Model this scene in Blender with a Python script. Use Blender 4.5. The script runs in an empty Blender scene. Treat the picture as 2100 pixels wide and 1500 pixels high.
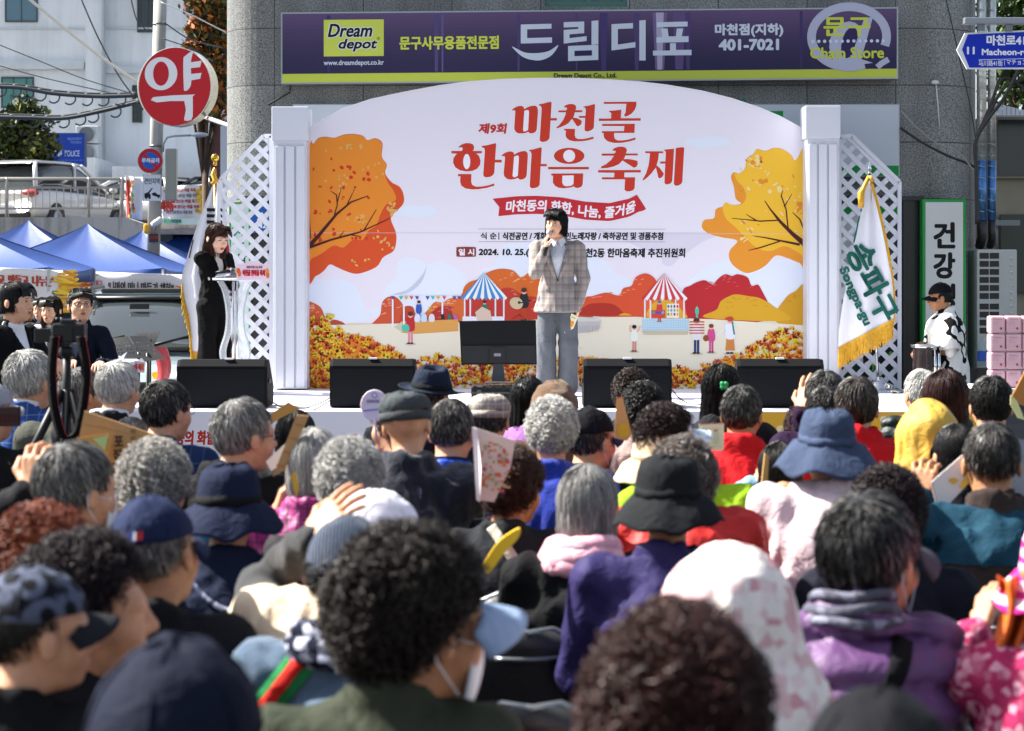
import bpy, bmesh, math, random
import numpy as np
from mathutils import Vector, Matrix, noise as mnoise
from mathutils.bvhtree import BVHTree
R = math.radians
sc = bpy.context.scene
COL = sc.collection
# ------------------------------------------------------------------ camera, light, exposure
F, Y0, H = 4083.333, 560.0, 1.72          # focal length in photo pixels, horizon row, eye height
cam = bpy.data.cameras.new('camera'); camo = bpy.data.objects.new('camera', cam); COL.objects.link(camo)
cam.lens = 70; cam.sensor_width = 36; cam.shift_y = -190 / 2100
camo.location = (0, 0, H); camo.rotation_euler = (R(90), 0, 0)
cam.clip_start = 0.1; cam.clip_end = 2000
cam.dof.use_dof = True; cam.dof.focus_distance = 16.5; cam.dof.aperture_fstop = 5.4; cam.dof.aperture_blades = 0
sc.camera = camo
SUN_AZ, SUN_EL = R(16), R(46)             # azimuth measured from the left (-X) towards the back (+Y)
to_sun = Vector((-math.cos(SUN_AZ) * math.cos(SUN_EL), math.sin(SUN_AZ) * math.cos(SUN_EL), math.sin(SUN_EL)))
wd = bpy.data.worlds.new('World'); sc.world = wd; wd.use_nodes = True
wn = wd.node_tree; bg = wn.nodes['Background']
sky = wn.nodes.new('ShaderNodeTexSky'); sky.sky_type = 'NISHITA'; sky.sun_disc = False
sky.sun_elevation = SUN_EL; sky.sun_rotation = math.atan2(to_sun.x, to_sun.y)
sky.air_density = 1.0; sky.dust_density = 2.0; sky.ozone_density = 1.0
hs = wn.nodes.new('ShaderNodeHueSaturation'); hs.inputs['Saturation'].default_value = 0.62
wn.links.new(sky.outputs[0], hs.inputs['Color']); wn.links.new(hs.outputs[0], bg.inputs[0])
bg.inputs[1].default_value = 0.07
sl = bpy.data.lights.new('sun', 'SUN'); sl.energy = 4.7; sl.angle = R(0.53); sl.color = (1.0, 0.95, 0.87)
so = bpy.data.objects.new('sun', sl); COL.objects.link(so); so.rotation_euler = to_sun.to_track_quat('Z', 'Y').to_euler()
sc.view_settings.view_transform = 'Standard'; sc.view_settings.look = 'None'
sc.view_settings.gamma = 1; sc.view_settings.exposure = 1.85
sc.cycles.use_denoising = True
sc.cycles.max_bounces = 6; sc.cycles.diffuse_bounces = 3; sc.cycles.transparent_max_bounces = 12
sc.render.film_transparent = False
# ------------------------------------------------------------------ helpers
rng = np.random.default_rng(7); random.seed(7)
def W(px, py, Y):
    return Vector(((px - 1050) * Y / F, Y, H - (py - Y0) * Y / F))
def X_(px, Y): return (px - 1050) * Y / F
def Z_(py, Y): return H - (py - Y0) * Y / F
def lin(c):
    if isinstance(c, str):
        c = c.lstrip('#'); c = [int(c[i:i + 2], 16) / 255 for i in (0, 2, 4)]
    return tuple((x / 12.92 if x <= .04045 else ((x + .055) / 1.055) ** 2.4) for x in c)
_m = {}
def mat(key, col, rough=.6, metal=0., spec=.5, var=0., vscale=8., bump=0., bscale=60., coat=0., trans=0., emit=0., sheen=0., alpha=1., detail=4.):
    """Principled material with optional noise colour variation and noise bump; col is sRGB hex or linear tuple."""
    if key in _m: return _m[key]
    m = bpy.data.materials.new(key); m.use_nodes = True; nt = m.node_tree; b = nt.nodes['Principled BSDF']
    c = lin(col) if isinstance(col, str) else col
    b.inputs['Base Color'].default_value = (*c, 1); b.inputs['Roughness'].default_value = rough
    b.inputs['Metallic'].default_value = metal; b.inputs['Specular IOR Level'].default_value = spec
    b.inputs['Coat Weight'].default_value = coat; b.inputs['Transmission Weight'].default_value = trans
    b.inputs['Alpha'].default_value = alpha
    if sheen: b.inputs['Sheen Weight'].default_value = sheen
    if emit:
        b.inputs['Emission Color'].default_value = (*c, 1); b.inputs['Emission Strength'].default_value = emit
    if var or bump:
        tc = nt.nodes.new('ShaderNodeTexCoord')
    if var:
        n = nt.nodes.new('ShaderNodeTexNoise'); n.inputs['Scale'].default_value = vscale; n.inputs['Detail'].default_value = detail
        nt.links.new(tc.outputs['Object'], n.inputs['Vector'])
        mr = nt.nodes.new('ShaderNodeMapRange'); mr.inputs[1].default_value = .25; mr.inputs[2].default_value = .75
        mr.inputs[3].default_value = 1 - var; mr.inputs[4].default_value = 1 + var
        nt.links.new(n.outputs['Fac'], mr.inputs[0])
        mx = nt.nodes.new('ShaderNodeVectorMath'); mx.operation = 'SCALE'; mx.inputs[0].default_value = c
        nt.links.new(mr.outputs[0], mx.inputs['Scale']); nt.links.new(mx.outputs[0], b.inputs['Base Color'])
    if bump:
        n2 = nt.nodes.new('ShaderNodeTexNoise'); n2.inputs['Scale'].default_value = bscale; n2.inputs['Detail'].default_value = 3
        nt.links.new(tc.outputs['Object'], n2.inputs['Vector'])
        bp = nt.nodes.new('ShaderNodeBump'); bp.inputs['Strength'].default_value = bump; bp.inputs['Distance'].default_value = .01
        nt.links.new(n2.outputs['Fac'], bp.inputs['Height']); nt.links.new(bp.outputs[0], b.inputs['Normal'])
    _m[key] = m; return m
def attr_mat(key, rough=.6, spec=.3, bump=0., bscale=300.):
    """Material whose base colour is the mesh colour attribute Col (printed artwork, hair, mixed leaves)."""
    if key in _m: return _m[key]
    m = mat(key, (1, 1, 1), rough, spec=spec, bump=bump, bscale=bscale); nt = m.node_tree
    a = nt.nodes.new('ShaderNodeAttribute'); a.attribute_name = 'Col'
    nt.links.new(a.outputs['Color'], nt.nodes['Principled BSDF'].inputs['Base Color']); return m
_w = {}
def wl(o): return _w.get(o.name, Vector((0, 0, 0))) if o else Vector((0, 0, 0))
def tag(o, label=None, cat=None, group=None, kind=None):
    if label: o['label'] = label
    if cat: o['category'] = cat
    if group: o['group'] = group
    if kind: o['kind'] = kind
    return o
def thing(name, label, cat, loc=(0, 0, 0), group=None):
    o = bpy.data.objects.new(name, None); COL.objects.link(o); o.location = loc; o.empty_display_size = .1
    _w[o.name] = Vector(loc); return tag(o, label, cat, group)
class MB:
    """Mesh builder: shapes are given in world coordinates (or local ones for local=True) and linked as one mesh object."""
    def __init__(s): s.v = []; s.f = []; s.mi = []; s.sm = []; s.c = []; s.hascol = False; s.col = (1, 1, 1)
    def add(s, vs, fs, mi=0, smooth=False, col=None):
        o = len(s.v); s.v.extend([tuple(v) for v in vs]); s.f.extend([tuple(i + o for i in f) for f in fs])
        s.mi.extend([mi] * len(fs)); s.sm.extend([smooth] * len(fs))
        if col is not None: s.hascol = True
        s.c.extend([col or (1, 1, 1)] * len(vs)); return s
    def box(s, c, d, rot=None, mi=0, bev=0., col=None):
        hx, hy, hz = d[0] / 2, d[1] / 2, d[2] / 2
        if bev:
            bm = bmesh.new(); bmesh.ops.create_cube(bm, size=1)
            for v in bm.verts: v.co = Vector((v.co.x * d[0], v.co.y * d[1], v.co.z * d[2]))
            bmesh.ops.bevel(bm, geom=bm.edges[:], offset=bev, segments=2, affect='EDGES', profile=.5)
            bm.verts.index_update(); vs = [v.co.copy() for v in bm.verts]; fs = [[v.index for v in f.verts] for f in bm.faces]; bm.free()
        else:
            vs = [Vector((x, y, z)) for x in (-hx, hx) for y in (-hy, hy) for z in (-hz, hz)]
            fs = [(0, 1, 3, 2), (4, 6, 7, 5), (0, 4, 5, 1), (2, 3, 7, 6), (0, 2, 6, 4), (1, 5, 7, 3)]
        if rot is not None:
            M = rot if isinstance(rot, Matrix) else Matrix.Rotation(rot, 3, 'Z'); vs = [M @ v for v in vs]
        c = Vector(c); return s.add([v + c for v in vs], fs, mi, False, col)
    def box2(s, a, b, mi=0, bev=0., col=None):
        a, b = Vector(a), Vector(b); return s.box((a + b) / 2, [abs(x) for x in (b - a)], None, mi, bev, col)
    def tube(s, pts, r, n=8, mi=0, cap=True, col=None, smooth=True):
        pts = [Vector(p) for p in pts]; rs = r if isinstance(r, (list, tuple)) else [r] * len(pts)
        vs = []; fs = []; up = None
        for i, p in enumerate(pts):
            t = (pts[min(i + 1, len(pts) - 1)] - pts[max(i - 1, 0)]).normalized()
            if up is None:
                up = Vector((0, 0, 1)) if abs(t.z) < .9 else Vector((1, 0, 0))
            u = t.cross(up).normalized(); w = u.cross(t).normalized(); up = w
            for k in range(n):
                a = 2 * math.pi * k / n; vs.append(p + (u * math.cos(a) + w * math.sin(a)) * rs[i])
        for i in range(len(pts) - 1):
            for k in range(n):
                a, b = i * n + k, i * n + (k + 1) % n; fs.append((a, b, b + n, a + n))
        if cap: fs.append(tuple(range(n - 1, -1, -1))); fs.append(tuple(range((len(pts) - 1) * n, len(pts) * n)))
        return s.add(vs, fs, mi, smooth, col)
    def lathe(s, prof, c=(0, 0, 0), n=24, mi=0, sx=1, sy=1, rot=None, smooth=True, col=None, a0=0, a1=2 * math.pi):
        vs = []; fs = []; full = abs(a1 - a0 - 2 * math.pi) < 1e-6; m = n if full else n + 1; c = Vector(c)
        for r, z in prof:
            for k in range(m):
                a = a0 + (a1 - a0) * k / n; v = Vector((r * math.cos(a) * sx, r * math.sin(a) * sy, z))
                vs.append((rot @ v if rot else v) + c)
        for i in range(len(prof) - 1):
            for k in range(n):
                a, b = i * m + k, i * m + (k + 1) % m; fs.append((a, b, b + m, a + m))
        return s.add(vs, fs, mi, smooth, col)
    def sphere(s, c, r, n=16, mi=0, col=None, rot=None):
        r = r if isinstance(r, (tuple, list)) else (r, r, r)
        prof = [(math.cos(a), math.sin(a)) for a in np.linspace(-math.pi / 2, math.pi / 2, n // 2 + 1)]
        vs = []; fs = []
        for q, z in prof:
            for k in range(n):
                a = 2 * math.pi * k / n; v = Vector((q * math.cos(a) * r[0], q * math.sin(a) * r[1], z * r[2]))
                vs.append((rot @ v if rot else v) + Vector(c))
        for i in range(len(prof) - 1):
            for k in range(n):
                a, b = i * n + k, i * n + (k + 1) % n; fs.append((a, b, b + n, a + n))
        return s.add(vs, fs, mi, True, col)
    def prism(s, pts, vec, mi=0, col=None, smooth=False):
        """Outline pts (3-D, planar) extruded by vec."""
        pts = [Vector(p) for p in pts]; vec = Vector(vec); n = len(pts)
        nor = sum(((pts[i] - pts[0]).cross(pts[(i + 1) % n] - pts[0]) for i in range(n)), Vector())
        if nor.dot(vec) > 0: pts = pts[::-1]
        vs = pts + [p + vec for p in pts]
        fs = [tuple(range(n)), tuple(range(2 * n - 1, n - 1, -1))] + [(i, i + n, (i + 1) % n + n, (i + 1) % n) for i in range(n)]
        return s.add(vs, fs, mi, smooth, col)
    def grid(s, P, mi=0, smooth=True, close=False, col=None):
        n, m = len(P), len(P[0]); vs = [p for row in P for p in row]; fs = []
        for i in range(n - 1):
            for j in range(m if close else m - 1):
                fs.append((i * m + j, i * m + (j + 1) % m, (i + 1) * m + (j + 1) % m, (i + 1) * m + j))
        return s.add(vs, fs, mi, smooth, col)
    def build(s, name, mats, parent=None, label=None, local=False, sub=0, solid=0.):
        off = Vector((0, 0, 0)) if (local or parent is None) else wl(parent)
        me = bpy.data.meshes.new(name)
        v = np.array(s.v, dtype=np.float64).reshape(-1, 3) - np.array(off)
        me.from_pydata(v.tolist(), [], s.f)
        for m in (mats if isinstance(mats, (list, tuple)) else [mats]): me.materials.append(m)
        me.polygons.foreach_set('material_index', s.mi); me.polygons.foreach_set('use_smooth', s.sm)
        if s.hascol:
            a = me.color_attributes.new('Col', 'FLOAT_COLOR', 'POINT')
            c = np.ones((len(s.v), 4), dtype=np.float32); c[:, :3] = s.c; a.data.foreach_set('color', c.ravel())
        me.update(); o = bpy.data.objects.new(name, me); COL.objects.link(o)
        if parent is not None: o.parent = parent; _w[o.name] = wl(parent)
        if label: o['label'] = label
        if solid:
            md = o.modifiers.new('s', 'SOLIDIFY'); md.thickness = solid; md.offset = 0
        if sub:
            md = o.modifiers.new('u', 'SUBSURF'); md.levels = sub; md.render_levels = sub
        return o
def np_mesh(name, V, Q, mats, parent=None, cols=None, mi=None, smooth=True):
    """Fast mesh from numpy arrays: V (n,3), Q (m,4) quads or (m,3) triangles."""
    me = bpy.data.meshes.new(name); k = Q.shape[1]
    me.vertices.add(len(V)); me.vertices.foreach_set('co', np.asarray(V, np.float32).ravel())
    me.loops.add(Q.size); me.loops.foreach_set('vertex_index', np.asarray(Q, np.int32).ravel())
    me.polygons.add(len(Q)); me.polygons.foreach_set('loop_start', np.arange(0, Q.size, k, dtype=np.int32))
    me.polygons.foreach_set('use_smooth', np.full(len(Q), smooth))
    for m in (mats if isinstance(mats, (list, tuple)) else [mats]): me.materials.append(m)
    if mi is not None: me.polygons.foreach_set('material_index', np.asarray(mi, np.int32))
    me.update(calc_edges=True)
    if cols is not None:
        a = me.color_attributes.new('Col', 'FLOAT_COLOR', 'POINT'); c = np.ones((len(V), 4), np.float32); c[:, :3] = cols
        a.data.foreach_set('color', c.ravel())
    o = bpy.data.objects.new(name, me); COL.objects.link(o)
    if parent is not None: o.parent = parent; _w[o.name] = wl(parent)
    return o
_tx = {}
def text_mesh(t, shear=0., sp=1.):
    """Glyph outlines of a word as 2-D verts and faces, fitted to the unit box."""
    k = (t, shear, sp)
    if k in _tx: return _tx[k]
    c = bpy.data.curves.new('t', 'FONT'); c.body = t; c.shear = shear; c.space_character = sp; c.resolution_u = 3
    o = bpy.data.objects.new('t', c); COL.objects.link(o); bpy.context.view_layer.update()
    me = bpy.data.meshes.new_from_object(o.evaluated_get(bpy.context.evaluated_depsgraph_get()))
    v = np.array([x.co[:2] for x in me.vertices]); f = [tuple(p.vertices) for p in me.polygons]
    bpy.data.objects.remove(o); bpy.data.curves.remove(c); bpy.data.meshes.remove(me)
    lo, hi = v.min(0), v.max(0); v = (v - lo) / np.maximum(hi - lo, 1e-6); _tx[k] = (v, f); return _tx[k]
def smooth_closed(pts, n=6, closed=True):
    pts = [np.array(p, float) for p in pts]; out = []; N = len(pts)
    for i in range(N if closed else N - 1):
        g = (lambda j: pts[j % N]) if closed else (lambda j: pts[min(max(j, 0), N - 1)])
        p0, p1, p2, p3 = g(i - 1), g(i), g(i + 1), g(i + 2)
        for k in range(n):
            t = k / n; out.append(.5 * ((2 * p1) + (-p0 + p2) * t + (2 * p0 - 5 * p1 + 4 * p2 - p3) * t * t + (-p0 + 3 * p1 - 3 * p2 + p3) * t ** 3))
    if not closed: out.append(pts[-1])
    return out
def sRect(p, d): return [(p[0], p[1]), (d[0], p[1]), (d[0], d[1]), (p[0], d[1])]
class Art:
    """Flat printed artwork laid on a plane: point(u, v, depth) turns print coordinates into a point; every colour lies a hair above the last."""
    def __init__(s, point, step=.0001): s.mb = MB(); s.pt = point; s.d = 0.; s.step = step; s.T = (0, 0, 1, 1)
    def xf(s, p): return s.T[0] + p[0] / s.T[2], s.T[1] + p[1] / s.T[3]
    def up(s, n=1): s.d += s.step * n
    def poly(s, pts, col, d=None):
        s.up() if d is None else None
        q = [s.pt(*s.xf(p), s.d if d is None else d) for p in pts]
        s.mb.add(q, [tuple(range(len(q)))], 0, False, lin(col) if isinstance(col, str) else col); return s
    def blob(s, pts, col, n=5, d=None): return s.poly(smooth_closed(pts, n), col, d)
    def ell(s, cx, cy, rx, ry, col, rot=0, n=18, d=None):
        c, si = math.cos(rot), math.sin(rot)
        return s.poly([(cx + rx * math.cos(a) * c - ry * math.sin(a) * si, cy + rx * math.cos(a) * si + ry * math.sin(a) * c) for a in np.linspace(0, 2 * math.pi, n, endpoint=False)], col, d)
    def rect(s, x0, y0, x1, y1, col): return s.poly([(x0, y0), (x1, y0), (x1, y1), (x0, y1)], col)
    def line(s, pts, w, col, closed=False):
        s.up(); pts = [np.array(p, float) for p in pts]; n = len(pts); ws = w if isinstance(w, (list, tuple)) else [w] * n; L = []; Rr = []
        for i in range(n):
            a, b = (pts[i - 1], pts[(i + 1) % n]) if closed else (pts[max(i - 1, 0)], pts[min(i + 1, n - 1)])
            t = b - a; t = t / max(np.hypot(*t), 1e-9); nn = np.array((-t[1], t[0])) * ws[i] / 2; L.append(pts[i] + nn); Rr.append(pts[i] - nn)
        q = [s.pt(*s.xf(p), s.d) for p in L + Rr]; m = n if closed else n - 1
        s.mb.add(q, [(i, (i + 1) % n, n + (i + 1) % n, n + i) for i in range(m)], 0, False, lin(col) if isinstance(col, str) else col); return s
    def text(s, t, x0, y0, x1, y1, col, bold=0., shear=0., sp=1., warp=None):
        v, f = text_mesh(t, shear, sp); c = lin(col) if isinstance(col, str) else col
        offs = [(0, 0)] if not bold else [(0, 0)] + [(bold * math.cos(a), bold * math.sin(a)) for a in np.arange(0, 6.2, math.pi / 3)]
        for ox, oy in offs:
            s.up(.4); q = []
            for a, b in v:
                x, y = x0 + a * (x1 - x0) + ox, y1 + b * (y0 - y1) + oy
                if warp: x, y = warp(x, y)
                q.append(s.pt(*s.xf((x, y)), s.d))
            s.mb.add(q, f, 0, False, c)
        return s
    def build(s, name, parent, mt=None, label=None):
        return s.mb.build(name, mt or attr_mat('printed surface', .65, .25), parent, label)
def on_wall(Y): return lambda u, v, d: (X_(u, Y), Y - d, Z_(v, Y))
def copy_tree(o, parent=None):
    c = o.copy(); COL.objects.link(c); _w[c.name] = wl(o)
    if parent is not None: c.parent = parent
    for ch in [x for x in o.children]: copy_tree(ch, c)
    return c
# ------------------------------------------------------------------ ground
def asphalt():
    m = mat('asphalt', (.06, .06, .062), .9, var=.3, vscale=1.5, bump=.4, bscale=120); return m
g = MB(); P = []
for y in [-20, 0, 6, 12, 17, 20, 24, 30, 45, 60, 90, 200, 900]:
    row = []
    for x in [-900, -200, -60, -30, -15, -8, -4, -2.6, 0, 4, 10, 30, 200, 900]:
        t = min(max((y - 18) / 5, 0), 1) * min(max((-x - 2.6) / 2, 0), 1); row.append((x, y, -.22 * t))
    P.append(row)
g.grid(P); tag(g.build('ground', asphalt()), 'dark asphalt street under the seated crowd', None, None, 'structure')
# ------------------------------------------------------------------ granite building behind the stage
def granite():
    m = bpy.data.materials.new('speckled granite'); m.use_nodes = True; nt = m.node_tree; b = nt.nodes['Principled BSDF']; N = nt.nodes.new; L = nt.links.new
    tc = N('ShaderNodeTexCoord'); at = N('ShaderNodeAttribute'); at.attribute_name = 'Col'
    n = N('ShaderNodeTexNoise'); n.inputs['Scale'].default_value = 75; n.inputs['Detail'].default_value = 5; n.inputs['Roughness'].default_value = .7; L(tc.outputs['Object'], n.inputs['Vector'])
    r = N('ShaderNodeValToRGB'); e = r.color_ramp.elements; e[0].position = .38; e[0].color = (.055, .058, .058, 1); e[1].position = .62; e[1].color = (.30, .31, .305, 1); L(n.outputs['Fac'], r.inputs[0])
    n2 = N('ShaderNodeTexNoise'); n2.inputs['Scale'].default_value = 1.3; n2.inputs['Detail'].default_value = 6; L(tc.outputs['Object'], n2.inputs['Vector'])
    mr = N('ShaderNodeMapRange'); mr.inputs[1].default_value = .3; mr.inputs[2].default_value = .7; mr.inputs[3].default_value = .82; mr.inputs[4].default_value = 1.12; L(n2.outputs['Fac'], mr.inputs[0])
    sc_ = N('ShaderNodeVectorMath'); sc_.operation = 'SCALE'; L(r.outputs[0], sc_.inputs[0]); L(mr.outputs[0], sc_.inputs['Scale'])
    bk = N('ShaderNodeTexBrick'); bk.offset = 0; bk.inputs['Scale'].default_value = 1; bk.inputs['Mortar Size'].default_value = .005; bk.inputs['Brick Width'].default_value = .8335; bk.inputs['Row Height'].default_value = .534; bk.inputs['Mortar Smooth'].default_value = 0; bk.inputs['Color1'].default_value = (.86, .86, .86, 1); bk.inputs['Color2'].default_value = (1.1, 1.1, 1.08, 1); bk.inputs['Mortar'].default_value = (1, 1, 1, 1)
    mp = N('ShaderNodeMapping'); mp.inputs['Scale'].default_value = (3, 3, .25); L(tc.outputs['Object'], mp.inputs[0]); n4 = N('ShaderNodeTexNoise'); n4.inputs['Scale'].default_value = 1.5; n4.inputs['Detail'].default_value = 6; L(mp.outputs[0], n4.inputs['Vector']); m4 = N('ShaderNodeMapRange'); m4.inputs[1].default_value = .35; m4.inputs[2].default_value = .6; m4.inputs[3].default_value = .78; m4.inputs[4].default_value = 1.05; L(n4.outputs['Fac'], m4.inputs[0])
    v1 = N('ShaderNodeVectorMath'); v1.operation = 'MULTIPLY'; v2 = N('ShaderNodeVectorMath'); v2.operation = 'SCALE'
    L(at.outputs['Vector'], bk.inputs['Vector'])
    mx = N('ShaderNodeMix'); mx.data_type = 'RGBA'; L(bk.outputs['Fac'], mx.inputs[0]); L(sc_.outputs[0], v1.inputs[0]); L(bk.outputs['Color'], v1.inputs[1]); L(v1.outputs[0], v2.inputs[0]); L(m4.outputs[0], v2.inputs['Scale']); L(v2.outputs[0], mx.inputs[6]); mx.inputs[7].default_value = (.035, .04, .04, 1)
    L(mx.outputs[2], b.inputs['Base Color']); b.inputs['Roughness'].default_value = .55
    bp = N('ShaderNodeBump'); bp.inputs['Strength'].default_value = .6; bp.inputs['Distance'].default_value = .01; bp.invert = True; L(bk.outputs['Fac'], bp.inputs['Height']); L(bp.outputs[0], b.inputs['Normal'])
    return m
YW = 18.7
bl = thing('granite_building', 'grey speckled granite building with rounded corners behind the stage', 'building', (0, YW, 0))
xl, xr, rl, rr = X_(462, 19.0), X_(2003, 19.2), .45, .62
path = [(xl, 30.)] + [(xl, YW + rl)] + [(xl + rl - rl * math.cos(a), YW + rl - rl * math.sin(a)) for a in np.linspace(.12, math.pi / 2, 12)]
path += [(xr - rr + rr * math.sin(a), YW + rr - rr * math.cos(a)) for a in np.linspace(0, math.pi / 2, 14)] + [(xr, 30.)]
wx0, wx1, wz0 = X_(1118, YW), X_(1288, YW), Z_(14, YW)
mb = MB(); s0 = 0; BH = 6.4
ss = [0]
for a, b in zip(path, path[1:]): ss.append(ss[-1] + math.hypot(b[0] - a[0], b[1] - a[1]))
ifl = 13; sfl = ss[ifl] - (path[ifl][0] - X_(563, YW))   # arc length at the joint at column 563
for i in range(len(path) - 1):
    for z0, z1 in ((-.3, wz0), (wz0, BH)):
        segs = [(path[i], path[i + 1], ss[i], ss[i + 1])]
        if i == ifl and z1 == BH:
            (xa, ya), (xb, yb) = path[i], path[i + 1]
            segs = [((xa, ya), (wx0, ya), ss[i], ss[i] + wx0 - xa), ((wx1, ya), (xb, yb), ss[i] + wx1 - xa, ss[i + 1])]
        for p, q, sa, sb in segs:
            o = len(mb.v)
            mb.add([(p[0], p[1], z0), (q[0], q[1], z0), (q[0], q[1], z1), (p[0], p[1], z1)], [(0, 1, 2, 3)], 0, False, (0, 0, 0))
            for k, (u, z) in enumerate(((sa, z0), (sb, z0), (sb, z1), (sa, z1))): mb.c[o + k] = (u - sfl + 8.335, z - 3.483 + 5.34, 0)
o = len(mb.v); mb.add([(p[0], p[1], BH) for p in path], [tuple(range(len(path)))], 0, False, (1, 1, 0))
mb.build('wall', granite(), bl)
wf = MB(); gx = mat('green window frame', '#3f6b62', .5)
for a, b in (((wx0, YW + .02, wz0), (wx1, YW + .1, wz0 + .05)), ((wx0, YW + .02, wz0 + .05), (wx0 + .05, YW + .1, BH - .4)), ((wx1 - .05, YW + .02, wz0 + .05), (wx1, YW + .1, BH - .4)), ((wx0 + .38, YW + .02, wz0 + .05), (wx0 + .43, YW + .1, BH - .4))): wf.box2(a, b)
wo = wf.build('window', gx, bl)
MB().box2((wx0, YW + .12, wz0), (wx1, YW + .14, BH - .4)).build('pane', mat('teal glass', '#2c5656', .12, spec=.6), wo)
MB().box2((wx0, YW + .02, BH - .4), (wx1, YW + .2, BH - .003)).build('lintel', granite(), bl)
# shop front hidden behind backdrop and lattice: dark glazing with pale notices
shop = MB(); dk = mat('dark shop glass', (.012, .013, .015), .25)
shop.box2((X_(500, YW), YW - .03, .0), (X_(1892, YW), YW - .003, Z_(404, YW)))
sf = shop.build('shopfront', dk, bl)
mb = MB()
for x in (570, 1720, 1850, 1888): mb.box2((X_(x, YW), YW - .06, 0), (X_(x + 5, YW), YW - .031, Z_(405, YW)))
mb.box2((X_(500, YW), YW - .07, Z_(412, YW)), (X_(1892, YW), YW - .033, Z_(403, YW))); mb.build('mullion', mat('black aluminium', (.02, .02, .022), .4), sf)
art = Art(on_wall(YW - .033)); gn, pl = '#159447', '#cfd6d6'
for x0, y0, x1, y1, c in ((1722, 420, 1800, 640, pl), (1722, 690, 1770, 745, pl), (1730, 700, 1760, 800, '#0f4a2c'), (1800, 690, 1843, 800, '#112233'), (1760, 560, 1830, 700, '#9fb4b0'), (1722, 425, 1848, 440, gn)): art.rect(x0, y0, x1, y1, c)
for k in range(16): art.ell(random.uniform(1725, 1840), random.uniform(700, 795), random.uniform(5, 13), random.uniform(3, 8), random.choice(['#5dbb3a', '#159447', '#e8efe8', '#0c2f22']), random.uniform(0, 3))
art.build('window_print', sf)
def frame_sign(name, label, cat, x0, y0, x1, y1, Y, d, face, edge, fr=5, group=None, lean=(0, 0)):
    """Box sign on a wall: housing with a coloured rim and a face sheet; returns thing and Art for the face."""
    t = thing(name, label, cat, (X_((x0 + x1) / 2, Y), Y, Z_(max(y0, y1), Y)), group)
    P4 = [W(x0, y0 + lean[0], Y), W(x1, y0 + lean[1], Y), W(x1, y1 + lean[1], Y), W(x0, y1 + lean[0], Y)]
    MB().prism(P4, (0, d, 0)).build('housing', edge, t)
    a = Art(on_wall(Y - .002)); a.poly([(x0 + fr, y0 + lean[0] + fr), (x1 - fr, y0 + lean[1] + fr), (x1 - fr, y1 + lean[1] - fr), (x0 + fr, y1 + lean[0] - fr)], face); return t, a
alu = mat('sign aluminium', '#9aa0a6', .35, metal=.6)
# big purple shop sign
t, a = frame_sign('shop_sign', 'long purple shop sign with yellow logo and large pale lettering', 'sign', 576, 26, 1842, 173, 18.5, .17, '#2d2552', alu, 3, lean=(0, -11))
wp = lambda x, y: (x, y - (x - 576) / 1266 * 11)
A_ = lambda pts: [wp(*p) for p in pts]
a.poly(A_([(579, 152), (1839, 151), (1839, 170), (579, 170)]), '#b7c24a')
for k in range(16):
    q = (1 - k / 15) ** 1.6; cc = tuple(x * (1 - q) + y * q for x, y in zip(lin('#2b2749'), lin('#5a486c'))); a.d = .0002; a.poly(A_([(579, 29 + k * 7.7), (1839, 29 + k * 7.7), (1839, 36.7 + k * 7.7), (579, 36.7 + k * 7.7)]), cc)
a.d = .0004
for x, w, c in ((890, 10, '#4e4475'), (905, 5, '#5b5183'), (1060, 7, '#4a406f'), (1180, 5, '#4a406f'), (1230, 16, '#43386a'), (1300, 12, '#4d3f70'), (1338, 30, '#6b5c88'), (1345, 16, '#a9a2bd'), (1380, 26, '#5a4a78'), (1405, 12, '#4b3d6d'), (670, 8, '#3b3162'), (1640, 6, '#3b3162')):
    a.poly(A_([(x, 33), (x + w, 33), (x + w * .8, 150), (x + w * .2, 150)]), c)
wh, ye = '#c3ccdb', '#c6d04e'
a.poly(A_([(664, 42), (787, 42), (787, 117), (664, 117)]), '#c2cd55')
a.text('Dream', 673, 51, 763, 77, '#d9dfe6', 2.6, .25, warp=wp); a.text('depot', 695, 82, 773, 107, '#d9dfe6', 2.6, .25, warp=wp)
a.text('Dream', 673, 51, 763, 77, '#14161c', 1.0, .25, warp=wp); a.text('depot', 695, 82, 773, 107, '#14161c', 1.0, .25, warp=wp); a.text('®', 773, 78, 779, 84, '#14161c', warp=wp)
a.text('www.dreamdepot.co.kr', 664, 125, 787, 138, wh, .3, warp=wp)
a.text('문구사무용품전문점', 820, 78, 1022, 104, ye, 1.1, warp=wp)
bar = lambda *q: [a.poly(A_(p), wh) for p in q]
bar([(1068, 55), (1131, 54), (1131, 64), (1081, 65), (1081, 83), (1132, 82), (1132, 93), (1068, 94)])
a.poly(A_(smooth_closed([(1050, 100), (1075, 112), (1100, 114), (1125, 110), (1145, 98), (1132, 118), (1112, 128), (1092, 128), (1070, 120)], 5)), wh)
for q in ([(1156, 51), (1198, 50), (1198, 74), (1168, 76), (1168, 84), (1203, 80), (1203, 90), (1156, 95), (1156, 67), (1186, 65), (1186, 61), (1156, 62)], [(1213, 49), (1227, 48), (1227, 97), (1213, 98)], [(1165, 100), (1227, 98), (1227, 129), (1165, 131)], [(1254, 56), (1298, 54), (1298, 65), (1267, 66), (1267, 98), (1303, 93), (1303, 104), (1254, 110)], [(1311, 49), (1324, 48), (1324, 131), (1311, 131)], [(1347, 53), (1410, 52), (1410, 62), (1347, 63)], [(1356, 66), (1369, 66), (1371, 82), (1386, 82), (1388, 66), (1401, 66), (1398, 82), (1412, 82), (1412, 94), (1346, 95), (1346, 84), (1358, 83)], [(1374, 96), (1386, 96), (1386, 110), (1418, 110), (1418, 121), (1339, 121), (1339, 111), (1374, 111)]): a.poly(A_(q), wh)
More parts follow.
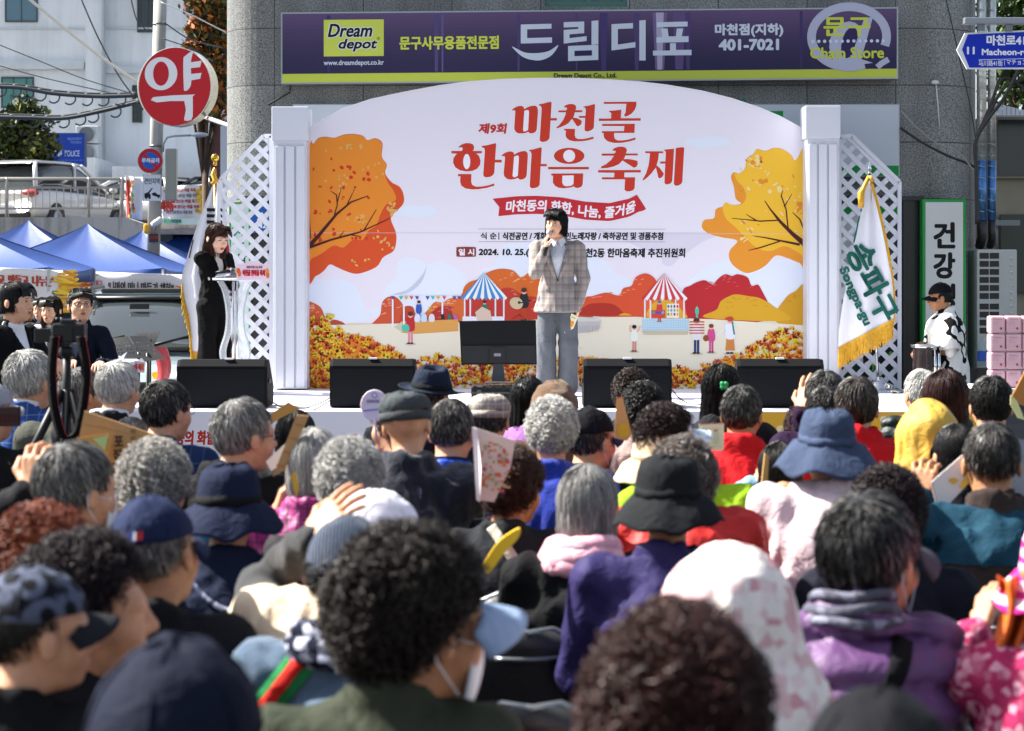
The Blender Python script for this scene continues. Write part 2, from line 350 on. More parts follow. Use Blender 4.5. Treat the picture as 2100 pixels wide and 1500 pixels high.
a.poly(A_([(1178, 110), (1214, 109), (1214, 120), (1178, 121)]), '#2d2552')
a.text('마천점(지하)', 1467, 58, 1605, 84, wh, 1.2, warp=wp); a.text('401-7021', 1475, 90, 1596, 111, wh, 1.6, warp=wp)
ring = lambda r0, a0, a1, w, cx=1741, cy=88, sy=.86: a.line(A_([(cx + r0 * math.cos(q), cy + r0 * sy * math.sin(q)) for q in np.linspace(a0, a1, 40)]), w, '#a9adc4')
ring(77, R(66), R(360 + 18), 18, cy=86, sy=.8)
a.line(A_([(1822, 133), (1808, 141), (1799, 149)]), 12, '#a9adc4')
a.ell(*wp(1737, 100), 36, 46, '#a9adc4', .25); a.ell(*wp(1742, 98), 16, 33, '#2d2552', .25)
a.poly(A_([(1772, 48), (1790, 46), (1766, 132), (1790, 140), (1760, 144), (1746, 126)]), '#a9adc4')
a.text('문구', 1690, 47, 1784, 84, '#c0c94a', 1.4, warp=wp)
for k in range(13): a.ell(*wp(1667 + k * 12, 95), 3.4, 3.4, wh)
a.text('Chain Store', 1662, 108, 1812, 130, '#c0c94a', .8, warp=wp)
a.text('Dream Depot Co., Ltd.', 1136, 156, 1264, 168, '#20222a', .4, warp=wp)
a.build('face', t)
MB().tube([W(597, 172, 18.6), W(594, 190, 18.64), W(550, 215, 18.68)], .01).build('power_cable', mat('black rubber', (.012, .012, .012), .6), t)
# pale sign box over the shop door, behind the backdrop
t, a = frame_sign('fascia_sign', 'pale grey fascia sign with green stripe partly hidden behind the festival backdrop', 'sign', 600, 214, 1845, 362, 18.52, .16, '#b9c0c9', alu, 2)
a.rect(602, 340, 1843, 361, '#128a45'); a.rect(1572, 228, 1606, 244, '#128a45'); a.text('wo', 1500, 204, 1530, 216, '#1f6d63', .8)
a.build('face', t)
# vertical clinic sign
t, a = frame_sign('vertical_sign', 'tall white sign in a green frame beside the man in the patterned shirt', 'sign', 1892, 409, 1981, 812, 18.5, .13, '#d5d8d6', mat('green sign edge', '#149640', .45), 6)
for ch, y0, y1 in (('건', 458, 508), ('강', 520, 570), ('성', 584, 632), ('모', 645, 692)): a.text(ch, 1916, y0, 1957, y1, '#15171a', 2.4)
a.build('face', t)
# cables crossing the right corner
cb = mat('black cable', (.012, .012, .013), .55)
def cable(label, pts, r, Y=None, mt=cb, name='cable', group='cables on the granite corner'):
    q = [W(p[0], p[1], p[2] if len(p) > 2 else Y) for p in pts]; q = [Vector(v) for v in smooth_closed(q, 6, False)]
    return tag(MB().tube(q, r, 6).build(name, mt), label, 'cable', group)
c1 = [(1846, 262), (1890, 292), (1940, 318), (1985, 336), (2003, 345)]
cable('black cable sagging from the pale fascia sign across the granite corner', c1, .012, 18.45)
cable('thin pale cable looped loosely beside the black one on the corner', [(1848, 228), (1880, 262), (1925, 296), (1965, 312), (1998, 352)], .006, 18.42, mat('grey cable', '#8d8d8a', .5))
cable('thin straight black wire slanting down the granite corner', [(1938, -10), (1970, 130), (2000, 280), (2003, 420)], .006, 18.5)
for k, (e, m_) in enumerate((((2100, 120), 'thickest'), ((2110, 160), 'second thickest'), ((2120, 200), 'lower'), ((2108, 90), 'topmost'))):
    cable(f'{m_} black cable fanning up from the silver pipes to the street', [(2003 + k * 2, 460), (2002, 350), (2001, 290), (2030, 240 - 8 * k), (2060, 200 - 20 * k), e], .018 - .003 * k, 18.2 + .03 * k)
tag(MB().tube([W(1919, 166, 18.68), W(1924, 220, 18.66), W(1927, 264, 18.67)], .006).sphere(W(1918, 169, 18.66), (.04, .01, .02), 8).build('rope_tie', mat('white string', '#c9cdc9', .8)), 'frayed white string tied to the granite wall', 'string')
# silver wrapped pipes, air conditioner, right background
def foil():
    m = mat('crinkled foil wrap', '#c9ccc6', .28, metal=.75, var=.25, vscale=14, bump=.5, bscale=22); return m
def pipe(label, px, w, Y):
    t = thing('wrapped_pipe', label, 'pipe', (X_(px, Y), Y, 0), 'foil wrapped pipes')
    r = w / 2 * Y / F
    MB().tube([W(px, -60, Y), W(px, 330, Y)], r, 14).build('foil_wrap', foil(), t)
    MB().tube([W(px, 330, Y), W(px, 452, Y)], r * 1.02, 14).build('blue_wrap', mat('blue foil', '#4a78ad', .3, metal=.6, var=.3, vscale=18, bump=.4, bscale=25), t)
    b = MB().tube([W(px, 452, Y), W(px + 1, 485, Y), W(px - 4, 505, Y + .1)], r * .97, 12)
    b.build('black_sleeve', mat('black wrap', (.015, .016, .018), .4, bump=.4, bscale=30), t)
    for k, y in enumerate(range(-30, 450, 23)): MB().tube([W(px - w / 2 - .6, y, Y), W(px - w / 4, y + 3, Y - r), W(px + w / 4, y + 5, Y - r), W(px + w / 2 + .6, y + 3, Y)], .004, 4).build('binding', mat('grey tape', '#9db0b4', .5), t)
pipe('foil wrapped pipe nearer the granite corner', 2013, 20, 18.9); pipe('foil wrapped pipe on the street side of its twin', 2034, 17, 18.95)
t = thing('air_conditioner', 'tall grey outdoor air conditioner unit behind the man in the patterned shirt', 'air conditioner', (X_(2045, 18.4), 18.4, 0))
ga = mat('grey painted steel', '#a9aeac', .45)
MB().box2(W(2004, 790, 18.5), W(2086, 512, 18.5) + Vector((0, .4, 0)), bev=.012).build('casing', ga, t)
m2 = MB(); m3 = MB()
for j in range(10):
    for x0, x1 in ((2009, 2028), (2030, 2049)):
        y = 519 + j * 16.5 + (5 if j > 5 else 0); m2.box2(W(x0, y + 12, 18.495), W(x1, y, 18.495) + Vector((0, .02, 0)), bev=.003)
m2.build('vent_grille', mat('black vent', (.01, .01, .01), .5), t)
for j in range(9): m3.lathe([(0, .004), (.012, .004), (.014, 0)], W(2074, 530 + j * 14, 18.497), 10, rot=Matrix.Rotation(R(90), 3, 'X'))
m3.build('screw_cover', mat('pale plastic', '#b9bdb9', .5), t)
t = thing('beige_house', 'beige rendered house with dark window and ribbed awning beyond the granite corner', 'house', (X_(2200, 26), 26, 0))
be = mat('beige render', '#a39a86', .8, var=.12, vscale=2)
MB().box2((X_(2030, 26), 26, -.2), (X_(2500, 26), 30, Z_(235, 26))).build('wall', be, t)
w_ = MB().box2(W(2042, 366, 25.9), W(2200, 240, 25.9) + Vector((0, .08, 0))).build('window', mat('window frame beige', '#8c8574', .5), t)
MB().box2(W(2047, 361, 25.885), W(2195, 246, 25.885) + Vector((0, .01, 0))).build('pane', mat('murky glass', '#33383a', .2, spec=.6), w_)
m2 = MB()
for k in range(14): m2.prism([W(2038 + k * 9, 214 + k * 2.2, 25.7), W(2046 + k * 9, 216 + k * 2.2, 25.7), W(2046 + k * 9, 240, 25.2), W(2038 + k * 9, 240, 25.2)], (0, 0, .02))
m2.build('awning', mat('ribbed awning', '#9ea2a6', .5), t)
MB().tube([W(2043, 505, 25.5), W(2043, 450, 25.5)], .02).box2(W(2036, 463, 25.4), W(2088, 452, 25.5)).build('vent_pipe', mat('grey plastic pipe', '#8b9093', .5), t)
MB().box2(W(2052, 600, 25.9), W(2180, 440, 25.9) + Vector((0, .05, 0))).build('door', mat('olive shutter', '#4c4f45', .6), t)
# street name sign
t = thing('street_name_sign', 'blue street name sign with white arrow edge hanging from a grey arm', 'sign', W(2060, 136, 15.5))
Y = 15.5
MB().box2(W(1978, 50, Y - .05), W(2400, 38, Y + .02), bev=.01).build('arm', mat('galvanised steel', '#8f949c', .4, metal=.7), t)
m2 = MB()
for x in (2012, 2069, 2160): m2.box2(W(x - 6, 64, Y - .03), W(x + 6, 50, Y))
m2.build('bracket', mat('bracket steel', '#74797f', .4, metal=.7), t)
MB().prism([W(1962, 103, Y), W(1979, 68, Y), W(2330, 52, Y), W(2330, 142, Y), W(1983, 142, Y)], (0, .02, 0)).build('plate', mat('white sign edge', '#dfe3e8', .4), t)
a = Art(on_wall(Y - .003)); a.poly([(1973, 102), (1985, 71), (2328, 56), (2328, 138), (1988, 139)], '#1330b4')
a.text('11', 1984, 97, 1998, 111, '#e8ebf2', .9); a.text('마천로41길', 2024, 73, 2124, 93, '#e8ebf2', 1.0); a.text('Macheon-ro 41-gil', 2014, 101, 2158, 117, '#e8ebf2', .7)
a.line([(2007, 123), (2300, 116)], 1, '#e8ebf2'); a.text('马川路41街', 2007, 124, 2056, 136, '#e8ebf2', .15); a.text('マチョンロ41ギル', 2064, 122, 2150, 133, '#e8ebf2', .15); a.line([(2060, 122), (2060, 135)], .8, '#e8ebf2')
a.build('lettering', t)
# ------------------------------------------------------------------ stage
SZ, SF, SB = .68, 14.95, 18.35
carpet = mat('white stage carpet', '#e4e2ec', .9, var=.05, vscale=3, bump=.25, bscale=150)
st = thing('stage', 'low stage with pale carpet and a printed festival skirt', 'stage', (0, SF, 0))
x0, x1 = X_(195, SF), X_(2004, SF)
MB().box2((x0, SF, SZ - .06), (x1, SB, SZ)).build('stage_floor', carpet, st)
MB().box2((x0 + .03, SF + .03, 0), (x1 - .03, SB - .03, SZ - .063)).build('substructure', mat('dark scaffold', (.03, .03, .03), .7), st)
a = Art(lambda u, v, d: (X_(u, SF - .01), SF - .01 - d, Z_(v, SF - .01)))
a.rect(195, 845, 2004, 1030, '#e4e1ea')
red = '#b82f24'
a.text('마천동의 화합, 나눔, 즐거움', 322, 884, 560, 913, red, 1.4, .1); a.text('마천골 한마음 축제', 600, 893, 1420, 1000, '#b93a22', 4.5, .08)
a.blob([(195, 845), (235, 845), (225, 858), (232, 880), (210, 905), (195, 900)], '#d98a35'); a.text('식전공연', 205, 840, 262, 858, '#3a3030', .6)
a.rect(1560, 846, 2004, 1030, '#e2ab36')
for x, y in ((1812, 860), (1828, 884), (1850, 858), (1600, 880), (1640, 862)): a.ell(x, y, 8, 7, '#f0dca6')
a.build('skirt', st)
# ------------------------------------------------------------------ festival backdrop
YB = 17.9
bd = thing('festival_backdrop', 'white arched festival backdrop printed with red lettering, autumn trees and market stalls', 'backdrop', (X_(1140, YB), YB, SZ))
arch = [(633, 268), (660, 246), (700, 223), (760, 203), (830, 188), (900, 175), (960, 167), (1030, 162), (1100, 160), (1180, 160), (1250, 163), (1310, 167), (1370, 174), (1440, 186), (1500, 201), (1560, 221), (1600, 238), (1635, 257), (1654, 270)]
ol = [(624, 798), (628, 330)] + arch + [(1656, 330), (1656, 804)]
MB().prism([W(x, y, YB) for x, y in ol], (0, .08, 0)).build('panel', mat('backdrop edge foam', '#e6e6ea', .7), bd)
ar = Art(on_wall(YB - .002), .00012); BG = '#e1dde7'
fabric = [(x + (2 if x < 1100 else -2), y + (2 if y < 300 else 0)) for x, y in ol]
ar.poly(fabric, BG)
def shape(T, pts, col, n=4, sm=True):
    ar.T = T; ar.blob(pts, col, n) if sm else ar.poly(pts, col); ar.T = (0, 0, 1, 1)
T0 = (0, 0, 1, 1); C6 = (550, 400, 3.488, 3.488); C7 = (1100, 400, 3.488, 3.488)
# pale clouds
for T, p in ((C6, [(270, 640), (330, 600), (420, 615), (500, 600), (590, 630), (640, 680), (690, 800), (690, 900), (270, 900)]), (C6, [(690, 860), (800, 790), (840, 660), (910, 600), (930, 480), (1010, 450), (1100, 470), (1140, 500), (1230, 470), (1310, 510), (1400, 560), (1430, 640), (1500, 860)]), (C6, [(1500, 640), (1530, 540), (1620, 500), (1690, 360), (1800, 340), (1900, 330), (2200, 330), (2300, 420), (2420, 480), (2480, 560), (2600, 620), (2700, 860), (1500, 860)]), (C6, [(870, 130), (900, 90), (960, 92), (1010, 72), (1090, 80), (1150, 72), (1205, 105), (1200, 145), (1120, 160), (1040, 165), (960, 150)]), ((1100, 0, 3.488, 3.488), [(1060, 1020), (1090, 990), (1150, 985), (1210, 975), (1290, 978), (1340, 978), (1388, 1010), (1370, 1045), (1290, 1052), (1200, 1066), (1120, 1050)]), (C7, [(900, 860), (1050, 660), (1200, 520), (1350, 470), (1600, 480), (1930, 480), (1930, 880)])):
    shape(T, p, '#dbe3f0')
shape(C7, [(420, 250), (640, 330), (700, 360), (880, 440), (900, 490), (960, 510), (1040, 440), (1200, 330), (1300, 290), (1200, 270), (600, 265)], '#d3d0de')
shape(C6, [(900, 710), (990, 680), (1060, 620), (1110, 560), (1135, 510), (1105, 610), (1040, 680), (970, 710)], '#bcc4d6')
# hills and ground
G = '#dfdac6'; ar.poly([(626, 640), (700, 662), (830, 665), (1100, 660), (1300, 648), (1656, 660), (1656, 804), (624, 798)], G)
def hill(T, pts, col, dash=None, n=5):
    shape(T, pts, col, n)
    if dash:
        P = np.array(pts); cx, cy = P.mean(0); ar.T = T; dh = ar.d
        for k in range(int(26)):
            q = P[random.randrange(len(P))] * random.uniform(.45, .88); t = random.uniform(.35, .9)
            p = P[random.randrange(len(P))] * t + np.array((cx, cy)) * (1 - t)
            ar.d = dh + (k % 6) * .00003
            if p[1] < cy + 40: ar.line([(p[0] - 11, p[1] + 4), (p[0], p[1] - 2), (p[0] + 11, p[1] + 1)], 4, dash)
        ar.T = T0; ar.d = dh + .0004
hill(C6, [(270, 770), (310, 768), (370, 800), (400, 860), (430, 1000), (270, 1000)], '#c7572f', '#e0a088')
hill(C6, [(400, 1000), (450, 900), (520, 905), (560, 940), (560, 1000)], '#b04a30')
hill(C6, [(740, 945), (800, 860), (815, 770), (860, 730), (920, 735), (965, 790), (970, 850), (960, 945)], '#c4502f', '#e0a088')
hill(C6, [(940, 930), (960, 820), (990, 795), (1040, 810), (1050, 920)], '#b8452c')
hill(C6, [(1120, 905), (1160, 800), (1200, 765), (1250, 770), (1290, 745), (1350, 740), (1420, 800), (1500, 905)], '#d06a2f', '#e6b394')
hill(C6, [(1150, 905), (1180, 830), (1250, 790), (1320, 800), (1400, 790), (1480, 850), (1480, 905)], '#a8302a', '#c86d60')
hill(C6, [(1380, 905), (1390, 700), (1430, 630), (1510, 600), (1560, 560), (1650, 530), (1750, 540), (1810, 590), (1870, 555), (1960, 560), (2100, 600), (2300, 905)], '#cc6428', '#e2a878')
hill(C6, [(1640, 900), (1650, 700), (1730, 665), (1830, 720), (1930, 740), (2000, 860), (2000, 905)], '#b5392a', '#cf7e6c')
hill(C7, [(330, 860), (350, 740), (400, 725), (500, 700), (590, 720), (620, 670), (680, 650), (710, 590), (780, 562), (840, 590), (880, 650), (960, 690), (1100, 760), (1180, 870)], '#cf4f2e', '#e89a80')
hill(C7, [(300, 860), (360, 790), (430, 775), (540, 780), (600, 820), (600, 862)], '#a93022')
hill(C7, [(1040, 880), (1045, 690), (1100, 650), (1160, 620), (1210, 612), (1260, 640), (1300, 600), (1350, 568), (1400, 580), (1440, 568), (1510, 590), (1540, 650), (1600, 660), (1640, 900)], '#b3252c', '#cf5a58')
hill(C7, [(1700, 900), (1780, 740), (1850, 690), (1935, 640), (1960, 930)], '#c9951f', '#b5811c')
hill(C7, [(1215, 880), (1290, 820), (1320, 760), (1390, 720), (1440, 712), (1520, 725), (1600, 740), (1700, 800), (1800, 900)], '#d0a024', '#b78718')
hill(C7, [(590, 862), (630, 845), (680, 862)], '#d0a024')
ar.poly([(626, 668), (800, 664), (1060, 660), (1130, 652), (1300, 650), (1460, 655), (1656, 668), (1656, 804), (624, 798)], G)
dm = ar.d
# left autumn tree
ar.d = .0014
big = [(632, 294), (642, 296), (652, 284), (668, 281), (686, 283), (704, 277), (724, 275), (744, 279), (754, 288), (770, 284), (784, 294), (783, 322), (793, 338), (790, 356), (803, 374), (820, 384), (828, 402), (826, 420), (806, 440), (802, 452), (812, 478), (812, 500), (806, 516), (786, 528), (774, 546), (752, 557), (730, 562), (708, 556), (690, 548), (676, 543), (664, 556), (648, 566), (629, 564)]
ar.poly(smooth_closed(big, 5), '#d04f24')
ar.poly(smooth_closed([(631, 294), (642, 297), (652, 285), (668, 282), (686, 284), (704, 278), (724, 276), (744, 280), (754, 289), (770, 285), (783, 296), (782, 322), (792, 338), (789, 356), (796, 376), (806, 390), (812, 410), (792, 420), (780, 440), (772, 462), (756, 474), (744, 492), (724, 492), (704, 508), (684, 504), (660, 520), (640, 530), (629, 528)], 5), '#e0882c')
for k in range(42):
    x, y = random.uniform(640, 760), random.uniform(310, 510); ar.ell(x, y, random.uniform(1.5, 5), random.uniform(1.5, 4), '#c7391f', random.uniform(0, 3), 10, d=.002 + (k % 20) * .00006)
for k in range(70):
    u = random.choice([(760, 350, 28, 26), (700, 375, 40, 20), (720, 300, 26, 10), (780, 505, 26, 30), (720, 540, 50, 16), (800, 430, 14, 20), (740, 450, 20, 12)])
    x, y = random.gauss(u[0], u[2] * .5), random.gauss(u[1], u[3] * .5); ar.ell(x, y, random.uniform(1.5, 4.5), random.uniform(1.5, 3.5), '#d8a75a', random.uniform(0, 3), 10, d=.0033 + (k % 20) * .00006)
br = '#4a1d1c'; ar.d = .0046
ar.line([(628, 512), (655, 482), (690, 440), (720, 415), (755, 402)], [10, 7, 5, 3, 1.5], br); ar.line([(628, 510), (680, 492), (740, 476), (800, 448)], [6, 4, 3, 1.2], br)
for q in ([(685, 445), (692, 420), (690, 400), (678, 392)], [(692, 415), (700, 385)], [(712, 420), (728, 387)], [(637, 490), (634, 430)], [(745, 475), (772, 430)], [(695, 488), (706, 474)], [(720, 482), (740, 486)]): ar.line(q, [2.4] * (len(q) - 1) + [1], br)
# right autumn tree
ar.d = .0014
ry, ro = '#e8b734', '#e0922e'
ar.poly(smooth_closed([(1656, 300), (1646, 304), (1640, 316), (1630, 330), (1622, 318), (1604, 306), (1586, 304), (1570, 310), (1552, 306), (1545, 316), (1532, 325), (1528, 345), (1516, 356), (1505, 354), (1499, 364), (1505, 384), (1509, 408), (1520, 418), (1500, 422), (1484, 424), (1468, 430), (1464, 448), (1444, 452), (1440, 468), (1455, 480), (1480, 487), (1512, 494), (1498, 512), (1495, 528), (1504, 545), (1528, 560), (1550, 556), (1570, 545), (1590, 525), (1610, 528), (1640, 540), (1656, 545)], 5), ro)
ar.poly(smooth_closed([(1656, 301), (1646, 305), (1640, 317), (1630, 331), (1622, 319), (1604, 307), (1586, 305), (1570, 311), (1552, 307), (1545, 317), (1533, 326), (1529, 345), (1516, 356), (1506, 356), (1512, 372), (1524, 384), (1530, 405), (1520, 420), (1500, 420), (1488, 416), (1482, 428), (1490, 450), (1510, 468), (1530, 490), (1555, 510), (1580, 515), (1610, 505), (1640, 520), (1656, 518)], 5), ry)
for k in range(70):
    u = random.choice([(1545, 330, 22, 16), (1615, 385, 30, 22), (1530, 480, 26, 26), (1600, 450, 40, 40), (1640, 420, 12, 30), (1560, 370, 40, 30)])
    x, y = random.gauss(u[0], u[2] * .5), random.gauss(u[1], u[3] * .5)
    if x < 1650: ar.ell(x, y, random.choice([1.6, 2.2, 3, 4.5, 7]), random.choice([1.5, 2, 3, 5]), random.choice(['#e8cf92', '#e8cf92', '#d98a2c']), random.uniform(0, 3), 10, d=.002 + (k % 20) * .00006)
ar.d = .0034
ar.line([(1656, 506), (1625, 480), (1600, 455), (1580, 430), (1568, 412)], [12, 8, 6, 3, 1.5], br); ar.line([(1640, 502), (1600, 494), (1570, 488), (1543, 484)], [5, 3.5, 2.5, 1], br)
for q in ([(1616, 468), (1612, 430), (1602, 402), (1606, 390)], [(1608, 425), (1624, 398)], [(1600, 452), (1560, 454), (1500, 448)], [(1600, 495), (1560, 508), (1535, 514)], [(1648, 470), (1640, 450), (1625, 436)], [(1550, 452), (1530, 440)]): ar.line(q, [2.6] * (len(q) - 1) + [1], br)
# market scene
ar.d = dm
def at6(x, y): return 550 + x / 3.488, 400 + y / 3.488
def at7(x, y): return 1100 + x / 3.488, 400 + y / 3.488
def stall(cx, top, eave, base, hw, c1, c2, post, f):
    ar.d = dm + .0006; n = 12; ev = lambda k: (cx - hw + 2 * hw * k / n, eave + 10 * abs(k - n / 2) / n * 0)
    for x in (cx - hw + 20, cx + hw - 30, cx - hw + 60, cx + hw - 90): ar.poly([f(x, eave), f(x + 11, eave), f(x + 11, base), f(x, base)], '#dcdce6')
    for k in range(n):
        a0, a1 = ev(k), ev(k + 1); c = c1 if k % 2 == 0 else c2
        ar.poly([f(cx, top), f(*a0), f((a0[0] + a1[0]) / 2, eave + 18), f(*a1)], c)
ar.poly([at6(1400, 740), at6(1690, 740), at6(1690, 880), at6(1400, 880)], '#b0362d')
ar.poly([at6(1390, 870), at6(1690, 870), at6(1690, 905), at6(1390, 905)], '#d9dce8')
def figure(f, x, y, h, top, bottom, skin='#dfae9d', hair='#4a2d26', arm=None, long=False):
    """A printed figure, feet at (x, y)."""
    u = h / 10.; ar.d = dm + .0035
    ar.ell(*f(x, y + 2), u * 1.8 / 3.4, u * .4 / 3.4, '#c0bba5')
    if long: ar.poly([f(x - u * .9, y - u * 5), f(x + u * .9, y - u * 5), f(x + u * 1.3, y - u * .8), f(x - u * 1.3, y - u * .8)], bottom)
    else:
        for d in (-.75, .1): ar.poly([f(x + d * u, y - u * 4.6), f(x + (d + .7) * u, y - u * 4.6), f(x + (d + .65) * u, y - u * .2), f(x + d * u, y - u * .2)], bottom)
    for d in (-.6, .4): ar.ell(*f(x + d * u, y - u * .15), u * .55 / 3.4, u * .28 / 3.4, '#3b2226')
    ar.poly([f(*p) for p in smooth_closed([(x - u * 1.1, y - u * 7.9), (x, y - u * 8.2), (x + u * 1.1, y - u * 7.9), (x + u * 1.25, y - u * 4.2), (x - u * 1.25, y - u * 4.2)], 3)], top)
    ar.ell(*f(x, y - u * 8.9), u * .75 / 3.4, u * .85 / 3.4, skin); ar.ell(*f(x, y - u * 9.3), u * .85 / 3.4, u * .7 / 3.4, hair)
    for d in arm or ():
        ar.line([f(x + d[0] * u * .9, y - u * 7.4), f(x + d[0] * u * 1.6, y - u * d[1]), f(x + d[2] * u, y - u * d[3])], .55 * u / 3.4, skin)
stall(1545, 555, 735, 880, 165, '#3a86bd', '#dfe3ec', 0, at6)
ar.poly([at6(950, 905), at6(1360, 890), at6(1360, 975), at6(1050, 995), at6(950, 985)], '#d0994f')
ar.poly([at6(900, 945), at6(960, 905), at6(960, 985)], '#c4c0a9')
for x in (885, 965, 1240): ar.poly([at6(x, 730), at6(x + 12, 730), at6(x + 12, 945 - (x > 1000) * 70), at6(x, 945 - (x > 1000) * 70)], '#e2e2ec')
ar.line([at6(880, 716), at6(1080, 728), at6(1370, 722)], .7, '#e8e8ee')
for k, x in enumerate((893, 950, 988, 1025, 1065, 1140, 1178, 1216, 1260, 1332, 1365)): ar.poly([at6(x - 15, 724), at6(x + 15, 726), at6(x, 752)], ['#5a3c8f', '#35b4a5', '#d2a53e', '#cf4164', '#5a3c8f'][k % 5])
figure(at6, 1078, 905, 150, '#2f55ad', '#2f55ad'); figure(at6, 1548, 905, 150, '#1f7357', '#1f7357')
figure(at6, 1018, 1065, 230, '#b5272f', '#d68a96', hair='#5a2f25'); ar.blob([at6(958, 935), at6(985, 925), at6(1006, 935), at6(1008, 970), at6(980, 978), at6(960, 965)], '#45b8a0')
for x, c in ((1068, '#cfd6e6'), (1115, '#b9d0e4'), (1170, '#d5cfd6')): ar.blob([at6(x - 18, 905), at6(x - 20, 870), at6(x - 8, 852), at6(x + 8, 852), at6(x + 20, 870), at6(x + 18, 905)], c)
for k in range(14): ar.ell(*at6(1165 + random.uniform(-22, 22), 820 + random.uniform(-22, 25)), 1.2, 1.2, '#d2a53e', 0, 8)
for x, c in ((1248, '#2e2622'), (1298, '#1f6f60'), (1340, '#b05ab0')): ar.poly([at6(x - 14, 855), at6(x + 8, 852), at6(x + 16, 890), at6(x - 8, 893)], c); 
figure(at6, 1830, 900, 235, '#24252c', '#b5441f'); ar.ell(*at6(1775, 775), 14, 12, '#c4b392', .4); ar.ell(*at6(1795, 770), 3, 3, '#4a3d33'); ar.line([at6(1790, 775), at6(1885, 758)], 2.5, '#2f2a2a'); ar.line([at6(1740, 890), at6(1800, 855)], .8, '#222222'); ar.line([at6(1845, 890), at6(1790, 855)], .8, '#222222')
ar.poly([at6(1480, 840), at6(1530, 800), at6(1590, 830), at6(1600, 905), at6(1500, 905)], '#cbb8a8')
# right stall
ar.d = dm + .0001
ar.poly([at7(790, 740), at7(1050, 740), at7(1080, 880), at7(760, 880)], '#d8602f'); ar.blob([at7(800, 880), at7(830, 780), at7(900, 750), at7(980, 770), at7(1060, 850), at7(1060, 880)], '#d5a32c')
stall(915, 562, 740, 885, 165, '#c23b3f', '#e3e3ea', 0, at7)
ar.poly([at7(755, 885), at7(1090, 885), at7(1090, 970), at7(755, 970)], '#b9d3e2')
for k in range(20): ar.line([at7(760 + k * 17, 886), at7(760 + k * 17, 969)], .5, '#93bcd4')
for k in range(5): ar.line([at7(756, 900 + k * 16), at7(1089, 900 + k * 16)], .5, '#93bcd4')
ar.poly([at7(755, 975), at7(1090, 975), at7(1080, 1000), at7(765, 1000)], '#bdb59c')
figure(at7, 880, 905, 150, '#c63a3c', '#c63a3c', hair='#4a6c9c'); ar.poly([at7(822, 825), at7(920, 825), at7(920, 880), at7(822, 880)], '#c8433c')
ar.poly([at7(932, 778), at7(1020, 778), at7(1020, 880), at7(932, 880)], '#e2dccb')
for j in range(3):
    for k in range(4): ar.ell(*at7(943 + k * 22, 798 + j * 28), 2.2, 3.4, random.choice(['#c23b3f', '#5aa0c8', '#d5a32c', '#6b4a9c', '#3f9a6a']), 0, 8)
for k, c in enumerate(('#3f9a8a', '#6b4a9c', '#2f55ad', '#5aa0c8')): ar.ell(*at7(838 + k * 22, 842), 3, 3, c, 0, 10)
ar.ell(*at7(250, 905), 62, 10, '#c9c7c4'); ar.poly([at7(20, 905), at7(460, 905), at7(450, 960), at7(380, 985), at7(250, 990), at7(100, 985)], '#b8b6b6')
for k in range(22): ar.line([at7(60 + k * 18, 935), at7(60 + k * 18, 980)], .8, '#8f8f93')
figure(at7, 700, 1120, 190, '#dfe6dc', '#d68a86', hair='#201c1e', arm=((1, 8, 2.2, 9.6), (-1, 8, -1.5, 9.8)))
figure(at7, 1145, 1135, 255, '#d9d6da', '#22346b')
for k in range(5): ar.poly([at7(1095, 905 + k * 20), at7(1200, 905 + k * 20), at7(1202, 913 + k * 20), at7(1093, 913 + k * 20)], '#b9423a')
figure(at7, 1148, 890, 100, '#45b8a0', '#45b8a0', hair='#8a6a2e')
figure(at7, 1250, 1128, 205, '#c84a86', '#c84a86', hair='#7a3b22'); ar.ell(*at7(1212, 1025), 6, 6.5, '#8a4a22')
figure(at7, 1385, 1135, 265, '#dfe3ec', '#c5803f', hair='#b8452a', long=True); ar.ell(*at7(1380, 885), 9, 3.2, '#b8452a'); ar.line([at7(1360, 920), at7(1330, 970), at7(1290, 1005)], 3, '#dfe3ec'); ar.line([at7(1400, 905), at7(1415, 1000)], 3.4, '#2b7a78')
for k in range(9): ar.line([at7(255 + k * 9, 1085 + (k % 3) * 8), at7(259 + k * 9, 1096 + (k % 2) * 6)], .5, '#6a6458')
# leaf shrubs along the foot of the print
lc = ['#c0471f', '#b03c1c', '#d9831f', '#e09a22', '#dcb42c', '#d8c23a', '#8f2f1c', '#cf5a1f', '#e3a326']
def leaves(n, fx, col=lc, size=4.4):
    for k in range(n):
        x = random.uniform(*fx[0]); top = fx[1](x); y = top + (802 - top) * random.random() ** 1.1
        c = random.choice(col); r = random.uniform(-2.6, -.5); L = random.uniform(.8, 1.4) * size
        ar.d = dl + (k % 60) * .00005
        for q in (-.9, 0, .9) if random.random() < .5 else (0, .7):
            cx, cy = x + L * .8 * math.cos(r + q), y + L * .8 * math.sin(r + q)
            if 629 < cx - L and cx + L < 1652 and cy + L < 801: ar.ell(cx, cy, L, L * .42, c, r + q, 9, d=ar.d)
dl = dm + .007
ar.poly([(628, 690), (660, 670), (700, 700), (740, 690), (780, 705), (820, 740), (850, 790), (870, 799), (628, 799)], '#cf7a24', d=dl - .00005)
leaves(620, ((628, 850), lambda x: np.interp(x, [628, 660, 690, 720, 760, 800, 830, 850], [660, 650, 680, 690, 695, 715, 740, 765])))
leaves(70, ((628, 700), lambda x: 650 + abs(x - 670) * .3), ['#d8c23a', '#dcb42c', '#d8b83a'], 5)
leaves(520, ((840, 1120), lambda x: np.interp(x, [840, 900, 950, 1000, 1060, 1120], [745, 730, 742, 745, 745, 740])), size=4)
leaves(330, ((1115, 1300), lambda x: np.interp(x, [1115, 1160, 1220, 1280, 1300], [742, 735, 738, 742, 775])), size=3.8)
leaves(200, ((1360, 1460), lambda x: np.interp(x, [1360, 1390, 1420, 1460], [770, 755, 765, 760])), size=3.8)
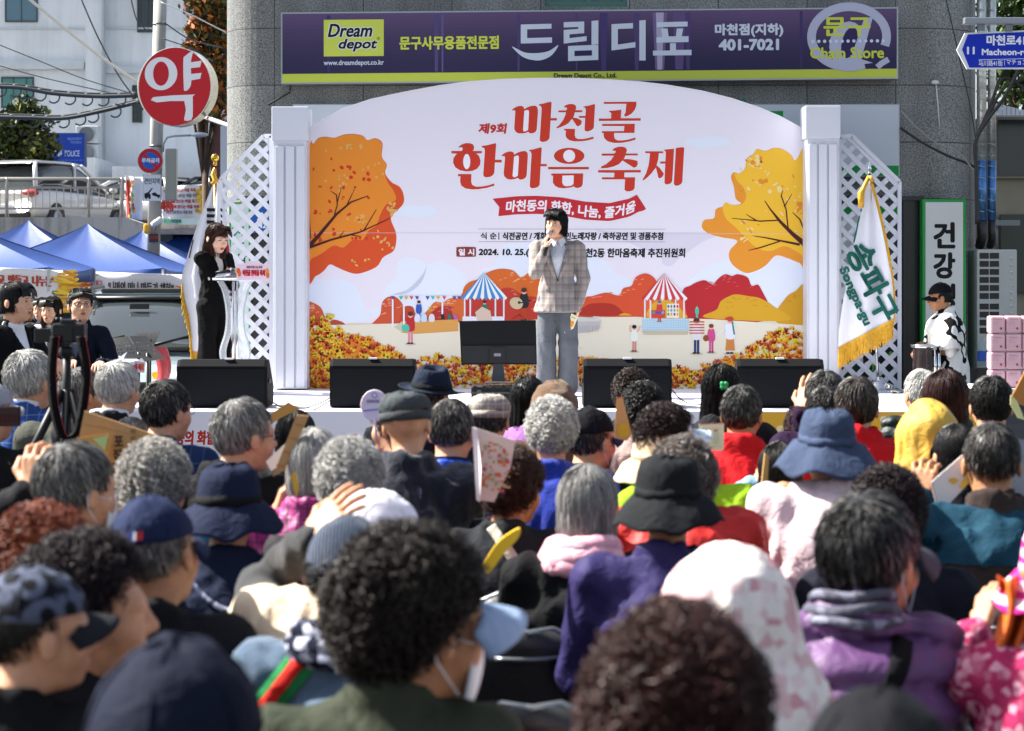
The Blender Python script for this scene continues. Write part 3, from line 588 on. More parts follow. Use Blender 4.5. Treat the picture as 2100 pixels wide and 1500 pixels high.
leaves(460, ((1440, 1652), lambda x: np.interp(x, [1440, 1500, 1560, 1600, 1652], [750, 735, 700, 680, 690])))
leaves(90, ((1570, 1652), lambda x: 676), ['#d8c23a', '#dcb42c', '#e09a22'], 5)
ar.d = .0014
# title lettering traced as brush-serif outlines
K = 1857 / 260; TA, TB = (910, 190, K, K), (1150, 190, K, K)
glyph = [(TA, [(1000, 255), (1040, 225), (1090, 203), (1140, 198), (1170, 215), (1178, 248), (1230, 218), (1290, 198), (1340, 196), (1368, 215), (1378, 260), (1378, 300), (1360, 545), (1345, 575), (1310, 595), (1270, 598), (1245, 585), (1238, 575), (1200, 592), (1150, 600), (1100, 598), (1060, 580), (1038, 545), (1035, 520), (1050, 275), (1040, 258), (1010, 265)], 0),
 (TA, [(1180, 270), (1215, 258), (1240, 258), (1250, 285), (1236, 550), (1200, 570), (1170, 572), (1162, 555)], 1),
 (TA, [(1397, 175), (1450, 168), (1520, 148), (1570, 138), (1578, 150), (1565, 378), (1655, 378), (1655, 410), (1563, 410), (1548, 665), (1530, 695), (1490, 718), (1445, 725), (1412, 710), (1408, 690), (1437, 230), (1425, 200), (1397, 188)], 0),
 (TB, [(45, 212), (80, 185), (130, 172), (180, 172), (215, 190), (225, 225), (215, 255), (205, 263), (313, 263), (313, 288), (205, 290), (195, 330), (180, 370), (240, 380), (290, 405), (308, 425), (295, 470), (262, 492), (238, 492), (165, 385), (110, 450), (40, 490), (-55, 525), (-64, 512), (-20, 480), (40, 400), (70, 330), (78, 290), (-35, 290), (-35, 268), (80, 265), (95, 240), (85, 220), (60, 218)], 0),
 (TB, [(330, 208), (400, 198), (495, 172), (500, 180), (482, 510), (470, 535), (430, 560), (385, 572), (355, 560), (350, 545), (360, 372), (267, 370), (267, 346), (362, 346), (370, 250), (355, 220), (333, 214)], 0),
 (TB, [(50, 535), (208, 535), (203, 630), (215, 665), (250, 685), (320, 685), (400, 672), (475, 650), (483, 675), (400, 700), (300, 715), (200, 715), (130, 700), (85, 665), (72, 630), (78, 558), (50, 555)], 0),
 (TB, [(630, 142), (1108, 138), (1105, 190), (1085, 250), (1040, 305), (990, 338), (940, 352), (930, 330), (950, 295), (962, 165), (630, 166)], 0),
 (TB, [(710, 272), (800, 265), (885, 252), (878, 380), (1170, 380), (1170, 412), (558, 416), (558, 384), (738, 384), (742, 300), (712, 285)], 0),
 (TB, [(607, 465), (1085, 462), (1078, 592), (782, 592), (778, 640), (790, 680), (830, 705), (900, 706), (1000, 690), (1090, 662), (1098, 688), (1000, 718), (880, 738), (780, 738), (690, 715), (640, 670), (628, 620), (632, 594), (600, 592), (600, 570), (925, 568), (932, 492), (607, 490)], 0),
 (TA, [(220, 798), (260, 765), (320, 745), (380, 745), (425, 760), (443, 795), (440, 830), (415, 860), (558, 860), (558, 890), (472, 892), (515, 930), (537, 1000), (530, 1060), (490, 1115), (420, 1148), (330, 1155), (240, 1140), (170, 1095), (138, 1030), (145, 960), (180, 915), (215, 895), (112, 892), (112, 860), (262, 860), (282, 835), (275, 808), (255, 798), (225, 810)], 0),
 (TA, [(337 + 52 * math.cos(q), 1013 + 112 * math.sin(q)) for q in np.linspace(0, 6.28, 24)[:-1]], 1),
 (TA, [(558, 785), (640, 775), (755, 745), (767, 752), (750, 988), (848, 988), (848, 1025), (748, 1025), (738, 1180), (720, 1210), (680, 1235), (620, 1242), (588, 1230), (580, 1205), (605, 850), (595, 815), (558, 802)], 0),
 (TA, [(210, 1197), (405, 1197), (400, 1310), (415, 1355), (470, 1382), (560, 1380), (660, 1362), (735, 1335), (743, 1362), (640, 1395), (520, 1415), (420, 1420), (320, 1405), (260, 1365), (242, 1310), (246, 1227), (210, 1227)], 0),
 (TA, [(845, 925), (890, 890), (950, 868), (1000, 868), (1025, 885), (1032, 915), (1090, 880), (1150, 862), (1200, 862), (1225, 885), (1230, 930), (1213, 1210), (1200, 1245), (1160, 1272), (1120, 1275), (1095, 1262), (1085, 1250), (1040, 1268), (980, 1275), (930, 1265), (890, 1230), (880, 1190), (900, 955), (890, 930), (850, 932)], 0),
 (TA, [(1030, 940), (1070, 925), (1095, 925), (1102, 950), (1085, 1220), (1050, 1242), (1020, 1242), (1008, 1222)], 1),
 (TA, [(1250, 845), (1310, 838), (1420, 805), (1433, 812), (1420, 1050), (1508, 1050), (1508, 1080), (1417, 1080), (1403, 1350), (1385, 1378), (1340, 1398), (1290, 1402), (1265, 1385), (1262, 1360), (1288, 900), (1275, 865), (1250, 855)], 0),
 (TB, [(123 + 222 * math.cos(q), 930 + 116 * math.sin(q)) for q in np.linspace(0, 6.28, 32)[:-1]], 0), (TB, [(123 + 87 * math.cos(q), 930 + 90 * math.sin(q)) for q in np.linspace(0, 6.28, 24)[:-1]], 1),
 (TB, [(-184, 1093), (412, 1093), (412, 1125), (-184, 1125)], 0),
 (TB, [(-139, 1190), (328, 1188), (320, 1340), (305, 1375), (260, 1398), (215, 1395), (190, 1375), (140, 1392), (50, 1402), (-30, 1395), (-85, 1365), (-115, 1320), (-110, 1220), (-139, 1215)], 0),
 (TB, [(25, 1218), (190, 1215), (185, 1345), (150, 1368), (80, 1375), (40, 1360), (20, 1320)], 1),
 (TB, [(752, 848), (790, 815), (850, 797), (910, 797), (950, 812), (968, 845), (960, 875), (940, 897), (1128, 897), (1128, 920), (945, 922), (935, 950), (918, 978), (990, 978), (1070, 990), (1120, 1005), (1127, 1050), (1105, 1090), (1070, 1100), (905, 995), (850, 1050), (770, 1085), (680, 1105), (592, 1110), (588, 1090), (660, 1055), (740, 990), (785, 925), (600, 925), (600, 898), (785, 897), (808, 875), (800, 852), (770, 852)], 0),
 (TB, [(548, 1140), (1172, 1138), (1172, 1170), (932, 1172), (928, 1245), (1088, 1245), (1080, 1400), (1060, 1430), (1010, 1448), (960, 1445), (935, 1425), (943, 1272), (603, 1272), (603, 1245), (780, 1245), (788, 1175), (548, 1172)], 0),
 (TB, [(1237, 865), (1500, 865), (1500, 888), (1435, 888), (1425, 980), (1402, 1070), (1450, 1110), (1490, 1165), (1507, 1190), (1495, 1225), (1460, 1255), (1430, 1250), (1420, 1200), (1393, 1098), (1330, 1180), (1270, 1240), (1210, 1288), (1200, 1275), (1250, 1190), (1290, 1060), (1310, 890), (1237, 888)], 0),
 (TB, [(1518, 840), (1600, 833), (1658, 825), (1630, 1300), (1610, 1330), (1565, 1347), (1530, 1340), (1520, 1320), (1532, 1042), (1457, 1042), (1457, 1013), (1533, 1013), (1542, 870), (1520, 852)], 0),
 (TB, [(1688, 815), (1750, 806), (1800, 805), (1806, 820), (1778, 1310), (1760, 1340), (1715, 1365), (1675, 1362), (1657, 1340)], 0)]
for T, p, hole in glyph:
    if not hole: ar.T = T; ar.d = .0014; ar.line(p, 20, '#f0eef3', True)
for T, p, hole in glyph:
    ar.T = T
    ar.d = .0017
    if not hole: ar.line(p, 5, '#6d2233', True)
    ar.d = .002 + .0003 * hole
    ar.poly(p, '#e9e6ee' if hole else '#c43725')
ar.T = T0; red = '#bf3024'; ar.d = .0014
ar.text('제9회', 982, 254, 1039, 274, '#b93030', 1.1, .12)
rb = [(x, 406 + 5 * math.cos((x - 1010) / 95) + max(0, x - 1200) * .0) for x in range(1010, 1315, 12)]
def wv(x): return np.interp(x, [1010, 1060, 1100, 1150, 1200, 1250, 1290, 1313], [408, 403, 402, 405, 414, 417, 408, 396])
top = [(x, wv(x)) for x in range(1010, 1314, 8)]; bot = [(x, wv(x) + 37) for x in range(1022, 1322, 8)]
ar.poly(top + [(1313, 410), (1325, 429)] + bot[::-1] + [(1024, 425)], '#bb2a33')
ar.text('마천동의 화합, 나눔, 즐거움', 1038, 0, 1303, 24, '#e9e6ee', .9, .1, warp=lambda x, y: (x, y + wv(x) + 8))
for y in (470, 496): ar.line([(981, y), (1365, y + .5)], .8, '#8d8a98')
ar.d = .0016; ar.text('식 순', 986, 477, 1018, 491, '#17171c', .5); ar.text('|', 1022, 477, 1024, 492, '#17171c'); ar.text('식전공연 / 개회식 / 주민노래자랑 / 축하공연 및 경품추첨', 1031, 477, 1360, 492, '#17171c', .7, .08)
ar.blob([(936, 510), (940, 507), (972, 507), (976, 510), (976, 524), (972, 527), (940, 527), (936, 524)], '#7d3434', 2); ar.text('일 시', 941, 511, 972, 524, '#e4dde2', .7)
ar.d = .0016; ar.text('2024. 10. 25.(금)', 982, 510, 1106, 527, '#14141a', .9, .08); ar.d = .0016; ar.text('마천2동 한마음축제 추진위원회', 1186, 510, 1405, 528, '#14141a', .8, .06)
ar.line([(629, 478), (1000, 478), (1654, 480)], .7, '#c4c2d0')
ar.build('printed_sheet', bd, attr_mat('printed banner vinyl', .55, .25))
# ------------------------------------------------------------------ white columns and lattices
wpaint = mat('white painted board', '#cdd1db', .5, var=.03, vscale=2)
def column(label, x0, x1, yt, yc, yb, Y, d):
    t = thing('column', label, 'column', (X_((x0 + x1) / 2, Y), Y, SZ), 'white columns beside the backdrop')
    MB().box2(W(x0 + 3, yb, Y + .02), W(x1 - 3, yc, Y + .02) + Vector((0, d - .04, 0)), bev=.004).build('shaft', wpaint, t)
    MB().box2(W(x0, yc, Y), W(x1, yt, Y) + Vector((0, d, 0)), bev=.006).build('capital', wpaint, t)
    m = MB(); n = 3; w = (x1 - x0 - 10) / n
    for k in range(n): m.box2(W(x0 + 7 + k * w, yb - 2, Y), W(x0 + 3 + (k + 1) * w, yc + 12, Y) + Vector((0, .019, 0)), bev=.004)
    m.build('fluting', wpaint, t)
column('fluted white column at the podium end of the backdrop', 557, 632, 219, 288, 798, 17.62, .34)
column('fluted white column at the flag end beside the clinic sign', 1652, 1724, 217, 284, 803, 17.62, .34)
def clip(p, q, poly):
    """Part of the segment p-q inside a convex polygon."""
    t0, t1 = 0., 1.; d = (q[0] - p[0], q[1] - p[1]); n = len(poly)
    ar_ = sum(poly[i][0] * poly[(i + 1) % n][1] - poly[(i + 1) % n][0] * poly[i][1] for i in range(n)); s = 1 if ar_ > 0 else -1
    for i in range(n):
        a, b = poly[i], poly[(i + 1) % n]; nx, ny = -(b[1] - a[1]) * s, (b[0] - a[0]) * s
        num = nx * (p[0] - a[0]) + ny * (p[1] - a[1]); den = nx * d[0] + ny * d[1]
        if abs(den) < 1e-9:
            if num < 0: return None
            continue
        t = -num / den
        if den > 0: t0 = max(t0, t)
        else: t1 = min(t1, t)
    return ((p[0] + d[0] * t0, p[1] + d[1] * t0), (p[0] + d[0] * t1, p[1] + d[1] * t1)) if t1 - t0 > 1e-3 else None
def strip(m, p, q, w, Y, th):
    a, b = W(*p, Y), W(*q, Y); u = (b - a).normalized(); n = Vector((-u.z, 0, u.x)) * (w / 2 * Y / F)
    m.prism([a + n, b + n, b - n, a - n], (0, th, 0))
def lattice(label, poly, Y, pitch=34, w=10):
    t = thing('lattice_panel', label, 'lattice', (X_(sum(p[0] for p in poly) / len(poly), Y), Y, SZ), 'white lattice panels')
    m1, m2, m3 = MB(), MB(), MB()
    for k in range(-40, 60):
        x = k * pitch
        for m, sg, dy in ((m1, 1, 0), (m2, -1, .013)):
            c = clip((x - 700 * sg + 1000 * (poly[0][0] > 1000), 100), (x + 700 * sg + 1000 * (poly[0][0] > 1000), 900 if sg else 0), poly) if False else clip((poly[0][0] + x - sg * 400, 100), (poly[0][0] + x + sg * 400, 900), poly)
            if c: strip(m, *c, w, Y + dy, .011)
    n = len(poly)
    for i in range(n): strip(m3, poly[i], poly[(i + 1) % n], 8, Y - .012, .01)
    for nm, m in (('slat', m1), ('slat', m2), ('rim', m3)): m.build(nm, wpaint, t)
lattice('white diagonal lattice panel behind the woman at the podium', [(556, 279), (540, 279), (452, 368), (450, 798), (556, 798)], 17.95)
lattice('white diagonal lattice panel behind the white district flag', [(1722, 281), (1748, 279), (1845, 373), (1845, 806), (1722, 806)], 17.95)
# notices seen through the left lattice
t, a = frame_sign('notice_board', 'white notice with green frame seen through the podium lattice', 'sign', 470, 415, 514, 752, 18.6, .03, '#b9ccc8', mat('green notice edge', '#1c8a45', .5), 4)
a.text('건', 474, 465, 500, 500, '#2f7a70', .8); a.text('5·남', 473, 520, 505, 542, '#3a3f44', .8); a.build('face', t)
t, a = frame_sign('blue_notice', 'blue octagonal notice behind the lattice beside the column', 'sign', 514, 421, 558, 478, 18.58, .02, '#2a5fa8', mat('blue notice edge', '#234f90', .5), 2)
a.poly([(522, 425), (550, 425), (556, 435), (556, 462), (548, 472), (524, 472), (517, 462), (517, 435)], '#1f4f9c'); a.text('A', 528, 437, 546, 452, '#d5dce8', 1.2); a.text('420', 530, 458, 554, 468, '#d5dce8', .6); a.build('face', t)
# ------------------------------------------------------------------ stage monitors, screen, cases
blk = mat('black speaker cloth', (.006, .0065, .008), .8, spec=.12, bump=.3, bscale=250); blp = mat('black plastic', (.008, .009, .01), .45, spec=.25)
def wedge(label, x0, x1, y0, y1, Y, dx=0):
    t = thing('stage_monitor', label, 'speaker', (X_((x0 + x1) / 2, Y), Y, SZ), 'black stage monitors along the stage edge')
    w = (x1 - x0) * Y / F; h = (y1 - y0) * Y / F; c = X_((x0 + x1) / 2, Y); r = .03
    prof = [(0, .02), (0, h - .05), (.05, h), (.13, h), (.42, .14), (.42, .0), (.04, 0)]
    m = MB(); vs = []; n = len(prof)
    xs = [(-w / 2, .97), (-w / 2 + .025, 1), (w / 2 - .025, 1), (w / 2, .97)]
    for x, s in xs: vs += [(c + x, Y + .21 + (p[0] - .21) * s, SZ + h / 2 + (p[1] - h / 2) * s + .001) for p in prof]
    fs = [tuple(range(n - 1, -1, -1)), tuple(range(3 * n, 4 * n))] + [(i * n + k, i * n + (k + 1) % n, (i + 1) * n + (k + 1) % n, (i + 1) * n + k) for i in range(3) for k in range(n)]
    m.add(vs, fs); m.build('cabinet', blk, t)
    MB().box2((c - .032 + dx, Y + .03, SZ + h), (c + .032 + dx, Y + .07, SZ + h + .012)).build('label_tag', mat('white tape', '#cfd2d6', .6), t)
    MB().box2((c - w / 2 + .02, Y - .006, SZ + .03), (c + w / 2 - .02, Y - .001, SZ + h - .07)).build('grille', mat('speaker grille', (.005, .006, .008), .7, spec=.12, bump=.5, bscale=300), t)
    for s in (-1, 1): MB().box((c + s * (w / 2 + .004), Y + .12, SZ + h * .55), (.012, .11, .035), bev=.004).build('handle', blp, t)
wedge('black stage monitor in front of the woman at the podium', 362, 548, 745, 844, 15.3, .05); wedge('black stage monitor beside the white column with a white tag', 676, 852, 748, 848, 15.3)
wedge('black stage monitor just beside the standing speaker', 1197, 1378, 750, 850, 15.3); wedge('black stage monitor nearest the white district flag', 1512, 1690, 750, 850, 15.3)
def cab2(label, pts, Y): tag(MB().tube([Vector(p) for p in smooth_closed([W(x, y, Y_) for x, y, Y_ in pts], 6, False)], .006, 5).build('cable', mat('grey cable', '#8d8d8a', .5)), label, 'cable', 'cables on the stage floor')
cab2('pale cable curling from the podium monitor across the carpet', [(545, 815, 15.5), (560, 826, 15.4), (585, 836, 15.2), (620, 838, 15.2), (660, 825, 15.4), (678, 815, 15.5)], 0)
cab2('thin cable lying beside the column end monitor', [(555, 832, 15.3), (600, 842, 15.05), (640, 842, 15.05), (676, 822, 15.4)], 0)
cab2('black cord trailing off the monitor nearest the speaker', [(1378, 800, 15.5), (1395, 818, 15.4), (1415, 828, 15.2), (1440, 830, 15.2)], 0)
Y = 15.45
t = thing('monitor_screen', 'wide black display turned to the performers, standing on a road case', 'screen', (X_(1022, Y), Y, Z_(787, Y)))
sb = MB().prism([W(942, 659, Y), W(1099, 657, Y), W(1101, 748, Y), W(946, 748, Y)], (0, .045, 0)).build('housing', blp, t)
m = MB(); m.prism([W(947, 710, Y - .012), W(1098, 709, Y - .012), W(1099, 745, Y - .012), W(949, 745, Y - .012)], (0, .011, 0)); m.prism([W(1005, 714, Y - .03), W(1036, 714, Y - .03), W(1036, 744, Y - .03), W(1005, 744, Y - .03)], (0, .017, 0)); m.build('rear_cover', mat('black gloss plastic', (.02, .021, .024), .3), t)
MB().box2(W(1013, 731, Y - .034), W(1027, 725, Y - .031)).build('label_plate', mat('grey label', '#8c9096', .5), t)
MB().prism([W(1012, 746, Y - .012), W(1032, 746, Y - .012), W(1036, 783, Y - .03), W(1008, 783, Y - .03)], (0, .03, 0)).box2(W(994, 787, Y - .1), W(1052, 783, Y + .12)).build('stand', mat('dark slate plastic', (.03, .034, .042), .4), t)
t = thing('road_case', 'black ribbed road case carrying the display', 'case', (X_(1015, Y), Y, SZ))
MB().box2(W(966, 850, Y - .17), W(1063, 789, Y + .17), bev=.012).build('body', blp, t)
m = MB()
for x in (972, 990, 1010, 1030, 1050): m.box2(W(x, 846, Y - .178), W(x + 6, 792, Y - .171))
m.build('rib', blp, t); MB().box2(W(966, 808, Y - .182), W(1063, 804, Y - .172)).build('lid_seam', mat('dark seam', (.03, .03, .03), .5), t)
for x in (978, 1046): MB().box2(W(x, 816, Y - .192), W(x + 9, 800, Y - .18)).build('latch', mat('case latch', (.05, .05, .05), .4), t)
# ------------------------------------------------------------------ far left: white building, parking deck, cars
def stained(key, col, s1=.5, dark=.6):
    m = mat(key, col, .85); nt = m.node_tree; b = nt.nodes['Principled BSDF']; N = nt.nodes.new; L = nt.links.new
    tc = N('ShaderNodeTexCoord'); mp = N('ShaderNodeMapping'); mp.inputs['Scale'].default_value = (2.2, 2.2, .16); L(tc.outputs['Object'], mp.inputs[0])
    n = N('ShaderNodeTexNoise'); n.inputs['Scale'].default_value = s1 * 3; n.inputs['Detail'].default_value = 7; n.inputs['Roughness'].default_value = .65; L(mp.outputs[0], n.inputs['Vector'])
    n2 = N('ShaderNodeTexNoise'); n2.inputs['Scale'].default_value = s1; n2.inputs['Detail'].default_value = 5; L(tc.outputs['Object'], n2.inputs['Vector'])
    mu = N('ShaderNodeMath'); mu.operation = 'MULTIPLY'; L(n.outputs['Fac'], mu.inputs[0]); L(n2.outputs['Fac'], mu.inputs[1])
    r = N('ShaderNodeValToRGB'); e = r.color_ramp.elements; c = lin(col); e[0].position = .12; e[0].color = (*[x * dark for x in c], 1); e[1].position = .27; e[1].color = (*c, 1)
    L(mu.outputs[0], r.inputs[0]); L(r.outputs[0], b.inputs['Base Color']); return m
YA = 55.
wbm = stained('weathered white paint', '#dfe3e6', .5, .8)
t = thing('white_building', 'large weathered white building beyond the parking deck', 'building', (X_(150, YA), YA, -.2))
MB().box2((X_(-700, YA), YA, -.2), (X_(500, YA), YA + 14, 13.5)).build('wall', wbm, t)
m = MB(); m.box2(W(-700, 142, YA - .2), W(175, 128, YA - .003)); m.box2(W(215, 150, YA - .2), W(500, 140, YA - .003)); m.box2(W(-700, 60, YA - .05), W(500, 57, YA - .003)); m.build('ledge', mat('pale ledge', '#c4cace', .8, var=.15, vscale=2), t)
MB().box2(W(175, 460, YA - .3), W(214, -250, YA - .003)).build('pilaster', wbm, t)
MB().tube([W(212, -250, YA - .35), W(212, 330, YA - .35)], .05, 8).build('drain_pipe', mat('grey drain pipe', '#a9b2b8', .6), t)
gl = mat('blue grey glass', '#4a6f80', .12, spec=.7); gd = mat('dark green glass', '#16282a', .15, spec=.6); gt = mat('green tinted glass', '#3f7c78', .15, spec=.6); wfm = mat('dark window frame', '#3a4448', .5)
for x0, y0, x1, y1, g, mull in ((10, -60, 78, 46, gl, (44,)), (281, -60, 316, 67, gd, (288, 304)), (2, 158, 70, 222, gt, (28, 54)), (271, 175, 292, 252, gd, (281,)), (-250, -60, -180, 46, gl, (-215,))):
    f = MB()
    for a, b in (((x0, y0), (x0 + 3, y1)), ((x1 - 3, y0), (x1, y1)), ((x0 + 3, y1 - 3), (x1 - 3, y1)), ((x0 + 3, y0), (x1 - 3, y0 + 3))): f.box2(W(*a, YA - .06), W(*b, YA + .0) - Vector((0, .004, 0)))
    for x in mull: f.box2(W(x - 1, y0 + 3, YA - .055), W(x + 1, y1 - 3, YA - .006))
    fo = f.build('window', wfm, t); MB().box2(W(x0 + 3, y0 + 3, YA - .03), W(x1 - 3, y1 - 3, YA - .006)).build('pane', g, fo)
MB().box2(W(160, 470, YA - 3), W(236, 335, YA - .3)).box2(W(230, 470, YA - 3), W(500, 352, YA - .3)).build('annex', wbm, t)
t = thing('red_brick_strip', 'dark red panel wall beside the granite corner behind the pole', 'wall', (X_(445, 45), 45, -.2))
MB().box2(W(432, 560, 45), W(452, 240, 45) + Vector((0, 1, 0))).build('panel', mat('dark red cladding', '#4a1e20', .7, var=.2), t)
MB().box2(W(452, 560, 44.9), W(470, 235, 44.9) + Vector((0, 1, 0))).build('pillar', mat('pale pillar', '#b8c0c8', .7), t)
for lab, y0 in (('upper grey air conditioner fan unit on the white wall', 258), ('lower grey air conditioner fan unit on the white wall', 296)):
    t = thing('wall_air_conditioner', lab, 'air conditioner', W(178, y0 + 36, 53), 'air conditioners on the white wall')
    MB().box2(W(155, y0 + 36, 52.6), W(202, y0, 52.6) + Vector((0, .5, 0)), bev=.03).build('casing', mat('pale grey casing', '#b4bac0', .5), t)
    MB().lathe([(0, 0), (.17, 0), (.2, .02), (.2, .04)], W(178, y0 + 18, 52.55), 20, rot=Matrix.Rotation(R(90), 3, 'X')).build('fan', mat('dark fan', '#5a6268', .5), t)
t, a = frame_sign('police_sign', 'blue police sign board half behind the dark green tree', 'sign', 85, 273, 173, 342, 50, .3, '#1c3f9e', mat('blue sign edge', '#1a2f6a', .5), 1)
a.text('경찰', 106, 303, 128, 321, '#c2d0ee', .25); a.text('POLICE', 133, 309, 163, 321, '#b4c4e8', .12); a.text('서울송파경찰서', 138, 282, 167, 288, '#8ea6da'); a.text('마천파출소', 145, 290, 167, 295, '#8ea6da'); a.line([(86, 329), (172, 329)], 1, '#5470b8'); a.build('face', t)
# retaining wall and railing
YR = 45.
t = thing('retaining_wall', 'stained concrete retaining wall holding up the parking deck', 'wall', (X_(100, YR), YR, -.2))
conc = stained('stained concrete', '#a9a7a0', .9, .38)
MB().prism([W(-500, 620, YR), W(-500, 446, YR), W(255, 446, YR), W(292, 458, YR), W(296, 620, YR)], (0, .4, 0)).build('wall', conc, t)
MB().box2(W(290, 620, YR + 1), W(470, 458, YR + 1) + Vector((0, .4, 0))).build('wing_wall', conc, t)
MB().box2(W(354, 560, YR + .9), W(402, 470, YR + .99)).build('opening', mat('dark opening', (.008, .008, .01), .9), t)
dk_ = MB(); dk_.box2((X_(-500, YR), YR + .41, 2.6), (X_(470, YR), YA - 3.1, 2.72)); tag(dk_.build('parking_deck', mat('deck concrete', '#8f8d88', .9, var=.2)), kind='structure')
t = thing('railing', 'grey steel railing along the parking deck edge', 'railing', (X_(100, YR), YR - .1, 2.9)); stl = mat('brushed railing steel', '#a7a29a', .4, metal=.5)
m = MB(); Yr = YR + .1
m.tube([W(-500, 367, Yr), W(250, 367, Yr), W(258, 374, Yr)], .04, 6).build('top_rail', stl, t)
MB().tube([W(-500, 385, Yr), W(250, 385, Yr)], .03, 6).tube([W(-500, 428, Yr), W(250, 428, Yr)], .03, 6).build('mid_rail', stl, t)
for x in (-330, -170, 14, 182, 250): MB().tube([W(x, 448, Yr), W(x, 365, Yr)], .045, 6).build('post', stl, t)
m = MB()
for k in range(-30, 18): m.tube([W(k * 14.5, 428, Yr), W(k * 14.5, 385, Yr)], .014, 5, cap=False)
m.build('baluster', stl, t)
# cars
def car(name, label, loc, yaw, L, wd_, hh, paint, suv=True, dark=None, group=None, rails=False, rear=True):
    """Car from lofted cross-sections; nose towards local +X, base on the ground."""
    t = thing(name, label, 'car', loc, group); t.rotation_euler[2] = yaw; hw = wd_ / 2
    gl_ = mat('car glass', (.033, .041, .045), .05, spec=.9); lt = mat('tail lamp', '#a01a1c', .2, coat=1.); hl = mat('headlamp glass', '#aeb9c0', .08, spec=.9, coat=1.); blk_ = mat('car trim black', (.012, .012, .013), .5); rim = mat('alloy', '#9a9ea4', .3, metal=.9)
    def loft(stations, nm, mt, sub=2):
        P = []
        for x, zb, zt, w, rnd in stations:
            row = []
            for u in np.linspace(0, 2 * math.pi, 20, endpoint=False):
                c, s = math.cos(u), math.sin(u); e = .35 + rnd
                yy = w * math.copysign(abs(c) ** e, c); zz = (zb + zt) / 2 + (zt - zb) / 2 * math.copysign(abs(s) ** e, s); row.append((x, yy, zz))
            P.append(row)
        m = MB(); m.grid(P, close=True); n = len(m.v); m.f.append(tuple(range(20))); m.f.append(tuple(range(n - 1, n - 21, -1))); m.mi += [0, 0]; m.sm += [True, True]
        return m.build(nm, mt, t, local=True, sub=1)
    h1 = hh * .6
    loft([(-L / 2, .42, h1 * .88, hw * .82, .2), (-L / 2 + .12, .3, h1 * .98, hw * .94, .05), (-L * .3, .25, h1 * 1.02, hw, .0), (0, .25, h1 * .98, hw, .0), (L * .22, .25, h1 * .97, hw, .0), (L * .36, .27, h1 * .9, hw * .98, .05), (L / 2 - .15, .3, h1 * .8, hw * .92, .1), (L / 2, .4, h1 * .66, hw * .78, .2)], 'body', paint)
    rx = -L / 2 + (.22 if suv else .75); fx = L * .24
    loft([(rx - .04, h1 * .92, h1 * 1.0, hw * .8, .1), (rx + .28, h1 * .9, hh * .965, hw * .76, .08), (-L * .1, h1 * .9, hh, hw * .78, .08), (L * .02, h1 * .9, hh * .985, hw * .77, .08), (fx - .2, h1 * .9, h1 * 1.22, hw * .8, .06), (fx + .18, h1 * .86, h1 * .98, hw * .82, .06)], 'window_glass', gl_)
    loft([(rx + .05, hh * .945, hh * .985, hw * .66, .1), (rx + .3, hh * .945, hh * 1.005, hw * .7, .1), (-L * .1, hh * .96, hh * 1.02, hw * .72, .1), (L * .0, hh * .955, hh * 1.005, hw * .72, .1), (L * .03, hh * .955, hh * .99, hw * .72, .1)], 'roof', paint)
    for s in (-1, 1):
        for pa, pb, pr in (((L * .02, s * hw * .74, hh * .965), (fx + .1, s * hw * .85, h1 * 1.0), .045), ((-L * .06, s * hw * .785, h1), (-L * .06, s * hw * .77, hh * .97), .04), ((rx + .12, s * hw * .7, hh * .955), (rx - .02, s * hw * .8, h1 * 1.0), .06)): MB().tube([pa, pb], pr, 6).build('window_pillar', paint, t, local=True)
    if rails:
        MB().tube([(L * .035, -hw * .7, hh * .955), (L * .035, hw * .7, hh * .955)], .03, 6).build('windscreen_trim', blk_, t, local=True); MB().tube([(fx + .14, -hw * .8, h1 * 1.01), (fx + .14, hw * .8, h1 * 1.01)], .035, 6).build('cowl', blk_, t, local=True)
        for s in (-1, 1): MB().tube([(L * .04, s * hw * .705, hh * .95), (fx + .12, s * hw * .775, h1 * 1.03)], .022, 6).build('windscreen_trim', blk_, t, local=True)
        MB().box((-L * .07, 0, hh * 1.012), (.8, hw * 1.1, .05), bev=.02).build('sunroof', blk_, t, local=True)
        for s in (-.7, .15): MB().tube([(fx + .1, hw * s, h1 * 1.04), (fx - .12, hw * (s + .55), h1 * 1.16)], .014, 5).build('wiper', blk_, t, local=True)
        MB().box((L * .1, 0, hh * .9), (.03, .24, .07), bev=.01).build('rear_mirror', blk_, t, local=True)
    for x in (-L * .31, L * .31):
        for s in (-1, 1):
            wh_ = MB().lathe([(.2, -.1), (.33, -.1), (.35, -.07), (.35, .07), (.33, .1), (.2, .1)], (x, s * (hw - .1), .35), 24, rot=Matrix.Rotation(R(90), 3, 'X')).build('wheel', blk_, t, local=True)
            MB().lathe([(0, -.06), (.08, -.07), (.1, -.05), (.2, -.06), (.22, -.08)], (x, s * (hw - .12) + (.05 if s > 0 else -.05), .35), 16, rot=Matrix.Rotation(R(90 if s > 0 else -90), 3, 'X')).build('rim', rim, wh_, local=True)
    for s in (-1, 1):
        MB().sphere((L / 2 - .16, s * hw * .74, h1 * .72), (.16, .22, .1), 12).build('headlight', hl, t, local=True)
        MB().sphere((-L / 2 + .06, s * hw * .72, h1 * .88), (.08, .26, .085), 12).build('tail_light', lt, t, local=True)
        MB().sphere((fx - .05, s * (hw * 1.0 + .1), h1 * 1.06), (.07, .11, .08), 12).build('mirror', paint, t, local=True)
        if rails: MB().tube([(rx + .3, s * hw * .7, hh * 1.0), (rx + .4, s * hw * .7, hh + .06), (L * .0, s * hw * .7, hh + .05), (L * .06, s * hw * .68, hh * .98)], .025, 6).build('roof_rail', blk_, t, local=True)
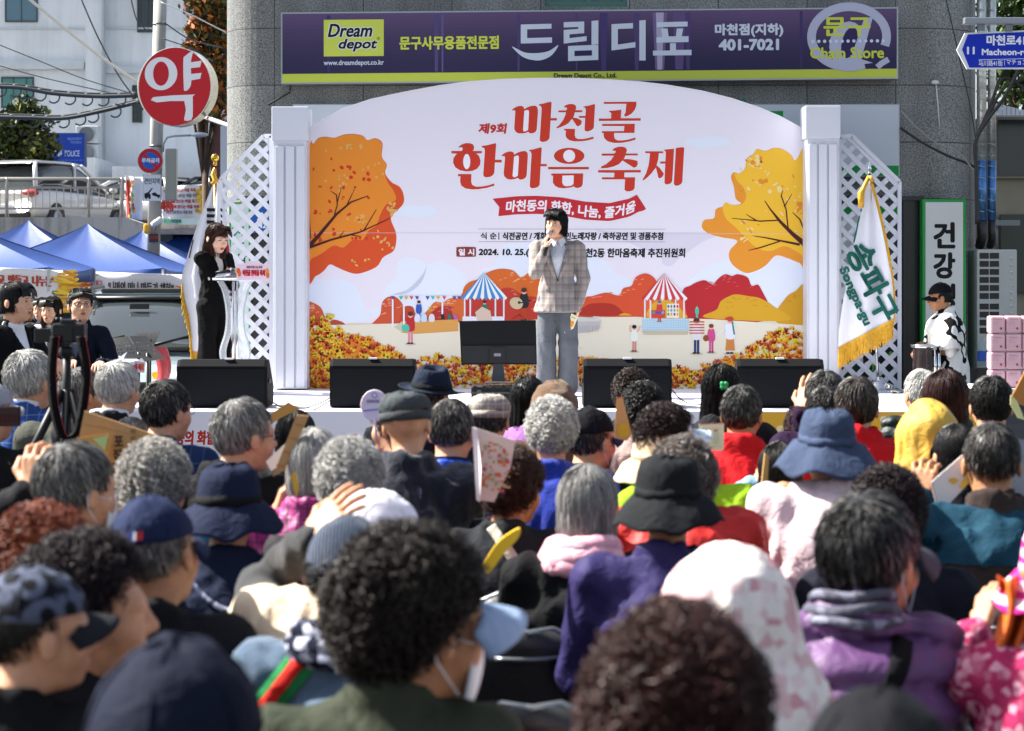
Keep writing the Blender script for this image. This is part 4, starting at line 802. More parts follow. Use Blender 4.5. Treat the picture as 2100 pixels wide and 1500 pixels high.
    m = MB(); m.box((-L / 2 + .015, 0, h1 * .56), (.04, .56, .14), bev=.01); m.build('number_plate', mat('number plate', '#d7d9da', .5), t, local=True)
    MB().box((-L / 2 + .06, 0, .42), (.1, hw * 1.5, .18), bev=.04).build('bumper', blk_, t, local=True)
    m = MB().box((L / 2 - .02, 0, h1 * .62), (.08, hw * .9, .13), bev=.03).build('grille', blk_, t, local=True)
    MB().box((L / 2 + .02, 0, h1 * .4), (.03, .52, .11), bev=.008).build('number_plate', mat('number plate', '#d7d9da', .5), t, local=True)
    return t
wp_ = mat('white car paint', '#d5d6d6', .25, coat=.8); sp_ = mat('silver car paint', '#9fb0bb', .22, metal=.35, coat=1.); bp_ = mat('black car paint', (.012, .013, .016), .2, coat=1.)
zg = 2.73
def at(px, Y, z=zg): return (X_(px, Y), Y, z)
c = car('parked_car', 'white car with red tail lights parked behind the railing, beside the blue police sign', at(108, 47.9, 2.66), R(73), 4.6, 1.92, 1.68, wp_, group='cars on the parking deck')
car('parked_car', 'white car cut by the photo edge on the parking deck', at(-48, 49), R(84), 4.5, 1.85, 1.5, wp_, group='cars on the parking deck')
car('parked_car', 'black car parked against the white annex behind the round pharmacy sign', at(300, 51.2, 2.73), R(172), 4.5, 1.85, 1.42, bp_, False, group='cars on the parking deck')
car('parked_car', 'white car behind the railing next to the printed banner', at(270, 50.0), R(160), 4.4, 1.8, 1.35, wp_, False, group='cars on the parking deck')
car('parked_car', 'dark car parked at the granite building end of the deck', at(420, 50.5, 2.73), R(178), 4.4, 1.85, 1.42, bp_, False, group='cars on the parking deck')
car('silver_suv', 'silver sport utility car with roof rails facing the stage crowd', (X_(292, 24.9), 24.9, -.22), R(-84), 4.5, 1.84, 1.7, sp_, True, rails=True)
# printed banners by the railing
def banner(label, pts, Y, face, draw, wav=.05, name='banner', group='printed banners'):
    t = thing(name, label, 'banner', W(sum(p[0] for p in pts) / 4, max(p[1] for p in pts), Y), group)
    (x0, y0), (x1, y1), (x2, y2), (x3, y3) = pts
    def pt(u, v, d):
        xa, ya = x0 + (x1 - x0) * u, y0 + (y1 - y0) * u; xb, yb = x3 + (x2 - x3) * u, y3 + (y2 - y3) * u
        p = W(xa + (xb - xa) * v, ya + (yb - ya) * v, Y); return (p.x, Y + wav * math.sin(u * 9 + v * 2) - d, p.z)
    MB().grid([[pt(u, v, 0) for u in np.linspace(0, 1, 25)] for v in np.linspace(0, 1, 7)]).build('sheet', mat('banner ' + face, face, .7), t, solid=.004)
    a = Art(pt, .0008); a.d = .004; draw(a); a.build('printing', t); return t
def dr1(a):
    for k in range(40): a.ell(random.uniform(0, .5), random.uniform(.1, .95), .06, .05, random.choice(['#d8a72c', '#c03a30', '#7fae52', '#c9c6c4']), 0, 8)
    a.rect(.05, .1, .25, .9, '#b8382c')
banner('narrow festival banner tied to the railing end beside the pole', [(257, 360), (293, 368), (293, 452), (258, 448)], 43, '#dfdcd8', dr1)
def dr2(a):
    for j, (c, x0, x1) in enumerate((('#c4574a', .05, .75), ('#7d7a78', .08, .8), ('#bb4a3c', .0, .8), ('#c0473a', .02, .85), ('#8f8a88', .1, .7))): a.text('주민과 함께 만드는 마을 축제', x0, .08 + j * .14, x1, .17 + j * .14, c, .004)
    a.text('마천동', 0, .4, .28, .66, '#c23a2c', .012)
    for k in range(30): a.ell(random.uniform(.8, 1), random.uniform(.05, .7), .05, .05, random.choice(['#d8b02c', '#dfc25a', '#c9892c']), 0, 8)
    a.rect(0, .84, 1, 1, '#cfe0cf'); a.text('주민자치위원회 · 마천동 주민센터', .05, .87, .95, .97, '#3f8f52', .006)
banner('festival banner with red lettering and a green footer behind the flag', [(330, 383), (424, 378), (418, 462), (332, 460)], 43.5, '#e0ddda', dr2)
# utility pole with signs
YP = 38.
t = thing('utility_pole', 'leaning grey concrete utility pole behind the round pharmacy sign', 'pole', (X_(314, YP), YP, -.2))
MB().tube([W(312, 610, YP), W(331, -80, YP)], .125, 16).build('shaft', stained('pole concrete', '#a3a29c', 1.2, .6), t)
m = MB()
for y in (50, 190, 300, 372): m.tube([W(312 + (610 - y) * .0276, y + 2, YP), W(312 + (610 - y) * .0276, y - 2, YP)], .135, 16)
m.build('strap', mat('steel strap', '#6d7276', .4, metal=.7), t)
MB().tube([W(334, 312, YP - .1), W(335, 296, YP - .1), W(343, 282, YP - .1), W(360, 279, YP - .1), W(392, 278, YP - .1)], .02, 8).build('lamp_arm', mat('galvanised arm', '#9aa0a4', .4, metal=.6), t)
MB().sphere(W(409, 277, YP - .1), (.17, .12, .05), 14).build('lamp_head', mat('lamp head', '#aeb4b8', .35, metal=.4), t)
MB().box2(W(338, 411, YP - .2), W(361, 305, YP - .2) + Vector((0, .2, 0)), bev=.015).build('meter_box', mat('grey meter box', '#8f9086', .4, metal=.4), t)
MB().box2(W(305, 497, YP - .25), W(327, 480, YP - .13), bev=.01).build('display_box', mat('black display box', (.015, .012, .012), .4), t)
a = Art(on_wall(YP - .252)); a.text('주의', 308, 484, 324, 491, '#b02020', .4); a.build('display_text', t)
MB().box2(W(293, 480, YP - .35), W(307, 459, YP - .15), bev=.05).build('yellow_lamp', mat('yellow plastic', '#d9a51c', .4), t)
def disc_sign(name, label, cx, cy, r, Y, layers, depth, edge, group=None, yaw=0.):
    t = thing(name, label, 'sign', W(cx, cy + r, Y), group)
    rr = r * Y / F; c = W(cx, cy, Y)
    Mx = Matrix.Rotation(yaw, 3, 'Z') @ Matrix.Rotation(R(90), 3, 'X')
    MB().lathe([(0, 0), (rr, 0), (rr * 1.015, -.01), (rr * 1.015, -depth + .01), (rr, -depth), (0, -depth)], c, 48, rot=Mx, smooth=False).build('housing', edge, t)
    cs, sn = math.cos(yaw), math.sin(yaw); k = Y / F
    pt = lambda u, v, d: (c.x + (u - cx) * k * cs + (.003 + d) * sn, c.y + (u - cx) * k * sn - (.003 + d) * cs, c.z - (v - cy) * k)
    a = Art(pt); layers(a); a.build('face', t); return t
def noparking(a):
    a.ell(308, 330, 25, 25, '#b8202a', 0, 40); a.ell(308, 330, 17.5, 17.5, '#1f5fae', 0, 40); a.line([(295, 317), (321, 343)], 6, '#b8202a'); a.text('주차금지', 291, 325, 326, 334, '#d5dbe6', .5)
disc_sign('no_parking_sign', 'round red and blue no parking sign on the utility pole', 308, 330, 26, YP - .3, noparking, .03, alu)
t, a = frame_sign('tow_away_sign', 'white tow away plate under the round no parking sign', 'sign', 293, 358, 330, 413, YP - .3, .03, '#ccd0d2', alu, 1)
a.text('견인지역', 296, 366, 327, 378, '#3a3d42', .4); a.poly([(296, 406), (296, 397), (303, 395), (312, 385), (313, 387), (306, 397), (309, 399), (309, 405)], '#1c1d20'); a.ell(300, 406, 2.6, 2.6, '#1c1d20'); a.ell(307, 406, 2.6, 2.6, '#1c1d20'); a.blob([(312, 397), (318, 395), (323, 399), (328, 400), (327, 405), (313, 401)], '#1c1d20'); a.ell(325, 405, 2, 2, '#1c1d20'); a.build('face', t)
t = thing('security_camera', 'white bullet security camera on the utility pole', 'camera', W(320, 462, YP - .4))
MB().tube([W(313, 462, YP - .5), W(330, 450, YP - .4)], .06, 12).build('body', mat('white camera plastic', '#cdd0d0', .4), t); MB().tube([W(324, 452, YP - .4), W(318, 470, YP - .2)], .02, 6).build('bracket', stl, t)
# round pharmacy sign
YC = 23.
rd = '#b3202c'
def pharm(a):
    a.ell(358, 178, 77, 80, rd, 0, 60); w_ = '#d9dbe6'
    a.ell(329, 151, 35, 34, w_, 0, 40); a.ell(329, 151, 17, 25, rd, 0, 30)
    a.poly(smooth_closed([(397, 107), (393, 130), (394, 170), (388, 184), (380, 187), (378, 180), (377, 125), (382, 115)], 4), w_)
    a.poly([(392, 129), (416, 126), (413, 139), (392, 141)], w_); a.poly([(392, 153), (416, 151), (413, 163), (392, 166)], w_)
    a.poly(smooth_closed([(312, 199), (397, 195), (397, 199), (397, 240), (390, 248), (381, 248), (379, 244), (379, 208), (320, 210)], 2), w_)
t = disc_sign('pharmacy_sign', 'large round red pharmacy sign with a white character in a steel rim', 358, 178, 80, YC, pharm, .22, mat('polished sign rim', '#c7c3b8', .18, metal=.9), yaw=R(-10))
MB().tube([W(425, 242, YC + .3), W(480, 262, YC - 2.8)], .025, 6).build('bracket', mat('bracket pale steel', '#b9bcc0', .4, metal=.5), t)
# cables of the street
cg = 'overhead cables at the street corner'
wt = mat('white cable', '#d0ccc4', .6); gy = mat('dark cable', '#3c4145', .6)
for lab, p, r, Y, mt in (('taut white cable slanting down to the pharmacy sign', [(40, -18), (120, 48), (200, 112), (285, 172)], .02, 24, wt), ('thin dark wire slanting behind the pharmacy sign', [(165, -5), (200, 75), (240, 150), (275, 200)], .012, 30, gy), ('thin wire drooping from the pole top behind the round sign', [(268, -5), (280, 40), (300, 62)], .012, 32, gy),
    ('thin wire falling across the white building to the pole', [(-20, 85), (80, 125), (180, 165), (300, 200)], .01, 34, gy), ('faint second wire below it across the white building', [(-20, 130), (90, 160), (200, 185), (300, 205)], .01, 34.5, gy), ('dark wire from the pole into the autumn tree', [(335, 45), (370, 70), (400, 85), (460, 100)], .014, 37, gy), ('pale wire from the pole to the granite building', [(330, 5), (390, 30), (430, 50), (465, 68)], .012, 36.5, wt), ('lower dark wire curving behind the sign to the trees', [(335, 80), (360, 88), (380, 95), (410, 110), (440, 130)], .012, 37.2, gy)):
    cable(lab, p, r, Y, mt, 'overhead_cable', cg)
def hooked(label, pts, Y, hooks):
    t = thing('cable_bundle', label, 'cable', W(*pts[0], Y), 'bundled cables with hanger hooks')
    q = [Vector(v) for v in smooth_closed([W(x, y, Y) for x, y in pts], 8, False)]; m = MB(); m.tube(q, .035, 7); m.tube([v + Vector((0, .05, .05)) for v in q], .02, 6); m.build('strand', mat('bundle rubber', '#2f373c', .6), t)
    for k in range(hooks):
        p = q[int((k + .5) * len(q) / hooks)]; MB().tube([p + Vector((.1 * math.cos(a), 0, -.06 + .1 * math.sin(a))) for a in np.linspace(-2.4, 1.9, 12)], .014, 5).build('hook', mat('hook rubber', '#39434a', .6), t)
hooked('upper cable bundle with curled hooks above the dark tree', [(-30, 178), (40, 180), (110, 192), (200, 198), (280, 196)], 33, 11)
hooked('lower cable bundle with hooks drooping behind the pharmacy sign', [(-30, 240), (60, 242), (130, 243), (200, 230), (290, 208)], 33.5, 9)
# trees
def leaf_mat(): return attr_mat('leaf surface', .6, .3)
def tree(name, label, base, h_trunk, clumps, cols, n, size, seed, trunk_r=.12, group=None, limbs=True):
    t = thing(name, label, 'tree', base, group); rg = np.random.default_rng(seed); b = Vector(base)
    bark = mat('bark', '#4a3a2c', .9, var=.3, bump=.6, bscale=20)
    m = MB(); top = b + Vector((0, 0, h_trunk)); m.tube([b, b + Vector((.05, 0, h_trunk * .5)), top], [trunk_r * 1.3, trunk_r, trunk_r * .7], 8)
    for c, r in clumps:
        c = Vector(c); mid = top.lerp(c, .5) + Vector((rg.normal(0, .1), rg.normal(0, .1), .1)); m.tube([top - Vector((0, 0, h_trunk * .1)), mid, c], [trunk_r * .5, trunk_r * .3, .015], 6)
        for k in range(4): m.tube([mid.lerp(c, .4 + .15 * k), c + Vector(rg.normal(0, r * .6, 3))], [.02, .006], 4, cap=False)
    m.build('trunk', bark, t)
    w = np.array([r ** 2.2 for c, r in clumps]); w /= w.sum(); idx = rg.choice(len(clumps), n, p=w)
    C = np.array([list(c) for c, r in clumps])[idx]; RR = np.array([r for c, r in clumps])[idx]
    d = rg.normal(size=(n, 3)); d /= np.linalg.norm(d, axis=1, keepdims=True); u = rg.random(n) ** .45
    sub = np.array([mnoise.noise(Vector(x * 2.1 + seed)) for x in (C + d)]) * .35 + 1
    P = C + d * (u * RR * sub)[:, None] * np.array([1, 1, .85])
    a1 = rg.normal(size=(n, 3)); a1 /= np.linalg.norm(a1, axis=1, keepdims=True); a2 = np.cross(a1, rg.normal(size=(n, 3))); a2 /= np.linalg.norm(a2, axis=1, keepdims=True)
    s = size * rg.uniform(.6, 1.3, n)[:, None]
    V = np.stack([P - a1 * s, P + a2 * s * .45, P + a1 * s, P - a2 * s * .45], 1).reshape(-1, 3) - np.array(base)
    cc = np.array([lin(c) for c in cols])[rg.integers(0, len(cols), n)] * rg.uniform(.7, 1.25, n)[:, None]
    np_mesh('crown', V, np.arange(4 * n).reshape(-1, 4), leaf_mat(), t, np.repeat(cc, 4, 0), smooth=False); return t
tree('street_tree', 'dark green leafy tree in front of the white building', (X_(45, 47), 47, 2.7), 1.2, [((X_(x, 47), 47 + dy, Z_(y, 47)), r) for x, y, r, dy in ((20, 320, .6, 0), (55, 300, .65, .2), (85, 300, .5, -.2), (40, 255, .6, 0), (70, 245, .45, .1), (15, 265, .5, 0), (50, 220, .35, 0), (95, 335, .35, 0), (-20, 300, .7, 0), (-15, 340, .6, 0), (60, 345, .5, 0))], ['#2f3d1c', '#3c4a22', '#4a5526', '#6a6a2a', '#2a3520'], 5200, .1, 3)
tree('autumn_tree', 'tree with orange and green autumn leaves between pole and granite building', (X_(420, 42), 42, -.2), 4.2, [((X_(x, 42), 42 + dy, Z_(y, 42)), r) for x, y, r, dy in ((400, 5, .35, 0), (435, 30, .5, 0), (455, -20, .6, 0), (420, 75, .4, 0), (445, 95, .5, .3), (410, 85, .25, 0), (440, 150, .45, 0), (455, 190, .5, 0), (395, 60, .22, 0), (425, 130, .3, 0), (445, 230, .4, 0), (470, 60, .6, 0), (390, 100, .2, 0))], ['#8a4a1a', '#a85a1c', '#b8701f', '#4a5020', '#3a4420', '#6a5a20', '#2f3a1c'], 4200, .085, 5, .09)
tree('evergreen_tree', 'dark green tree over the beige house awning', (X_(2090, 33), 33, 0), 3.5, [((X_(x, 33), 33 + dy, Z_(y, 33)), r) for x, y, r, dy in ((2070, 40, .7, 0), (2110, 20, .8, 0), (2090, 110, .7, 0), (2130, 130, .8, 0), (2070, 180, .5, 0), (2120, 200, .6, 0), (2055, 120, .4, 0), (2160, 60, .9, 0), (2150, -30, .9, 0), (2075, -30, .7, 0))], ['#24331a', '#30421f', '#3d5226', '#4f6a2c'], 5200, .08, 9)
# blue canopies
tarp = mat('blue tent fabric', '#183d80', .55, var=.1, vscale=1.2, bump=.25, bscale=9)
def tent(label, px, py, Y, half, eave_z, seed):
    t = thing('canopy_tent', label, 'tent', (X_(px, Y), Y, -.2), 'blue canopy tents'); zt = Z_(py, Y); cx = X_(px, Y); rg = np.random.default_rng(seed)
    m = MB(); n = 13
    for q in range(4):
        P = []
        for i in range(n):
            v = i / (n - 1); row = []
            for j in range(n):
                u = j / (n - 1) * 2 - 1; r = v * half; z = zt + (eave_z - zt) * (v ** .86) - .10 * math.sin(v * math.pi) * (1 - u * u) - .06 * (1 - u * u) * v + .025 * math.sin(9 * u + seed + q) * v * (1 - v)
                a = q * math.pi / 2; x, y = u * r, -r; row.append((cx + x * math.cos(a) - y * math.sin(a), Y + x * math.sin(a) + y * math.cos(a), z))
            P.append(row)
        m.grid(P)
    m.build('canopy', tarp, t)
    m = MB(); h = half
    for (ax, ay), (bx, by) in (((-h, -h), (h, -h)), ((h, -h), (h, h)), ((h, h), (-h, h)), ((-h, h), (-h, -h))):
        m.grid([[(cx + ax + (bx - ax) * u, Y + ay + (by - ay) * u, eave_z - .06 * 4 * u * (1 - u) * (k == 0) - .22 * k) for u in np.linspace(0, 1, 9)] for k in (0, 1)])
    m.build('valance', tarp, t, solid=.003)
    for sx in (-1, 1):
        for sy in (-1, 1): MB().box2((cx + sx * h - .02, Y + sy * h - .02, -.2), (cx + sx * h + .02, Y + sy * h + .02, eave_z - .02)).build('leg', mat('tent leg', '#b5b8ba', .4, metal=.6), t)
tent('blue canopy tent nearest the left staff, cut by the photo edge', -62, 462, 30, 1.55, 1.8, 1); tent('blue canopy tent behind the glasses man and the silver car', 180, 459, 35, 1.6, 1.8, 2)
tent('blue canopy tent with its peak beneath the white parked car', 58, 452, 38.5, 1.6, 1.85, 3); tent('blue canopy tent in front of the utility pole foot', 292, 473, 42, 1.5, 1.8, 4); tent('blue canopy tent farthest back, beside the national flag', 376, 479, 46, 1.5, 1.85, 5)
def drA(a):
    a.text('학교와 함께 ', .0, .12, .3, .36, '#4a4442', .004); a.text("'쉼고, 만들고, 나누는'", .42, .16, .85, .42, '#b3473c', .006); a.text('체험해 보세요!', .1, .52, .72, .82, '#4a4442', .006); a.text('마천2동', .85, .5, .93, .62, '#3f7f62', .003)
    for k in range(36): a.ell(random.uniform(.92, 1), random.uniform(.02, .98), .03, .09, random.choice(['#d8a72c', '#dfbb3c', '#cf8a2a']), random.uniform(0, 3), 9)
banner('white banner under the left canopy with red and black lettering', [(-140, 542), (151, 556), (150, 640), (-140, 632)], 28.4, '#d9d5d6', drA, .04)
def drB(a):
    for k in range(26): a.ell(random.uniform(.0, .1), random.uniform(.0, .6), .025, .12, random.choice(['#c8642a', '#b8501f', '#d28a3a']), random.uniform(0, 3), 9)
    a.text('마천교', .14, .2, .24, .42, '#b3473c', .002); a.text("'나만의 미니 만들기 체험!'", .3, .22, .88, .55, '#35302f', .003)
    for k in range(14): a.ell(random.uniform(.95, 1), random.uniform(.3, .95), .02, .1, '#c8642a', random.uniform(0, 3), 9)
banner('white banner with orange leaf print hung on the canopy behind the silver car', [(155, 556), (383, 564), (383, 645), (155, 640)], 33.2, '#d6d2d4', drB, .04)
banner('dark blue tablecloth hanging under the left canopy banner', [(70, 622), (146, 626), (146, 700), (70, 700)], 31, '#2a2f44', lambda a: a.text('체험', .2, .3, .6, .7, '#4a5064', .01), .03, 'table_cloth', None)
# music stands, paper table, tripod camera, red bag
def music_stand(label, pts, Y, foot):
    t = thing('music_stand', label, 'music stand', (X_(foot, Y), Y, -.1), 'music stands'); mb_ = mat('black stand metal', (.014, .016, .018), .45, metal=.3)
    q = [np.array(p, float) for p in pts]; m = MB(); nu, nv = 8, 6
    def pt(u, v, d=0): p = q[0] * (1 - u) * (1 - v) + q[1] * u * (1 - v) + q[2] * u * v + q[3] * (1 - u) * v; w = W(p[0], p[1], Y + .12 * (1 - v)); return w + Vector((0, d, 0))
    for i in range(nu):
        for j in range(nv):
            u0, u1, v0, v1 = i / nu, (i + 1) / nu, j / nv, (j + 1) / nv; hole = 0 < j < nv - 1 and i not in (0, nu // 2, nu - 1)
            if not hole: m.add([pt(u0, v0), pt(u1, v0), pt(u1, v1), pt(u0, v1)], [(0, 1, 2, 3)])
            else:
                e = .3; a, b = u0 + (u1 - u0) * e, u1 - (u1 - u0) * e; c, d = v0 + (v1 - v0) * e, v1 - (v1 - v0) * e
                O = [pt(u0, v0), pt(u1, v0), pt(u1, v1), pt(u0, v1), pt(a, c), pt(b, c), pt(b, d), pt(a, d)]; m.add(O, [(0, 1, 5, 4), (1, 2, 6, 5), (2, 3, 7, 6), (3, 0, 4, 7)])
    m.build('desk', mb_, t, solid=.004)
    c = W(foot, 0, Y); zc = pt(.5, .7).z
    MB().tube([Vector((c.x, Y + .03, zc)), Vector((c.x, Y + .03, .15))], .012, 8).build('pole', mb_, t)
    for k in range(3): a = k * 2.1 + .4; MB().tube([(c.x, Y + .03, .2), (c.x + .3 * math.cos(a), Y + .03 + .3 * math.sin(a), -.08)], .01, 6).build('leg', mb_, t)
music_stand('black perforated music stand tilted in front of the silver car', [(266, 690), (301, 690), (338, 736), (296, 742)], 15.6, 301)
music_stand('black perforated music stand seen edge on beside its tilted twin', [(222, 696), (262, 690), (292, 735), (226, 734)], 16.0, 283)
music_stand('grey lit music stand standing behind the tilted one', [(281, 682), (329, 679), (318, 706), (272, 700)], 16.6, 306)
t = thing('paper_table', 'small table with sheets of paper beside the music stands', 'table', (X_(235, 15.2), 15.2, 0))
MB().box2(W(152, 752, 15.0), W(262, 744, 15.0) + Vector((0, .5, .0))).build('table_top', mat('pale table top', '#c2c6cc', .6), t)
for x in (160, 255):
    for d in (.04, .44): MB().tube([W(x, 750, 15.0 + d), (X_(x, 15.0), 15.0 + d, 0)], .012, 6).build('leg', stl, t)
for k, (p, lab) in enumerate((([(150, 738), (200, 742), (205, 736), (175, 730)], 'flat'), ([(180, 744), (206, 742), (206, 730), (190, 732)], 'slightly raised'), ([(206, 744), (262, 744), (246, 731), (214, 731)], 'largest'), ([(238, 742), (250, 740), (259, 723), (252, 728)], 'upright'))):
    tag(MB().prism([W(x, y, 15.05 + .1 * k) for x, y in p], (0, .03, 0)).build('paper_sheet', mat('white paper', '#d8dae8', .7)), f'{lab} sheet of white paper on the small table by the music stands', 'paper', 'papers on the table')
t = thing('lectern_card', 'pink festival card fixed in front of the music stands', 'card', W(283, 765, 15.3)); MB().prism([W(264, 740, 15.3), (W(297, 742, 15.3)), W(296, 765, 15.3), W(262, 763, 15.3)], (0, .01, 0)).build('card', mat('pink card', '#d4b6c2', .6), t)
a = Art(on_wall(15.295)); a.text('한마음 축제', 266, 747, 294, 760, '#b3303a', .6); a.ell(292, 753, 3, 7, '#c8642a'); a.build('printing', t)
t = thing('red_bag', 'red padded bag with a yellow badge leaning by the silver car', 'bag', W(330, 800, 16.8)); m = MB(); P = []
for v in np.linspace(0, 1, 9): P.append([W(325 + 12 * math.sin(v * 3) + 17 * math.cos(a) * (1 - .3 * v), 712 + 85 * v, 16.8 + .12 * math.sin(a)) for a in np.linspace(0, 2 * math.pi, 14, endpoint=False)])
m.grid(P, close=True); m.build('body', mat('red vinyl', '#8f2630', .4, var=.15, bump=.3, bscale=20), t); a = Art(on_wall(16.6)); a.blob([(312, 765), (322, 763), (323, 772), (317, 779), (312, 772)], '#d9ac1c'); a.build('badge', t)
# ------------------------------------------------------------------ people: implicit bodies, clothes, hair and hats
def V3(*a): return np.array(a, float)
def prim_d(P, p):
    if p[0] == 'c':
        a, b, ra, rb = np.array(p[1], float), np.array(p[2], float), p[3], p[4]; s = np.array(p[5], float) if len(p) > 5 and p[5] is not None else None
        if s is not None: P = P / s; a = a / s; b = b / s
        ab = b - a; t = np.clip(((P - a) @ ab) / max(ab @ ab, 1e-9), 0, 1)
        q = P - a - t[..., None] * ab; d = np.sqrt((q * q).sum(-1)) - (ra + (rb - ra) * t)
        return d * (s.min() if s is not None else 1)
    c, r = np.array(p[1], float), np.array(p[2], float); q = (P - c) / r
    return (np.sqrt((q * q).sum(-1)) - 1) * r.min()
def prim_box(p):
    if p[0] == 'c':
        a, b = np.array(p[1], float), np.array(p[2], float); s = np.array(p[5], float) if len(p) > 5 and p[5] is not None else np.ones(3); m = max(p[3], p[4]) * s; return np.minimum(a, b) - m, np.maximum(a, b) + m
    c, r = np.array(p[1], float), np.array(p[2], float); return c - r, c + r
def sdf_mesh(prims, h, k=.03, post=None, subs=()):
    """Surface-net mesh of a smooth union of primitives; post(P, f) may displace or cut the field."""
    bx = [prim_box(p) for p in prims]; lo = np.min([b[0] for b in bx], 0) - 3 * h - .012; hi = np.max([b[1] for b in bx], 0) + 3 * h + .012
    n = np.ceil((hi - lo) / h).astype(int) + 1; ax = [lo[i] + h * np.arange(n[i]) for i in range(3)]
    f = np.full(n, .2, np.float32)
    for p, (a, b) in zip(prims, bx):
        kk = p[6] if len(p) > 6 else k; m = kk + 2 * h + .02
        i0 = np.maximum(((a - m - lo) / h).astype(int), 0); i1 = np.minimum(((b + m - lo) / h).astype(int) + 2, n)
        sl = tuple(slice(i0[i], i1[i]) for i in range(3)); G = np.stack(np.meshgrid(*[ax[i][sl[i]] for i in range(3)], indexing='ij'), -1)
        d = prim_d(G, p); g = f[sl]; hh = np.clip(.5 + .5 * (d - g) / kk, 0, 1); f[sl] = d * (1 - hh) + g * hh - kk * hh * (1 - hh)
    if post or subs:
        G = np.stack(np.meshgrid(*ax, indexing='ij'), -1)
        for p in subs: f = np.maximum(f, -prim_d(G, p))
        if post: f = post(G, f)
    f = np.asarray(f, float)
    for i in range(3):
        s = [slice(None)] * 3
        for e in (0, -1): s[i] = e; f[tuple(s)] = np.maximum(f[tuple(s)], .01)
    ins = f < 0; cs = np.zeros(n - 1, int); offs = [(i, j, k_) for i in (0, 1) for j in (0, 1) for k_ in (0, 1)]
    for o in offs: cs += ins[o[0]:n[0] - 1 + o[0], o[1]:n[1] - 1 + o[1], o[2]:n[2] - 1 + o[2]]
    cell = np.argwhere((cs > 0) & (cs < 8)); idx = np.full(n - 1, -1); idx[tuple(cell.T)] = np.arange(len(cell))
    cv = np.stack([f[tuple((cell + o).T)] for o in offs], 1); acc = np.zeros((len(cell), 3)); cnt = np.zeros(len(cell)); of = np.array(offs, float)
    for a in range(8):
        for b in range(a + 1, 8):
            if np.abs(of[a] - of[b]).sum() != 1: continue
            x = (cv[:, a] < 0) != (cv[:, b] < 0); t = np.where(x, cv[:, a] / np.where(x, cv[:, a] - cv[:, b], 1), 0)
            acc += np.where(x[:, None], of[a] + t[:, None] * (of[b] - of[a]), 0); cnt += x
    V = lo + h * (cell + acc / cnt[:, None]); Q = []
    for axi in range(3):
        u, w = (axi + 1) % 3, (axi + 2) % 3; s0 = [slice(None)] * 3; s1 = [slice(None)] * 3; s0[axi] = slice(0, -1); s1[axi] = slice(1, None)
        A, B = ins[tuple(s0)], ins[tuple(s1)]; e = np.argwhere(A != B); e = e[(e[:, u] > 0) & (e[:, w] > 0) & (e[:, u] < n[u] - 1) & (e[:, w] < n[w] - 1)]
        flip = A[tuple(e.T)]; du, dw = np.zeros(3, int), np.zeros(3, int); du[u] = 1; dw[w] = 1
        q = np.stack([idx[tuple((e - du - dw).T)], idx[tuple((e - dw).T)], idx[tuple(e.T)], idx[tuple((e - du).T)]], 1); q[~flip] = q[~flip][:, ::-1]; Q.append(q)
    return V, np.concatenate(Q)
def wrinkle(seed, amp, freq=14, stretch=(1, 1, .5)):
    rg = np.random.default_rng(seed); freq = 36; amp = amp * 2.; K_ = rg.normal(0, freq, (9, 3)) * np.array(stretch); ph = rg.uniform(0, 6.28, 9)
    def g(P, f):
        n = sum(np.sin(P @ k_ + p + 1.5 * np.sin(P @ k2 * .6)) for k_, p, k2 in zip(K_, ph, K_[::-1])) / 9
        return f + amp * (np.abs(n) * 2.2 - .6)
    return g
# ---- poses: joint positions, facing +Y, feet on z = 0
def seated():
    return dict(pelvis=V3(0, 0, .52), chest=V3(0, -.01, .86), neck=V3(0, .0, 1.015), head=V3(0, .06, 1.155), shR=V3(.168, 0, .975), shL=V3(-.168, 0, .975), elR=V3(.208, .09, .73), elL=V3(-.208, .09, .73), wrR=V3(.12, .28, .63), wrL=V3(-.12, .28, .63),
                hipR=V3(.09, .04, .51), hipL=V3(-.09, .04, .51), knR=V3(.12, .45, .5), knL=V3(-.12, .45, .5), anR=V3(.13, .46, .09), anL=V3(-.13, .46, .09))
def standing():
    return dict(pelvis=V3(0, 0, .92), chest=V3(0, .0, 1.22), neck=V3(0, -.01, 1.39), head=V3(0, .03, 1.545), shR=V3(.175, 0, 1.335), shL=V3(-.175, 0, 1.335), elR=V3(.225, .0, 1.06), elL=V3(-.225, .0, 1.06), wrR=V3(.22, .08, .83), wrL=V3(-.22, .08, .83),
                hipR=V3(.085, 0, .86), hipL=V3(-.085, 0, .86), knR=V3(.1, .02, .48), knL=V3(-.1, .02, .48), anR=V3(.1, -.02, .09), anL=V3(-.1, -.02, .09))
def unit(v): v = np.array(v, float); return v / max(np.linalg.norm(v), 1e-9)
def reach(J, side, target, out=.5):
    """Two-bone arm: puts the wrist at target (or as near as the arm allows) with the elbow down and out."""
    s = 1 if side == 'R' else -1; a = J['sh' + side]; t = np.array(target, float); l1, l2 = .28, .25; d = t - a; L = np.linalg.norm(d)
    if L > l1 + l2 - .01: t = a + d / L * (l1 + l2 - .01); d = t - a; L = l1 + l2 - .01
    x = (l1 * l1 - l2 * l2 + L * L) / (2 * L); y = math.sqrt(max(l1 * l1 - x * x, 0)); u = d / L; pole = V3(s * out, -.1, -1); pole = unit(pole - u * (pole @ u))
    J['el' + side] = a + u * x + pole * y; J['wr' + side] = t; return J
